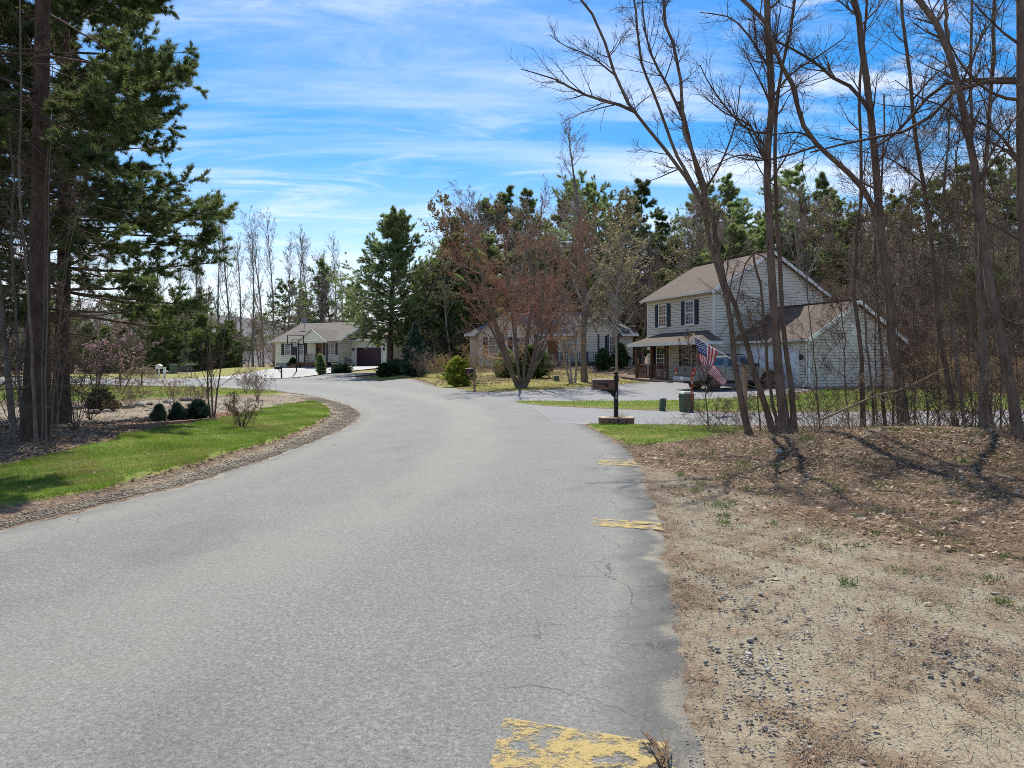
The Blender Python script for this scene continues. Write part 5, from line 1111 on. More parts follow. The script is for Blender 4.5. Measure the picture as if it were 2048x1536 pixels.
    near_tree('bent_tree', 'dark bare trunk leaning left in front of the cedar fence', 311,
        [([(1920, 892), (1903, 808), (1894, 746), (1881, 683), (1872, 636), (1868, 574), (1867, 517), (1847, 369), (1832, 271), (1822, 172), (1808, 74), (1803, -5)], 19, 7, 14.0, 14.2, 2.5)], [([(1847, 369), (1800, 330), (1760, 310), (1700, 300)], 5, 1.5, 14.1), ([(1825, 200), (1870, 150), (1920, 120)], 5, 1.5, 14.1)], (br, tw), 12, 6, 5, .35, .12)
    near_tree('slim_tree', 'slender grey trunk right of the dark leaning one before the fence', 312, [([(1938, 893), (1922, 808), (1912, 699), (1903, 636), (1898, 558), (1885, 440), (1890, 330), (1900, 240), (1905, 160)], 12, 4, 13.6)], [], ('bark_grey', 'twig'), 11, 5, 5, .35, .15)
    near_tree('twin_tree', 'pair of straight trunks, one pale and one dark, growing from one foot', 313,
        [([(1962, 895), (1962, 792), (1959, 667), (1955, 574), (1950, 450), (1945, 320), (1940, 200), (1942, 100), (1945, -5)], 14, 6, 13.2, 13.2, 2), ([(1974, 895), (1970, 730), (1966, 636), (1961, 542), (1964, 400), (1975, 280), (1985, 150), (1990, -5)], 19, 8, 13.4, 13.4, 2)], [([(1942, 130), (1960, 80), (1985, 40), (2010, -5)], 6, 3, 13.2)], ('bark_grey', tw), 10, 5, 5, .35, .13)
    near_tree('slim_tree', 'thin stem leaning left across the pair of straight trunks', 314, [([(1996, 905), (1984, 839), (1959, 730), (1944, 652), (1928, 558), (1919, 480), (1915, 380), (1912, 300)], 11, 4, 12.6)], [], (br, tw), 9, 5, 4, .35, .16)
    near_tree('big_tree', 'large bare tree leaning left at the right edge of the mound', 315,
        [([(2048, 945), (2028, 808), (2012, 730), (1994, 636), (1978, 558), (1970, 517), (1955, 369), (1931, 246), (1911, 162), (1894, 79), (1867, 44), (1836, -5)], 34, 14, 11.0, 11.6, 2.5), ([(1896, 84), (1893, 40), (1890, -5)], 10, 8, 11.5, 11.5, 2)],
        [([(1955, 369), (1985, 300), (2020, 250), (2060, 200)], 8, 4, 11.3), ([(1935, 260), (1890, 215), (1840, 195), (1790, 160)], 6, 2, 11.4), ([(1990, 620), (2010, 640), (2060, 660), (2110, 690)], 8, 5, 11.2)], (br, tw), 13, 6, 5, .35, .11, bud='bud_tan', budk=1, buds=.014)
    near_tree('edge_tree', 'straight dark trunk cut by the right border of the photo', 316,
        [([(2075, 905), (2060, 700), (2048, 560), (2042, 400), (2040, 250), (2040, 120), (2040, -5)], 26, 18, 12.0, 12.0, 3)],
        [([(2042, 330), (2000, 270), (1950, 240), (1915, 220)], 9, 3, 12), ([(2040, 200), (1990, 190), (1940, 150), (1905, 100), (1890, 60)], 9, 3, 12), ([(2042, 165), (1950, 165), (1900, 190), (1850, 245), (1800, 265), (1700, 285), (1620, 305)], 11, 4, 12, 12.6)], (br, tw), 12, 6, 5, .3, .12, bud='bud_tan', budk=2, buds=.015)
    for i, (px, d, h, lb) in enumerate(((1640, 15.6, 4.2, 'thin dark sapling in front of the garage corner'), (1700, 16.4, 3.2, 'spindly sapling between garage wall and slim trunk'), (1855, 15.4, 3.6, 'spindly sapling right of the big forked tree'), (1880, 16.4, 5.0, 'tall spindly sapling left of the dark leaning trunk'), (2000, 14.6, 4.2, 'spindly sapling behind the large leaning tree'), (2025, 13.6, 5.5, 'tall thin sapling close by the large leaning tree'), (1522, 15.6, 2.6, 'short sapling behind the wooden flag post'), (1420, 16.3, 2.0, 'small twiggy sapling left of the leaning trunk'), (1755, 17.0, 6.0, 'tall thin sapling behind the slim trunks'), (1830, 16.8, 6.5, 'tall thin sapling right behind the big forked tree'), (1905, 17.2, 7.0, 'tall thin sapling behind the dark leaning trunk'), (1945, 16.0, 6.0, 'tall thin sapling left of the twin trunks'), (1985, 17.4, 7.0, 'tall thin sapling right behind the twin trunks'), (2035, 16.6, 7.0, 'tall thin sapling at the right border'))):
        y0 = HY + (EYE - bz((px - CX) / FOC * d, d)) * FOC / d; rng = np.random.default_rng(i + 40)
        path = [(px, y0), (px - 4 + rng.normal(0, 4), y0 - h * .3 * FOC / d), (px - 14 + rng.normal(0, 8), y0 - h * .65 * FOC / d), (px - 18 + rng.normal(0, 14), y0 - h * FOC / d)]
        near_tree('sapling', lb, 330 + i, [(path, 6, 2, d)], [], ('bark_grey', 'twig'), 16, 6, 5, .12, .30, .15, group='saplings among the right trees')
right_trees()
def near_brush():
    rng = np.random.default_rng(77)
    ms = [make_tree_meshes('bush', bare_mesh(400 + i, 1.35, .011, (0, 0), 6, 5, 4, (.3, 1.0), .55, -.15, .15, .0030, n_stem=9, spread=.55, wob=.13), (m, m)) for i, m in enumerate(('twig', 'twig_dark', 'twig_tan'))]
    spots = ((1425, 15.2, .6, 'arching twiggy shrub at the left foot of the leaning tree'), (1462, 14.4, .55, 'dense low twigs in front of the leaning tree'), (1490, 16.2, .6, 'twiggy shrub behind the leaning tree base'), (1545, 15.6, .7, 'twiggy growth between the leaning and the straight trunk'), (1632, 14.8, .7, 'twiggy shrub right of the straight trunks'), (1668, 15.4, .75, 'wide twiggy shrub before the garage lawn'), (1702, 14.6, .7, 'twiggy shrub at the foot of the slim trunk'), (1770, 14.6, .8, 'twigs in front of the big forked tree'), (1850, 14.4, 1.1, 'twiggy shrub on the mound right of the forked tree'), (1885, 15.2, .8, 'tall twiggy shrub before the cedar fence'), (1950, 14.6, 1.0, 'twiggy shrub at the foot of the twin trunks'), (2005, 13.2, 1.0, 'twiggy shrub left of the large leaning tree'), (2030, 14.5, 1.2, 'twiggy shrub in the right corner of the trees'), (1610, 16.8, .55, 'twiggy shrub by the driveway edge right of the straight trunks'), (1735, 16.6, .7, 'twiggy shrub behind the slim trunks by the driveway'), (1810, 16.2, 1.2, 'twiggy shrub behind the big forked tree'), (1915, 16.2, 1.4, 'tangled shrub behind the dark leaning trunk'), (1975, 16.4, 1.5, 'tall tangled shrub behind the twin trunks'))
    for i, (px, d, s, lb) in enumerate(spots):
        X = (px - CX) / FOC * d; place_tree(ms[i % 3], 'shrub', lb, 'shrub', (X, d, bz(X, d) - .04), rng.uniform(0, 6), s * 1.25, None, 'twiggy shrubs among the right trees')
    # sticks lying about and one long dead branch leaning across
    def stick(px, w, label, d0, d1, lift=.02, name='fallen_branch', mat='bark_grey', kids=3):
        pts = []
        for i, (x, y) in enumerate(px):
            d = d0 + (d1 - d0) * i / (len(px) - 1); pts.append(tuple(P(x, y, d)) if lift is None else None)
            if lift is not None:
                g = G(x, y); pts[-1] = (g[0], g[1], bz(*g) + lift)
        S = resample(pts, 10)[None]; S[:, 1:-1] += rng.normal(0, .012, S[:, 1:-1].shape); Rr = (np.linspace(w, w * .35, 10))[None]
        B, R_ = spawn(rng, S, Rr, kids, .3, .95, .4, .9, .3, .6, 6, .08, .1 if lift is None else 0, .3)
        base = S[0, 0].copy(); V, Q = tubes([(S, Rr, 6), (B, R_, 4)]); o = obj(name, mesh_np(name, V - base, None, Q, True, [mat])); o.location = base; tag(o, label, 'branch')
    stick([(1640, 839), (1700, 812), (1760, 790), (1830, 768), (1906, 730)], .026, 'long dead branch leaning up across the trunks of the right trees', 14.0, 14.0, None, mat='twig_tan', kids=6)
    stick([(1375, 922), (1430, 917), (1500, 914), (1580, 908)], .018, 'thin grey stick lying on the litter before the leaning tree', 0, 0)
    stick([(1560, 955), (1600, 938), (1645, 917)], .018, 'dark stick lying on the left slope of the mound', 0, 0, .06, mat='twig_dark')
    stick([(1362, 900), (1385, 920)], .010, 'short dark stick pointing at the road marking', 0, 0, mat='twig_dark', kids=1)
    stick([(1900, 1050), (1940, 1058), (1992, 1074)], .012, 'pale stick lying on sand below the mound', 0, 0, mat='twig_tan', kids=1)
    stick([(1490, 985), (1535, 992), (1580, 997), (1640, 1003)], .010, 'thin twig lying on the needle litter by the sand', 0, 0, mat='twig', kids=2)
    stick([(1300, 868), (1345, 884), (1385, 893)], .008, 'thin twig lying on the grass by the brown mailbox', 0, 0, mat='twig', kids=3)
    stick([(1740, 985), (1800, 990), (1880, 1003)], .010, 'dark twig lying on the front of the mound', 0, 0, .03, mat='twig_dark', kids=2)
near_brush()

# ------------------------------------------------------------------ the tall pines on the left
def near_pine(seed, H, R, r0, z0, whorl, per, top=.5, K=13, live=None):
    rng = np.random.default_rng(seed)
    tr = polyline(rng, np.zeros((1, 3)), np.array([[0, 0, 1.0]]), np.array([H]), 18, .012, .3); tr[0, 0, 2] -= .15; rr = (r0 * np.linspace(1, .10, 18) ** .85)[None, :]; rr[:, 0] *= 1.45; rr[:, 1] *= 1.08
    zs = np.repeat(np.arange(z0, H * .97, whorl), per); M = len(zs); zs = zs + rng.normal(0, whorl * .12, M); f = np.clip((zs - z0) / (H - z0), 0, 1)
    Lb = R * (1 - f) ** top * np.clip(rng.normal(1, .20, M), .45, 1.35)
    i = np.clip(zs / H, 0, .999) * 17 * .999; ii = i.astype(int); p0 = tr[0, ii] * (1 - (i - ii))[:, None] + tr[0, ii + 1] * (i - ii)[:, None]
    az = rng.uniform(0, 6.28, M); el = rng.normal(-.06 + .40 * f, .07, M)
    d0 = np.stack([np.cos(az) * np.cos(el), np.sin(az) * np.cos(el), np.sin(el)], 1)
    B1 = polyline(rng, p0, d0, Lb, 9, .035, .12); R1 = np.clip(Lb * .012, .012, .05)[:, None] * np.linspace(1, .25, 9)[None, :]
    B2, R2 = spawn(rng, B1, R1, 13, .38, 1.0, .45, 1.0, .36, .5, 6, .06, .10, .4, .45, .8, .004)
    B3, R3 = spawn(rng, B2, R2, 5, .15, 1.0, .4, .9, .42, .6, 4, .06, .15, .5, .3, .5, .003)
    a = along(rng, B3, 5, .1, 1.0); b = along(rng, B2, 7, .25, 1.0); c = along(rng, B1, 4, .7, 1.0)
    pos = np.concatenate([a[0], b[0], c[0]]); dr = np.concatenate([a[1], b[1], c[1]]); dr[:, 2] += .2
    Vn, Tn = needles(rng, pos, dr, K, .135, .015, .55)
    # dead lower boughs
    zd = rng.uniform(.9, z0 + 2.0, 46); azd = rng.uniform(0, 6.28, 46); pd = np.stack([np.zeros(46), np.zeros(46), zd], 1)
    dd = np.stack([np.cos(azd), np.sin(azd), rng.normal(-.05, .12, 46)], 1); D1 = polyline(rng, pd, dd, rng.uniform(.8, 2.4, 46), 7, .06, -.1); Q1r = np.full((46, 1), .011) * np.linspace(1, .3, 7)[None, :]
    D2, Q2r = spawn(rng, D1, Q1r, 7, .2, 1.0, .4, 1.0, .4, .6, 5, .1, 0, .4, .4, .4, .003); D3, Q3r = spawn(rng, D2, Q2r, 3, .2, 1.0, .4, 1.0, .4, .6, 4, .1, 0, .4, .4, .3, .0025)
    V1, q1 = tubes([(tr, rr, 12)]); V2, q2 = tubes([(B1, R1, 5), (B2, R2, 3), (B3, R3, 3), (D1, Q1r, 4), (D2, Q2r, 3), (D3, Q3r, 3)])
    return [(V1, None, q1), (V2, None, q2), (Vn, Tn, None)]
def left_trees():
    A = make_tree_meshes('near_pine', near_pine(501, 17, 3.45, .19, 2.9, .62, 8, .45, 16), ('bark_pine', 'twig_dark', 'needles'))
    B = make_tree_meshes('near_pine', near_pine(502, 18, 2.4, .195, 5.8, .8, 5, .45, 15), ('bark_pine', 'twig_dark', 'needles'))
    t = place_tree(A, 'white_pine', 'great white pine with wide tiered boughs reaching over the left lawn', 'tree', tuple(at(122, 18.6)), .6, 1.0); t.rotation_euler[1] = rad(1.2)
    t = place_tree(B, 'white_pine', 'thick pine trunk in front of the great tiered pine', 'tree', tuple(at(70, 13.7)), 2.0, 1.0); t.rotation_euler[1] = rad(-1.6)
    t = place_tree(B, 'white_pine', 'slender pine trunk standing between the two thick pine trunks', 'tree', tuple(at(92, 21.5)), 4.0, .62, 1.0)
    t = place_tree(B, 'white_pine', 'pine at the left border of the photo behind the bare stems', 'tree', tuple(at(-60, 17.0)), 5.2, .9); t.rotation_euler[1] = rad(2)
    g = 'bare stems under the pines'
    near_tree('bare_tree', 'leaning dark bare tree at the left border with a forked limb', 521, [([(34, 905), (20, 800), (8, 680), (2, 600), (-8, 520), (-20, 400)], 22, 10, 14.6, 14.6, 2)], [([(2, 600), (25, 570), (48, 520), (60, 470)], 8, 4, 14.6)], ('bark_grey', 'twig'), 10, 6, 5, .3, .16, group=g)
    near_tree('bare_tree', 'thin crooked bare tree between the left border and the pine trunk', 522, [([(48, 900), (42, 800), (34, 700), (30, 600), (22, 500), (28, 380), (20, 250)], 12, 4, 14.0)], [], ('bark_grey', 'twig'), 12, 6, 5, .25, .16, group=g)
    near_tree('pale_sapling', 'pale grey barked young tree standing against the thick pine trunk', 523, [([(72, 905), (70, 800), (62, 690), (56, 590), (50, 500), (40, 400), (36, 280), (44, 160), (40, 60)], 11, 4, 12.6, 12.6, 1)], [], ('bark_grey', 'twig'), 9, 5, 4, .3, .15, bud='bud_red', budk=1, buds=.013, group=g)
    for i, (px, lean, h, lb) in enumerate(((92, 6, 6.0, 'tall pale sapling just right of the thick pine trunk'), (101, 30, 4.2, 'sapling leaning right from the foot of the pines'), (108, 52, 3.4, 'short sapling leaning far right under the pine boughs'), (84, 12, 7.0, 'straight pale sapling before the thick pine trunk'), (112, 22, 5.2, 'twiggy sapling with red buds right of the pine trunks'))):
        d = 12.4 + .25 * i; X = (px - CX) / FOC * d; y0 = HY + (EYE - bz(X, d)) * FOC / d; k = FOC / d
        near_tree('sapling', lb, 530 + i, [([(px, y0), (px + lean * .3, y0 - h * .35 * k), (px + lean * .9, y0 - h * .7 * k), (px + lean * 1.8, y0 - h * k)], 5.5, 1.6, d)], [], ('bark_grey' if i in (0, 3) else 'bark_brown', 'twig' if i % 2 else 'twig_dark'), 9, 4, 3, .18, .24, .1, bud='bud_red' if i in (0, 3, 4) else None, budk=1, buds=.013, group=g)
    ms = make_tree_meshes('bush', bare_mesh(545, 1.5, .010, (0, 0), 6, 6, 4, (.3, 1.0), .6, .0, .12, .003, n_stem=10, spread=.6, wob=.13), ('twig', 'twig'))
    for i, (px, d, s, lb) in enumerate(((150, 16.0, 1.1, 'dark twiggy bush on the litter right of the pine trunks'), (20, 16.5, 1.2, 'twiggy bush behind the leaning bare tree at the left border'), (180, 20.0, 1.2, 'twiggy bush in front of the boxwood ball'), (60, 19.5, 1.4, 'twiggy bush in the shade between the pine trunks'))):
        place_tree(ms, 'shrub', lb, 'shrub', tuple(at(px, d, -.03)), i * 1.3, s * 1.2, None, g)
left_trees()

# ------------------------------------------------------------------ garden trees and shrubs in the middle distance
def garden():
    rng = np.random.default_rng(9)
    m = make_tree_meshes('maple', bare_mesh(601, 10.9, .15, (0, 0), 16, 8, 6, (.4, 1.1), .34, .18, .12, .008, 'b', 1, .028, .04, 12, .48), ('bark_grey', 'twig_red', 'bud_red'))
    place_tree(m, 'maple_tree', 'many stemmed maple in red bud on the lawn by the driveway', 'tree', tuple(at(1042, 40.4, -.05)), .3, 1.0)
    m = make_tree_meshes('tree', bare_mesh(602, 16.5, .21, (.02, 0), 26, 8, 7, (.3, .9), .27, .5, .30, .009, wob=.025), ('bark_grey', 'twig_far')); place_tree(m, 'bare_tree', 'tall leafless tree with straight mottled trunk right of the red maple', 'tree', tuple(at(1169, 45.5, -.05)), 1.0)
    m = make_tree_meshes('birch', bare_mesh(603, 5.2, .13, (-.12, 0), 12, 7, 6, (.4, 1.0), .40, .3, .3, .008, n_stem=3, spread=.16), ('bark_pale', 'twig_tan')); place_tree(m, 'birch_tree', 'small pale barked clump of stems leaning left by the dark deck', 'tree', tuple(at(1145, 44.2, -.05)), .4)
    m = make_tree_meshes('tree', bare_mesh(604, 7.6, .10, (-.03, 0), 18, 7, 6, (.4, .95), .42, .45, .32, .009, wob=.03), ('bark_pale', 'bark_pale')); place_tree(m, 'ornamental_tree', 'pale grey young tree with upswept bare branches by the porch', 'tree', tuple(at(1235, 46.2, -.05)), 2.2)
    m = make_tree_meshes('pine', pine_mesh(611, 15.0, 4.4, .33, .20, .50, 8, 12, .26, .032, 9, 12, .05, .60, .36, top=.3), ('bark_pine', 'bark_far', 'needles_far')); place_tree(m, 'pine_tree', 'big dark green pine in front of the cream house garage', 'tree', tuple(at(779, 66.5, -.05)), 1.1)
    def cone(seed, H, R, mat, K=8, ln=.16, wd=.03, base=.02, shape=.9, irr=.22): return make_tree_meshes('shrub', pine_mesh(seed, H, R, max(.03, H * .015), base, H / 22, 9, K, ln, wd, 5, 6, .0, shape, irr, .004), ('bark_brown', 'bark_brown', mat))
    place_tree(cone(621, 4.3, 1.15, 'needles_blue', 8, .2, .04), 'spruce_tree', 'narrow blue green spruce right of the big pine', 'tree', tuple(at(826, 57.5, -.03)), 0)
    place_tree(cone(622, 1.75, 1.0, 'needles_gold', 9, .13, .03, shape=.7), 'golden_shrub', 'golden tipped cone shrub left of the wooden post mailbox', 'shrub', tuple(at(917, 44.5)), 0)
    place_tree(cone(623, 1.6, .75, 'needles_dark', 9, .12, .03, shape=.6), 'cone_shrub', 'dark green cone shrub against the dark deck', 'shrub', tuple(at(1206, 56.5)), 0)
    place_tree(cone(624, 1.9, .8, 'needles_dark', 9, .12, .03, shape=.6), 'cone_shrub', 'taller dark green cone shrub at the deck end beside the white wall', 'shrub', tuple(at(1241, 57.0)), 0)
    place_tree(cone(625, 2.0, 1.3, 'needles_light', 9, .2, .045, shape=.5), 'yew_shrub', 'spreading green evergreen behind the maple stems', 'shrub', tuple(at(1062, 49.0)), 0)
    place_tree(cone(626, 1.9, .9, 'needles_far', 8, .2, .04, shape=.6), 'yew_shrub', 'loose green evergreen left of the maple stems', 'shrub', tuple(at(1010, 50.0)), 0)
    place_tree(cone(627, 1.0, .55, 'needles_dark', 9, .12, .03, shape=.4), 'round_evergreen', 'small round evergreen beside the dark drive by the big pine', 'shrub', tuple(at(768, 60.0)), 0)
    place_tree(cone(628, 1.9, .42, 'needles_far', 7, .14, .03, shape=.4), 'upright_shrub', 'narrow upright shrub beside the pale drive', 'shrub', tuple(at(643, 66.0)), 0)
    place_tree(cone(629, .55, .9, 'needles_dark', 8, .12, .03, shape=.3), 'low_evergreen', 'low spreading evergreen right of the far green utility box', 'shrub', tuple(at(684, 66.0)), 0)
    place_tree(cone(630, 1.1, .5, 'needles_dark', 8, .12, .03, shape=.6), 'cone_shrub', 'small dark cone shrub against the cream house wall', 'shrub', tuple(at(585, 78.2)), 0)
    place_tree(cone(631, .8, 1.2, 'needles_dark', 8, .14, .03, shape=.3), 'low_evergreen', 'low dark evergreen at the foot of the blue spruce', 'shrub', tuple(at(800, 61.0)), 0)
    def bush(seed, H, k, mats, spread=.5, n=10, minr=.006, bud=None): return make_tree_meshes('bush', bare_mesh(seed, H, .012, (0, 0), k, 5, 4, (.3, .9), .5, .15, .15, minr, bud, 2, .03, .12, n, spread), mats)
    T = ('twig_tan', 'twig_tan'); Mv = ('twig_mauve', 'twig_mauve'); Tb = ('twig_tan', 'twig_tan', 'bud_tan')
    for i, (px, d, H, mt, bud, lb) in enumerate(((839, 55.5, 2.4, Mv, None, 'bare mauve shrub in front of the blue spruce'), (877, 53.5, 1.7, Tb, 'b', 'tan budding shrub left of the golden shrub'), (956, 44.8, 2.9, Tb, 'b', 'large budding shrub right of the wooden post mailbox'), (985, 46.5, 2.2, T, None, 'bare shrub between mailbox and maple'), (1098, 48.5, 1.8, Mv, None, 'reddish bare shrub right of the maple stems'), (1118, 52.0, 1.5, Mv, None, 'reddish shrub in front of the dark deck'), (900, 57.0, 2.0, T, None, 'tan shrub at the wood edge behind the golden shrub'), (860, 60.0, 1.9, T, None, 'tan shrub beside the blue spruce'))):
        place_tree(bush(640 + i, H, 7, mt, bud=bud), 'shrub', lb, 'shrub', tuple(at(px, d, -.03)), i, 1.0, None, 'bare shrubs in the front garden')
    for i, (px, py, H, mt, sp, lb) in enumerate(((484, 858, .95, ('twig', 'twig'), .55, 'low bare shrub in a mulch ring on the left lawn'), (515, 800, 1.35, Mv, .35, 'upright bare shrub at the tip of the far left lawn'), (492, 786, 1.6, Mv, .45, 'pale twiggy shrub behind the upright one at the lawn tip'), (345, 813, 1.35, T, .5, 'large rounded bare shrub behind the evergreen trio'), (268, 814, 1.1, T, .6, 'bare shrub left of the large rounded one'), (405, 812, 1.0, Mv, .6, 'mauve bare shrub right of the large rounded one'), (226, 822, .42, Tb, .5, 'small golden shrub beside the boxwood ball'))):
        g = G(px, py); place_tree(bush(660 + i, H, 6, mt, sp, 14, .0045, 'b' if mt is Tb else None), 'shrub', lb, 'shrub', (g[0], g[1], bz(*g) - .02), i, 1.0, None, 'bare shrubs in the left garden')
    g = G(425, 838); m = make_tree_meshes('tree', bare_mesh(671, 3.1, .045, (0, 0), 10, 6, 5, (.35, .8), .40, .4, .18, .0045, n_stem=3, spread=.14), ('bark_grey', 'twig_dark')); place_tree(m, 'young_tree', 'young three stemmed bare tree at the end of the evergreen trio', 'tree', (g[0], g[1], bz(*g) - .03), .5, 1.0, None)
    for i, (px, py, s, lb) in enumerate(((317, 843, .34, 'smallest of the three dark evergreens, farthest from the young tree'), (355, 841, .36, 'middle one of the three small dark evergreens'), (396, 839, .42, 'widest of the three small evergreens, beside the young tree'))):
        g = G(px, py); place_tree(cone(680 + i, s * 1.15, s * (.42, .5, .6)[i], 'needles_blue', 7, .10, .012, shape=(.9, 1.1, .7)[i], irr=.5), 'small_evergreen', lb, 'shrub', (g[0], g[1], bz(*g)), i, 1.0, None, 'three small evergreens')
    g = G(199, 822); place_tree(cone(684, .58, .40, 'needles_dark', 10, .06, .018, shape=.25), 'boxwood_ball', 'clipped dark boxwood ball at the lawn edge on the left', 'shrub', (g[0], g[1], bz(*g)), 0)
    # weeping tree: trunk with an umbrella of hanging twigs
    r = np.random.default_rng(690); g = G(283, 774); n = 70; az = r.uniform(0, 6.28, n); p0 = np.tile([[0, 0, 1.15]], (n, 1)); d0 = np.stack([np.cos(az), np.sin(az), r.uniform(.1, .7, n)], 1)
    B1 = polyline(r, p0, d0, r.uniform(.9, 1.6, n), 8, .08, -1.5); R1 = np.full((n, 1), .02) * np.linspace(1, .3, 8)[None]; B2, R2 = spawn(r, B1, R1, 9, .2, 1, .4, .9, .4, .6, 5, .1, -.8, .4, .4, 0, .007)
    t = thing('weeping_tree', 'small weeping tree shaped like an umbrella on the far left lawn', 'tree', (g[0], g[1], bz(*g)))
    V, Q = tubes([(np.array([[[0, 0, -.1], [.02, 0, .4], [0, .02, .8], [0, 0, 1.2]]]), np.array([[.06, .05, .05, .05]]), 8)]); obj('trunk', mesh_np('trunk', V, None, Q, True, ['bark_grey']), t)
    V, Q = tubes([(B1, R1, 4), (B2, R2, 3)]); obj('branches', mesh_np('branches', V, None, Q, False, ['twig_tan']), t)
    for i, (px, py, s, lb) in enumerate(((243, 783, 1.0, 'pink flowering magnolia beside the weeping tree'), (192, 786, .82, 'pink flowering magnolia nearer the pine trunks'))):
        g = G(px, py); m = make_tree_meshes('magnolia', bare_mesh(695 + i, 3.7, .07, (.1 if i == 0 else -.1, 0), 11, 7, 5, (.4, 1.0), .42, .4, .2, .008, 'b', 1, .05, .05, 3, .3), ('bark_grey', 'twig', 'blossom')); place_tree(m, 'magnolia_tree', lb, 'tree', (g[0], g[1], bz(*g)), i * 2.0, s)
    cb = make_tree_meshes('pine', pine_mesh(699, 7.5, 3.0, .14, .10, .40, 7, 9, .30, .045, 8, 9, .05, .7, .3), ('bark_far', 'bark_far', 'needles_light'))
    for px, d, s, lb in ((452, 80, .9, 'light green pine over the far road right of the great pine boughs'), (335, 68, .95, 'light green pine behind the pink magnolias')):
        t = place_tree(cb, 'young_pine', lb, 'tree', tuple(at(px, d + 16)), px, s)
    place_tree(cb, 'young_pine', 'bright green young pine beyond the cedar fence', 'tree', tuple(at(1985, 44)), 1.0, .95)
garden()

# ------------------------------------------------------------------ mailboxes, posts, boxes, flag, fence
def box_profile(w, h, n=8): return [(-w / 2, 0)] + [(-w / 2 * math.cos(math.pi * i / n), h - w / 2 + w / 2 * math.sin(math.pi * i / n)) for i in range(n + 1)] + [(w / 2, 0)]
def text_on(parent, s, loc, rot, size, mat, name='number'):
    c = bpy.data.curves.new(name, 'FONT'); c.body = s; c.size = size; c.extrude = .002; c.align_x = 'CENTER'; c.align_y = 'CENTER'
    t = bpy.data.objects.new(name, c); COL.objects.link(t); dg = bpy.context.evaluated_depsgraph_get(); me = bpy.data.meshes.new_from_object(t.evaluated_get(dg)); bpy.data.objects.remove(t); bpy.data.curves.remove(c)
    me.materials.clear(); me.materials.append(MATS[mat]); o = obj(name, me, parent, loc); o.rotation_euler = rot; return o
def mailbox_main():
    d = 18.4; p = at(1232, d); t = thing('mailbox', 'brown mailbox on a black post with a ball top, rising from a block planter', 'mailbox', tuple(p), rad(4))
    q = MB(); q.box(-.05, .05, -.05, .05, -.1, 1.22); q.lathe((0, 0, 1.22), [(.05, 0), (.062, .012), (.05, .03), (.022, .045), (.048, .075), (.055, .105), (.042, .135), (.012, .152)], 12); q.build('post', 'post_black', t)
    m = MB(); m.prism([(y, z + .90) for y, z in box_profile(.22, .28)], -.60, -.055, 'x'); b = m.build('mailbox_body', 'mailbox_brown', t, bevel=.006)
    dd = MB(); dd.prism([(y, z + .896) for y, z in box_profile(.236, .29)], -.625, -.602, 'x'); dd.build('door', 'mailbox_brown', b, bevel=.004)
    fl = MB(); fl.box(-.48, -.24, -.130, -.118, 1.03, 1.06); fl.box(-.30, -.23, -.132, -.119, .97, 1.06); fl.build('signal_flag', 'post_black', b)
    a = MB(); a.prism([(-.40, .895), (-.05, .895), (-.05, .70), (-.09, .72), (-.14, .79), (-.24, .855), (-.40, .87)], -.025, .025, 'y'); a.build('bracket', 'post_black', t); w = MB(); w.box(-.22, -.055, -.03, .03, .896, .899); w.build('shim', 'timber_pale', t)
    for i, ch in enumerate('30'): text_on(t, ch, (0, -.0535, .80 - i * .105), (rad(90), 0, 0), .105, 'paint_white')
    # planter ring of two block courses
    r = thing('planter_ring', 'low oval ring of two courses of brown blocks around the mailbox post', 'planter', tuple(at(1233, d)), 0)
    k = 12; proto = MB(); proto.box(-.095, .095, -.05, .05, 0, .085); pm = proto.mesh('block', 'block_brown', .008); pc = MB(); pc.box(-.105, .105, -.065, .065, 0, .03); cm = pc.mesh('cap', 'block_cap', .006)
    for c in range(3):
        for i in range(k):
            an = 2 * math.pi * (i + (.5 if c == 1 else 0)) / k; x, y = .40 * math.cos(an), .26 * math.sin(an)
            o = obj('block' if c < 2 else 'cap_stone', pm if c < 2 else cm, r, (x, y, -.02 + .088 * c)); o.rotation_euler = (0, 0, math.atan2(.26 * math.cos(an), -.40 * math.sin(an)) + random.uniform(-.05, .05)); o.scale = (1.0, 1, 1)
    s = MB(); s.lathe((0, 0, 0), [(.30, -.05), (.30, .13), (.12, .15)], 14, ax=(1.2, .75)); s.build('soil', 'soil', r)
    rng = np.random.default_rng(3); pp = np.stack([rng.normal(.12, .12, 60), rng.normal(0, .08, 60), np.full(60, .15)], 1); V, T = needles(rng, pp, np.tile([[.2, 0, 1.0]], (60, 1)), 1, .22, .008, .5); obj('dry_grass', mesh_np('dry_grass', V, T, None, False, ['grass_dry']), r)
random.seed(4); mailbox_main()
def mailbox_wood():
    t = thing('mailbox', 'black mailbox on a wooden post with diagonal brace at the maple lawn', 'mailbox', tuple(at(949, 38.2)), rad(3))
    q = MB(); q.box(-.055, .055, -.055, .055, -.1, 1.30); q.build('post', 'timber', t); a = MB(); a.beam((-.46, 0, .93), (-.056, 0, .93), .08, .08); a.build('arm', 'timber', t); b = MB(); b.beam((-.38, 0, .90), (-.05, 0, .52), .07, .07, (0, 1, 0)); b.build('brace', 'timber', t)
    m = MB(); m.prism([(y, z + .975) for y, z in box_profile(.19, .24)], -.50, -.06, 'x'); mb = m.build('mailbox_body', 'black_metal', t, bevel=.006); f = MB(); f.box(-.36, -.26, -.108, -.098, 1.02, 1.10); f.build('signal_flag', 'paint_red', mb)
mailbox_wood()
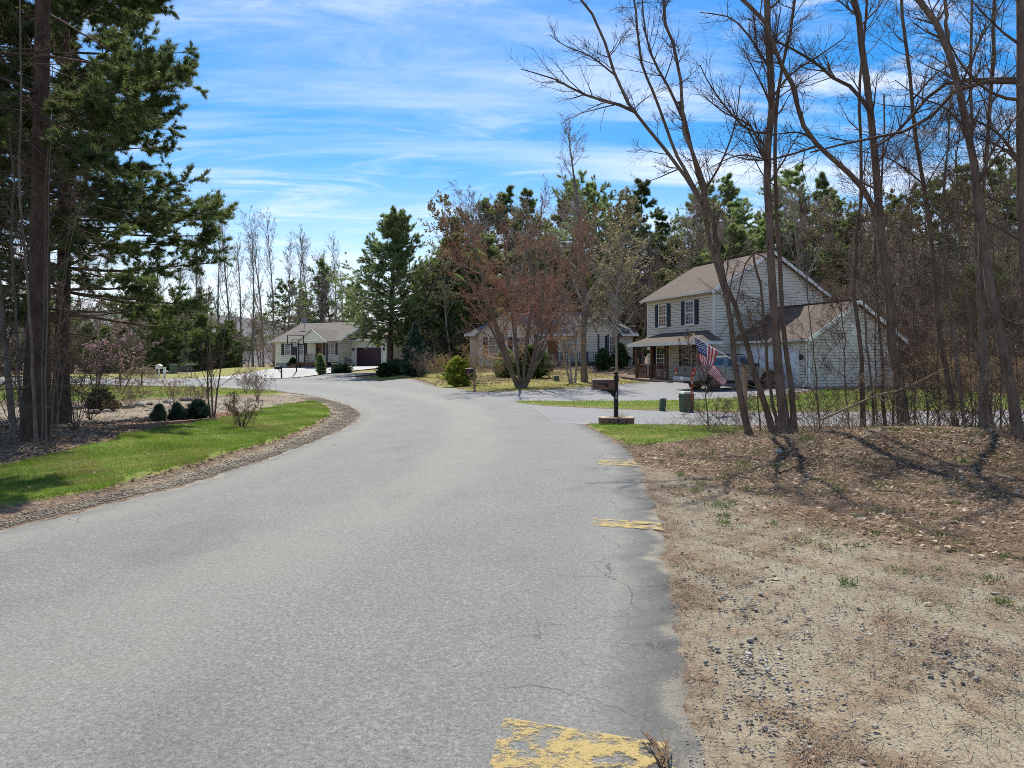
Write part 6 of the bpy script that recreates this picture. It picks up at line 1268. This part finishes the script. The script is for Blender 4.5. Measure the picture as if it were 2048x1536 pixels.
def mailbox_far():
    t = thing('mailbox', 'black mailbox on a dark post before the cream house lawn', 'mailbox', tuple(at(563, 66.6)), rad(8)); q = MB(); q.box(-.06, .06, -.06, .06, -.1, 1.18); q.box(-.075, .075, -.075, .075, 1.18, 1.22); q.build('post', 'post_black', t)
    m = MB(); m.prism([(y, z + .90) for y, z in box_profile(.22, .28)], -.62, -.07, 'x'); m.build('mailbox_body', 'black_metal', t, bevel=.006); b = MB(); b.beam((-.3, 0, .89), (-.05, 0, .62), .06, .06, (0, 1, 0)); b.build('brace', 'post_black', t)
    t = thing('mailbox', 'white mailbox on a white post across the far road', 'mailbox', tuple(at(318, 71.5)), 0); q = MB(); q.box(-.06, .06, -.06, .06, -.1, .85); q.build('post', 'paint_white', t); m = MB(); m.box(-.26, .26, -.2, .2, .85, 1.18); m.prism([(-.30, 1.18), (.30, 1.18), (0, 1.36)], -.24, .24, 'y'); m.build('mailbox_body', 'paint_white', t)
    t = thing('newspaper_box', 'narrow white post with a delivery tube beside the white mailbox', 'post', tuple(at(329, 71.0)), 0); q = MB(); q.box(-.10, .10, -.10, .10, -.1, 1.02); q.build('post', 'paint_white', t); c = MB(); c.box(-.14, .14, -.14, .14, 1.02, 1.07); c.build('cap', 'paint_white', t); m = MB(); m.box(.11, .27, -.2, .2, .55, .72); m.build('tube', 'paint_white', t)
    t = thing('wheeled_bin', 'dark green wheeled bin across the far road', 'bin', tuple(at(347, 78)), 0); q = MB(); q.hexa([(-.25, -.25, 0), (.25, -.25, 0), (.25, .25, 0), (-.25, .25, 0), (-.32, -.34, 1.0), (.32, -.34, 1.0), (.32, .34, 1.0), (-.32, .34, 1.0)]); q.build('bin_body', 'utility_green', t); l = MB(); l.box(-.35, .35, -.38, .38, 1.003, 1.08); l.build('lid', 'dish_grey', t, bevel=.02)
    t = thing('bird_bath', 'pale flat bird table on a thin post across the far road', 'bird table', tuple(at(383, 72)), 0); q = MB(); q.tube((0, 0, -.1), (0, 0, 1.25), .03, n=6); q.build('post', 'timber', t); l = MB(); l.box(-.4, .4, -.3, .3, 1.25, 1.31); l.build('table_top', 'paint_white', t)
mailbox_far()
def hoop():
    t = thing('basketball_hoop', 'black basketball hoop with clear framed backboard beside the pale drive', 'basketball hoop', tuple(at(593, 71.5)), rad(6))
    q = MB(); q.tube((0, 0, -.1), (0, 0, 2.75), .065, n=8); q.build('pole', 'black_metal', t); a = MB(); a.beam((0, 0, 2.7), (0, -.45, 3.05), .08, .06); a.beam((0, 0, 2.4), (0, -.45, 2.9), .08, .06); a.build('arm', 'black_metal', t)
    b = MB(); w = .78
    for x in (-w, w): b.box(x - .04, x + .04, -.53, -.47, 2.75, 3.72)
    for z in (2.75, 3.68): b.box(-w + .04, w - .04, -.53, -.47, z, z + .07)
    b.box(-.3, -.25, -.52, -.48, 2.95, 3.35); b.box(.25, .30, -.52, -.48, 2.95, 3.35); b.box(-.25, .25, -.52, -.48, 3.30, 3.35); b.box(-.55, .55, -.49, -.45, 2.83, 2.88); bb = b.build('backboard_frame', 'black_metal', t)
    r = MB(); n = 14
    for i in range(n): r.tube((.23 * math.cos(2 * math.pi * i / n), -.78 + .23 * math.sin(2 * math.pi * i / n), 2.98), (.23 * math.cos(2 * math.pi * (i + 1) / n), -.78 + .23 * math.sin(2 * math.pi * (i + 1) / n), 2.98), .016, n=5)
    r.build('rim', 'black_metal', t); ne = MB()
    for i in range(10):
        c0 = 2 * math.pi * i / 10
        for s in (-.3, .3): ne.tube((.22 * math.cos(c0), -.78 + .22 * math.sin(c0), 2.97), (.13 * math.cos(c0 + s), -.78 + .13 * math.sin(c0 + s), 2.58), .008, n=3)
    ne.build('net', 'paint_white', t)
hoop()
def pedestals():
    t = thing('utility_pedestal', 'slim green cable pedestal tilted on the grass strip', 'pedestal', tuple(at(1324, 23.1)), 0.2); t.rotation_euler = (0, rad(5), .2)
    q = MB(); q.box(-.085, .085, -.085, .085, -.08, .40); q.build('body', 'utility_green', t, bevel=.015); c = MB(); c.hexa([(-.095, -.095, .401), (.095, -.095, .401), (.095, .095, .401), (-.095, .095, .401), (-.08, -.08, .45), (.08, -.08, .45), (.08, .08, .45), (-.08, .08, .45)]); c.build('cap', 'utility_cap', t, bevel=.01)
    t = thing('utility_pedestal', 'wide green utility box with pale lid on the grass strip', 'utility box', tuple(at(1373, 22.7)), .25)
    q = MB(); q.hexa([(-.17, -.15, -.08), (.17, -.15, -.08), (.17, .15, -.08), (-.17, .15, -.08), (-.19, -.17, .60), (.19, -.17, .60), (.19, .17, .60), (-.19, .17, .60)]); q.build('body', 'utility_green', t, bevel=.015); c = MB(); c.hexa([(-.2, -.18, .602), (.2, -.18, .602), (.2, .18, .602), (-.2, .18, .602), (-.14, -.12, .68), (.14, -.12, .68), (.14, .12, .68), (-.14, .12, .68)]); c.build('lid', 'utility_cap', t, bevel=.02); h = MB(); h.box(-.30, -.196, -.01, .01, .50, .52); h.build('handle', 'black_metal', t)
    t = thing('marker_stake', 'thin red and dark marker stake beside the wide green utility box', 'stake', tuple(at(1383.5, 22.4)), 0)
    for z0, z1, m in ((-.1, .34, 'post_black'), (.342, .93, 'paint_red'), (.932, 1.0, 'paint_white'), (1.002, 1.25, 'paint_red')):
        s = MB(); s.box(-.022, .022, -.008, .008, z0, z1); s.build('stake_section', m, t)
    t = thing('utility_pedestal', 'far green utility box beside the pale drive', 'utility box', tuple(at(669, 66.3)), .1); q = MB(); q.box(-.28, .28, -.25, .25, -.1, .95); q.build('body', 'utility_green', t, bevel=.03); c = MB(); c.box(-.3, .3, -.27, .27, .952, 1.02); c.build('lid', 'utility_cap', t, bevel=.02)
    p = at(553, 40); o = MB(); o.beam((0, 0, 0), (-.22, 0, 1.02), .014, .014, (0, 1, 0)); tag(o.build('marker_rod', 'paint_orange', None, loc=tuple(p)), 'thin leaning orange rod at the tip of the left lawn', 'marker')
    p = at(1113, 46); o = MB(); o.box(-.17, .17, -.15, .15, 0, .33); tag(o.build('valve_box', 'utility_green', None, loc=tuple(p), bevel=.02), 'small dark green box on the lawn right of the maple', 'utility box')
pedestals()
def flag():
    d = 22.4; p = at(1489, d); t = thing('flag_post', 'short wooden post holding a slanting white flag pole', 'post', tuple(p), .3); q = MB(); q.box(-.06, .06, -.06, .06, -.1, 1.46); q.build('post', 'timber_pale', t); c = MB(); c.box(-.08, .08, -.08, .08, 1.462, 1.50); c.build('cap', 'timber_pale', t, bevel=.01)
    A = P(1487, 733, d - .15); B = P(1387, 671, d - .9)
    po = MB(); po.tube((0, 0, 0), B - A, .013, n=8); pole = po.build('flag_pole', 'paint_white', None, loc=tuple(A)); tag(pole, 'slim white flag pole slanting up to the left from the wooden post', 'flag pole')
    f = MB(); f.lathe((B - A), [(.012, -.02), (.035, .01), (.035, .04), (.01, .07)], 8); f.build('finial', 'gold', pole)
    # cloth: hoist along the pole, folded once, stripes across
    def L(a, b, da, db, t_): x = a[0] + (b[0] - a[0]) * t_; y = a[1] + (b[1] - a[1]) * t_; return P(x, y, d + da + (db - da) * t_)
    rows = [(0.0, (1389, 674), (1434, 701), -.88, -.53), (.22, (1391, 688), (1432, 712), -.80, -.62), (.40, (1397, 704), (1430, 722), -.95, -.50), (.55, (1400, 722), (1421, 738), -.72, -.75), (.66, (1404, 740), (1424, 726), -.98, -.60), (.80, (1422, 752), (1438, 740), -.80, -.68), (1.0, (1446, 771), (1454, 763), -.9, -.72)]
    ns, nt = 48, 26; V = []
    for i in range(ns + 1):
        s = i / ns; k = max(j for j in range(len(rows)) if rows[j][0] <= s); k = min(k, len(rows) - 2); r0, r1 = rows[k], rows[k + 1]; u = (s - r0[0]) / (r1[0] - r0[0]); u = u * u * (3 - 2 * u) * .5 + u * .5
        for j in range(nt + 1):
            w = j / nt; a = L(r0[1], r0[2], r0[3], r0[4], w); b = L(r1[1], r1[2], r1[3], r1[4], w); q = a.lerp(b, u); q.y += .035 * math.sin(w * 9 + s * 7) * s + .03 * math.sin(s * 16 + w * 3); V.append(tuple(q - B))
    F, M = [], []
    for i in range(ns):
        for j in range(nt):
            k = i * (nt + 1) + j; F.append((k, k + 1, k + nt + 2, k + nt + 1)); M.append(2 if (i < ns * .4 and j < 14) else (0 if (j // 2) % 2 == 0 else 1))
    me = bpy.data.meshes.new('flag'); me.from_pydata(V, [], F); me.update()
    for m in ('flag_red', 'flag_white', 'flag_blue'): me.materials.append(MATS[m])
    for i, pl in enumerate(me.polygons): pl.material_index = M[i]; pl.use_smooth = True
    o = obj('flag', me, None, tuple(B)); tag(o, 'red and white striped flag with starred blue canton drooping from the slanting pole', 'flag')
    so = o.modifiers.new('cloth', 'SOLIDIFY'); so.thickness = .003; so.offset = 0
    st = MB(); rows_ = 9
    for a in range(9):
        for b in range(6 if a % 2 == 0 else 5):
            i = 1.2 + (b + (0 if a % 2 == 0 else .5)) * 3.05; j = .8 + a * 1.5; ii, jj = int(i), int(j); k = ii * (nt + 1) + jj; c0 = Vector(V[k]); ex = (Vector(V[k + nt + 1]) - c0); ey = (Vector(V[k + 1]) - c0); nn = ex.cross(ey).normalized()
            for sgn in (-1, 1):
                c1 = c0 + ex * (i - ii) + ey * (j - jj) + nn * .006 * sgn; e1 = ex.normalized(); e2 = nn.cross(e1); st.poly([tuple(c1 + (e1 * math.sin(q * math.pi / 5) + e2 * math.cos(q * math.pi / 5)) * (.026 if q % 2 == 0 else .011)) for q in range(10)])
    s_ = st.build('stars', 'flag_white', o, fix=False); s_['kind'] = 'stuff'
flag()
def fence():
    A = Vector((21.5, 38.4)); B = Vector((26.6, 30.4)); t = thing('cedar_fence', 'orange brown cedar plank fence behind the right trees', 'fence', (A.x, A.y, bz(A.x, A.y)), 0)
    L = (B - A).length; n = int(L / .145); u = (B - A).normalized(); an = math.atan2(u.y, u.x); m = MB(); m.box(0, .135, -.01, .01, 0, 1.75); m.v[4:8] = [(0, -.01, 1.75), (.135, -.01, 1.75), (.135, .01, 1.75), (0, .01, 1.75)]; pm = m.mesh('plank', 'cedar'); rng = np.random.default_rng(1)
    for i in range(n):
        q = A + u * (i * .145); o = obj('plank', pm, t, (q.x - A.x, q.y - A.y, bz(q.x, q.y) - bz(A.x, A.y) + rng.normal(0, .008))); o.rotation_euler = (0, rng.normal(0, .004), an); o.scale = (1, 1, rng.uniform(.985, 1.01))
    for zz in (.35, 1.35):
        r = MB(); r.beam((.03 * u.y, -.03 * u.x, zz), ((B - A).x - .0, (B - A).y, bz(B.x, B.y) - bz(A.x, A.y) + zz), .04, .09); ro = r.build('rail', 'cedar', t); ro.location = (-.04 * u.y * -1, .04 * u.x * -1 * -1, 0)
    for i in range(5):
        q = u * (L * i / 4); p = MB(); p.box(-.05, .05, -.05, .05, -.2, 1.85); o = p.build('post', 'cedar', t, loc=(q.x + .09, q.y + .05, bz(A.x + q.x, A.y + q.y) - bz(A.x, A.y))); o.rotation_euler = (0, 0, an)
fence()
def garden_bits():
    rng = np.random.default_rng(21)
    def rock(seed, sx, sy, sz, mat):
        bm = bmesh.new(); bmesh.ops.create_icosphere(bm, subdivisions=2, radius=1.0); r = np.random.default_rng(seed)
        for v in bm.verts:
            f = 1 + .18 * math.sin(v.co.x * 3 + seed) + .14 * math.sin(v.co.y * 4 + seed * 2) + r.normal(0, .05); v.co = Vector((v.co.x * sx * f, v.co.y * sy * f, max(v.co.z, -.4) * sz * f))
        me = bpy.data.meshes.new('rock'); bm.to_mesh(me); bm.free(); me.materials.append(MATS[mat]); return me
    rk = [rock(i, .22, .16, .12, 'stone' if i % 2 else 'stone_dark') for i in range(5)]
    names = ['flat pale rock at the left end of the garden rock row', 'dark rock second from the left in the garden rock row', 'low grey rock beside the boxwood ball', 'small dark rock right of the boxwood ball', 'rounded rock below the small golden shrub', 'broad flat rock in the middle of the garden rock row', 'small rock right of the broad flat one in the row', 'dark rock under the bare garden shrub', 'grey rock under the large rounded shrub', 'last rock of the row towards the lawn tip']
    for i, (px, py) in enumerate(((150, 818), (172, 816), (188, 828), (212, 824), (233, 815), (256, 817), (280, 812), (300, 810), (335, 806), (372, 802))):
        g = G(px, py); o = obj('garden_rock', rk[i % 5], None, (g[0], g[1], bz(*g) + .02)); o.rotation_euler = (0, 0, i * 1.1); s = rng.uniform(.6, 1.2); o.scale = (s, s, s); tag(o, names[i], 'rock', 'rocks along the garden bed')
    def timber(a, b, label, mat='timber', h=.10):
        a = G(*a); b = G(*b); o = MB(); o.beam((0, 0, h / 2), (b[0] - a[0], b[1] - a[1], h / 2 + bz(*b) - bz(*a)), .12, h); tag(o.build('edging_timber', mat, None, loc=(a[0], a[1], bz(*a)), bevel=.012), label, 'edging')
    timber((240, 859), (330, 852), 'weathered edging timber below the small evergreens on the left'); timber((334, 851), (430, 843), 'edging timber running on to the young tree on the left')
    timber((1242, 756), (1345, 768), 'dark edging timber along the bed before the porch', 'stone_dark')
    timber((898, 767), (944, 767), 'short timber edge in front of the golden shrub', 'timber')
    # small rock on the litter, tied straw bundle on the paint, deck chairs
    g = G(1556, 908); o = obj('field_stone', rk[1], None, (g[0], g[1], bz(*g) + .02)); o.scale = (.35, .35, .45); tag(o, 'pale fist sized stone lying before the straight trunk', 'rock')
    r = np.random.default_rng(8); n = 16; p0 = r.normal(0, .012, (n, 3)); p0[:, 2] = np.abs(p0[:, 2]) + .004; d0 = np.stack([r.normal(.05, .10, n), np.full(n, 1.0), r.normal(.03, .06, n)], 1); S = polyline(r, p0, d0, r.uniform(.12, .26, n), 5, .06, -.1)
    V, Q = tubes([(S, np.full((n, 5), .0028), 4)]); g = G(1330, 1545); o = obj('straw_bundle', mesh_np('straw_bundle', V, None, Q, False, ['pine_straw'])); o.location = (g[0], g[1], .03); tag(o, 'small bundle of dry pine straw lying on the nearest yellow marking', 'straw')
    h = 1500
    m = bpy.data.meshes.new('hill'); X = np.linspace(-2600, 900, 120); Z0 = 170 + 45 * np.sin(X / 420.0) + 20 * np.sin(X / 150.0 + 1) + 8 * np.sin(X / 47.0); Vh = []
    for yy, k in ((1400, 0.0), (1600, .55), (1850, .95), (2300, 1.0), (3000, .9)):
        for x, z in zip(X, Z0): Vh.append((x, yy, -15 + z * k))
    idx = np.arange(600).reshape(5, 120); Qh = np.stack([idx[:-1, :-1], idx[:-1, 1:], idx[1:, 1:], idx[1:, :-1]], -1).reshape(-1, 4); simple('hill_forest', (0.16, 0.16, 0.17), (0.085, 0.095, 0.10), .03, .95); struct(obj('hills', mesh_np('hills', Vh, None, Qh, True, ['hill_forest'])))
garden_bits()

# ------------------------------------------------------------------ grass, litter, needles and gravel
def scatter_poly(rng, poly, n):
    p = np.asarray(poly); lo, hi = p.min(0), p.max(0); x = rng.uniform(lo[0], hi[0], n); y = rng.uniform(lo[1], hi[1], n); s = sdist(poly, x, y); return x, y, s
def surf(x, y): return base_z(x, y)
def lawn_grass():
    rng = np.random.default_rng(31); G_, D_ = [], []
    specs = [(LAWNS[0], 520000, .045, .007, .055), (LAWNS[1], 60000, .07, .022, .05), (LAWNS[2], 90000, .07, .016, .05), (LAWNS[3], 90000, .06, .028, .0), (LAWNS[6], 26000, .06, .008, .05)]
    for poly, n, h, w, lift in specs:
        x, y, s = scatter_poly(rng, poly, n); k = s + .22 * wob(x, y, 1.6, 2.0) > .03; x, y = x[k], y[k]
        vis = (np.abs(x / np.maximum(y, .1)) < .80) & (y > 2); x, y = x[vis], y[vis]
        if poly is LAWNS[0]:
            keep = rng.random(len(x)) < np.clip(11 / np.maximum(y, 5), .35, 1.0); x, y = x[keep], y[keep]
        z = surf(x, y) + lift - .012; pos = np.stack([x, y, z], 1); m = wob(x, y, .55, 1.0) + .5 * wob(x, y, 2.2, 3.0) + rng.normal(0, .45, len(x)); dry = m > (.42 if poly is not LAWNS[3] else -.25)
        sc_ = 1.0 + .35 * wob(x, y, 1.1, 5.0)
        for sel, acc in ((~dry, G_), (dry, D_)):
            q = pos[sel]; M = len(q); d = norm(np.stack([rng.normal(0, .5, M), rng.normal(0, .5, M), np.ones(M)], 1)); L = (h * rng.uniform(.6, 1.3, M) * sc_[sel])[:, None]; sd = norm(np.cross(d, rng.normal(size=(M, 3)))) * w / 2
            acc.append(np.stack([q - sd, q + sd, q + d * L], 1).reshape(-1, 3))
    for acc, mat, nm, lb in ((G_, 'grass', 'lawn_grass', 'short green grass of the lawns'), (D_, 'grass_dry', 'dry_grass', 'straw coloured dry grass in the lawns')):
        V = np.concatenate(acc); stuff(obj(nm, mesh_np(nm, V, np.arange(len(V)).reshape(-1, 3), None, False, [mat])), lb, 'grass')
lawn_grass()
ROADS_ALL = [roadpoly] + drives
def off_road(x, y, m=0.05):
    s = np.full(x.shape, -3.0)
    for r in ROADS_ALL: s = np.maximum(s, sdist(r, x, y))
    return s < -m
def litter():
    rng = np.random.default_rng(41)
    def region(n, x0, x1, y0, y1, pw=1.0):
        x = rng.uniform(x0, x1, n); y = y0 + (y1 - y0) * rng.uniform(0, 1, n) ** pw; return x, y
    # right: dead leaves on and behind the mound, thinning towards the sand
    x, y = region(60000, 1.9, 14.5, 4.5, 17.9); lit = smooth01(-.5, 1.2, -sdist(SAND, x, y) + .8 * wob(x, y, 1.2, 7)); k = off_road(x, y, .12) & (rng.random(len(x)) < lit * .9 + .03) & (np.abs(x / y) < .80)
    lw = sdist(LAWNS[6], x, y); k &= (lw < 0) | (rng.random(len(x)) < .55)
    x, y = x[k], y[k]; a = rng.random(len(x)) < .66
    def put(x, y, size, mat, nm, lb, curl=.35, lift=.018):
        pos = np.stack([x, y, surf(x, y) + lift + rng.uniform(0, .018, len(x))], 1); V, T = leaves(rng, pos, size, .62, .72, curl); stuff(obj(nm, mesh_np(nm, V, T, None, False, [mat])), lb, 'leaves')
    put(x[a], y[a], .028, 'dead_leaf', 'dead_leaves', 'brown dead leaves covering the mound under the right trees'); put(x[~a][::3], y[~a][::3], .034, 'dead_leaf_pale', 'pale_leaves', 'bleached dead leaves scattered on the mound')
    # left: leaf litter under the pines
    x, y = region(30000, -17, -4.5, 9.0, 22); k = (sdist(LAWNS[0], x, y) < .25) & off_road(x, y, .7) & (sdist(GRAVEL, x, y) < 0) & (np.abs(x / y) < .80); put(x[k], y[k], .034, 'dead_leaf', 'leaf_litter', 'brown leaf litter in the shade under the left pines')
    x, y, s = scatter_poly(rng, LAWNS[0], 260); k = s > .1; x, y = x[k], y[k]; put(x, y, .026, 'dead_leaf', 'lawn_leaves', 'dry leaves scattered on the left lawn', .35, .07)
    x, y = region(14000, -8, 8, 42, 60); k = (sdist(MULCH[3], x, y) > -.6) | (sdist(LAWNS[3], x, y) < 0); k &= off_road(x, y, .3); put(x[k], y[k], .06, 'dead_leaf', 'bed_leaves', 'brown leaf mulch in the beds behind the maple')
    # pine straw
    x, y = region(330000, .8, 11, 2.3, 16, 1.4); m = wob(x, y, 1.5, 9) + .6 * wob(x, y, 4.0, 2); lit = smooth01(-.2, 1.2, -sdist(SAND, x, y)); k = off_road(x, y, .02) & (rng.random(len(x)) < np.clip(.12 + .5 * lit + .75 * smooth01(.0, .6, m), 0, 1)) & (np.abs(x / y) < .80)
    x, y = x[k], y[k]; M = len(x); an = rng.uniform(0, 6.28, M); L = rng.uniform(.03, .075, M)
    d = np.stack([np.cos(an) * L, np.sin(an) * L, rng.normal(0, .010, M)], 1); sd = np.stack([-np.sin(an), np.cos(an), np.zeros(M)], 1) * (.0013 + .0002 * y)[:, None]; p = np.stack([x, y, surf(x, y) + .016 + rng.uniform(0, .016, M)], 1)
    V = np.stack([p - d - sd, p - d + sd, p + d], 1).reshape(-1, 3); stuff(obj('pine_straw', mesh_np('pine_straw', V, np.arange(len(V)).reshape(-1, 3), None, False, ['pine_straw'])), 'rust brown pine needles strewn over sand and mound', 'needles')
    # thin dead stalks and twigs standing on the mound
    x, y = region(2600, 3.0, 14, 9.5, 17.6); k = np.abs(x / y) < .80; x, y = x[k], y[k]; M = len(x); p0 = np.stack([x, y, surf(x, y)], 1); dd = np.stack([rng.normal(0, .7, M), rng.normal(0, .7, M), np.ones(M)], 1); S = polyline(rng, p0, dd, rng.uniform(.12, .5, M), 4, .15, -.2)
    V, Q = tubes([(S, np.full((M, 1), .0032) * np.linspace(1, .5, 4)[None], 3)]); stuff(obj('dead_stalks', mesh_np('dead_stalks', V, None, Q, False, ['twig_tan'])), 'thin dead stalks and twigs standing in the litter', 'twigs')
    # weeds
    cx, cy = region(520, 2.0, 11, 3.6, 16.0, .7); k = off_road(cx, cy, .1) & (np.abs(cx / cy) < .8); cx, cy = cx[k], cy[k]; pos, dr = [], []
    for a, b in zip(cx, cy):
        n = rng.integers(10, 40); r = rng.uniform(.03, .10); q = np.stack([a + rng.normal(0, r, n), b + rng.normal(0, r, n)], 1); pos.append(q)
    q = np.concatenate(pos); p = np.stack([q[:, 0], q[:, 1], surf(q[:, 0], q[:, 1]) + .01], 1); V, T = needles(rng, p, np.tile([[0, 0, 1.0]], (len(p), 1)), 2, .055, .008, .7); stuff(obj('weeds', mesh_np('weeds', V, T, None, False, ['weed'])), 'small green weed tufts on the sandy verge', 'weeds')
litter()
def gravel():
    rng = np.random.default_rng(51); bm = bmesh.new(); bmesh.ops.create_icosphere(bm, subdivisions=1, radius=1.0); bv = np.array([v.co[:] for v in bm.verts]); bf = np.array([[v.index for v in f.verts] for f in bm.faces]); bm.free()
    def stones(x, y, size, mat, nm, lb, lift=0.0):
        M = len(x); s = size * np.clip(rng.lognormal(0, .45, M), .4, 2.1)[:, None, None]; sh = rng.uniform(.55, 1.25, (M, 1, 3)) * np.array([1, 1, .7]); V = bv[None] * s * sh * (1 + np.clip(rng.normal(0, .26, (M, len(bv), 1)), -.5, .5)); an = rng.uniform(0, 6.28, M); c, s_ = np.cos(an)[:, None], np.sin(an)[:, None]
        Vx = V[..., 0] * c - V[..., 1] * s_; Vy = V[..., 0] * s_ + V[..., 1] * c; V = np.stack([Vx + x[:, None], Vy + y[:, None], V[..., 2] + (surf(x, y) + lift)[:, None] + .2 * s[:, :, 0]], -1); F = bf[None] + (np.arange(M) * len(bv))[:, None, None]
        stuff(obj(nm, mesh_np(nm, V.reshape(-1, 3), F.reshape(-1, 3), None, False, [mat])), lb, 'gravel')
    # clusters of crushed stone on the sand
    xs, ys = [], []
    for px, py, n, r in ((1560, 1400, 130, .16), (1510, 1310, 60, .10), (1600, 1490, 110, .13), (1840, 1290, 160, .22), (1930, 1310, 120, .22), (1500, 1215, 90, .16), (1440, 1160, 80, .2), (1660, 1090, 60, .25), (1480, 1060, 60, .3), (1990, 1170, 90, .3), (1700, 1300, 60, .2), (1760, 960, 60, .3), (1490, 1340, 60, .10)):
        g = G(px, py); xs.append(g[0] + rng.normal(0, r, n)); ys.append(g[1] + rng.normal(0, r * 1.2, n))
    x = np.concatenate(xs); y = np.concatenate(ys); k = off_road(x, y, .03) & (y > 2.2); stones(x[k], y[k], .0082, 'gravel_mat', 'crushed_stone', 'clusters of grey crushed stone on the sandy verge', .012)
    x, y, s = scatter_poly(rng, SAND, 26000); k = (s > -.2) & (np.abs(x / np.maximum(y, .1)) < .8) & (y > 2.2) & (y < 9) & off_road(x, y, .0); stones(x[k][:9000], y[k][:9000], .0036, 'gravel_mat', 'grit', 'fine grit strewn over the sandy verge', .012)
    x = []; y = []
    for (ax, ay), (bx, by) in zip(ROAD_L[2:9], ROAD_L[3:10]):
        n = int(800 * math.hypot(bx - ax, by - ay)); t = rng.random(n); o = np.abs(rng.normal(.05, .25 + .012 * max(0, ay - 8), n)); x.append(ax + (bx - ax) * t - o); y.append(ay + (by - ay) * t)
    x = np.concatenate(x); y = np.concatenate(y); k = (np.abs(x / np.maximum(y, .1)) < .8) & (y > 3); stones(x[k], y[k], .0075, 'gravel_tan', 'shoulder_gravel', 'loose gravel along the left road shoulder', .004)
    x, y, s = scatter_poly(rng, GRAVEL, 9000); k = (s > 0) & (np.abs(x / np.maximum(y, .1)) < .8); stones(x[k], y[k], .016, 'gravel_tan', 'path_gravel', 'gravel of the garden path', .0)
    x = rng.uniform(-5, 2, 260); y = rng.uniform(2.4, 14, 260); k = sdist(roadpoly, x, y) > .1; x, y = x[k], y[k]; er = sdist(roadpoly, x, y); stones(x, y, .0045, 'stone_dark', 'road_grit', 'dark pebbles lying loose on the road', .014)
gravel()
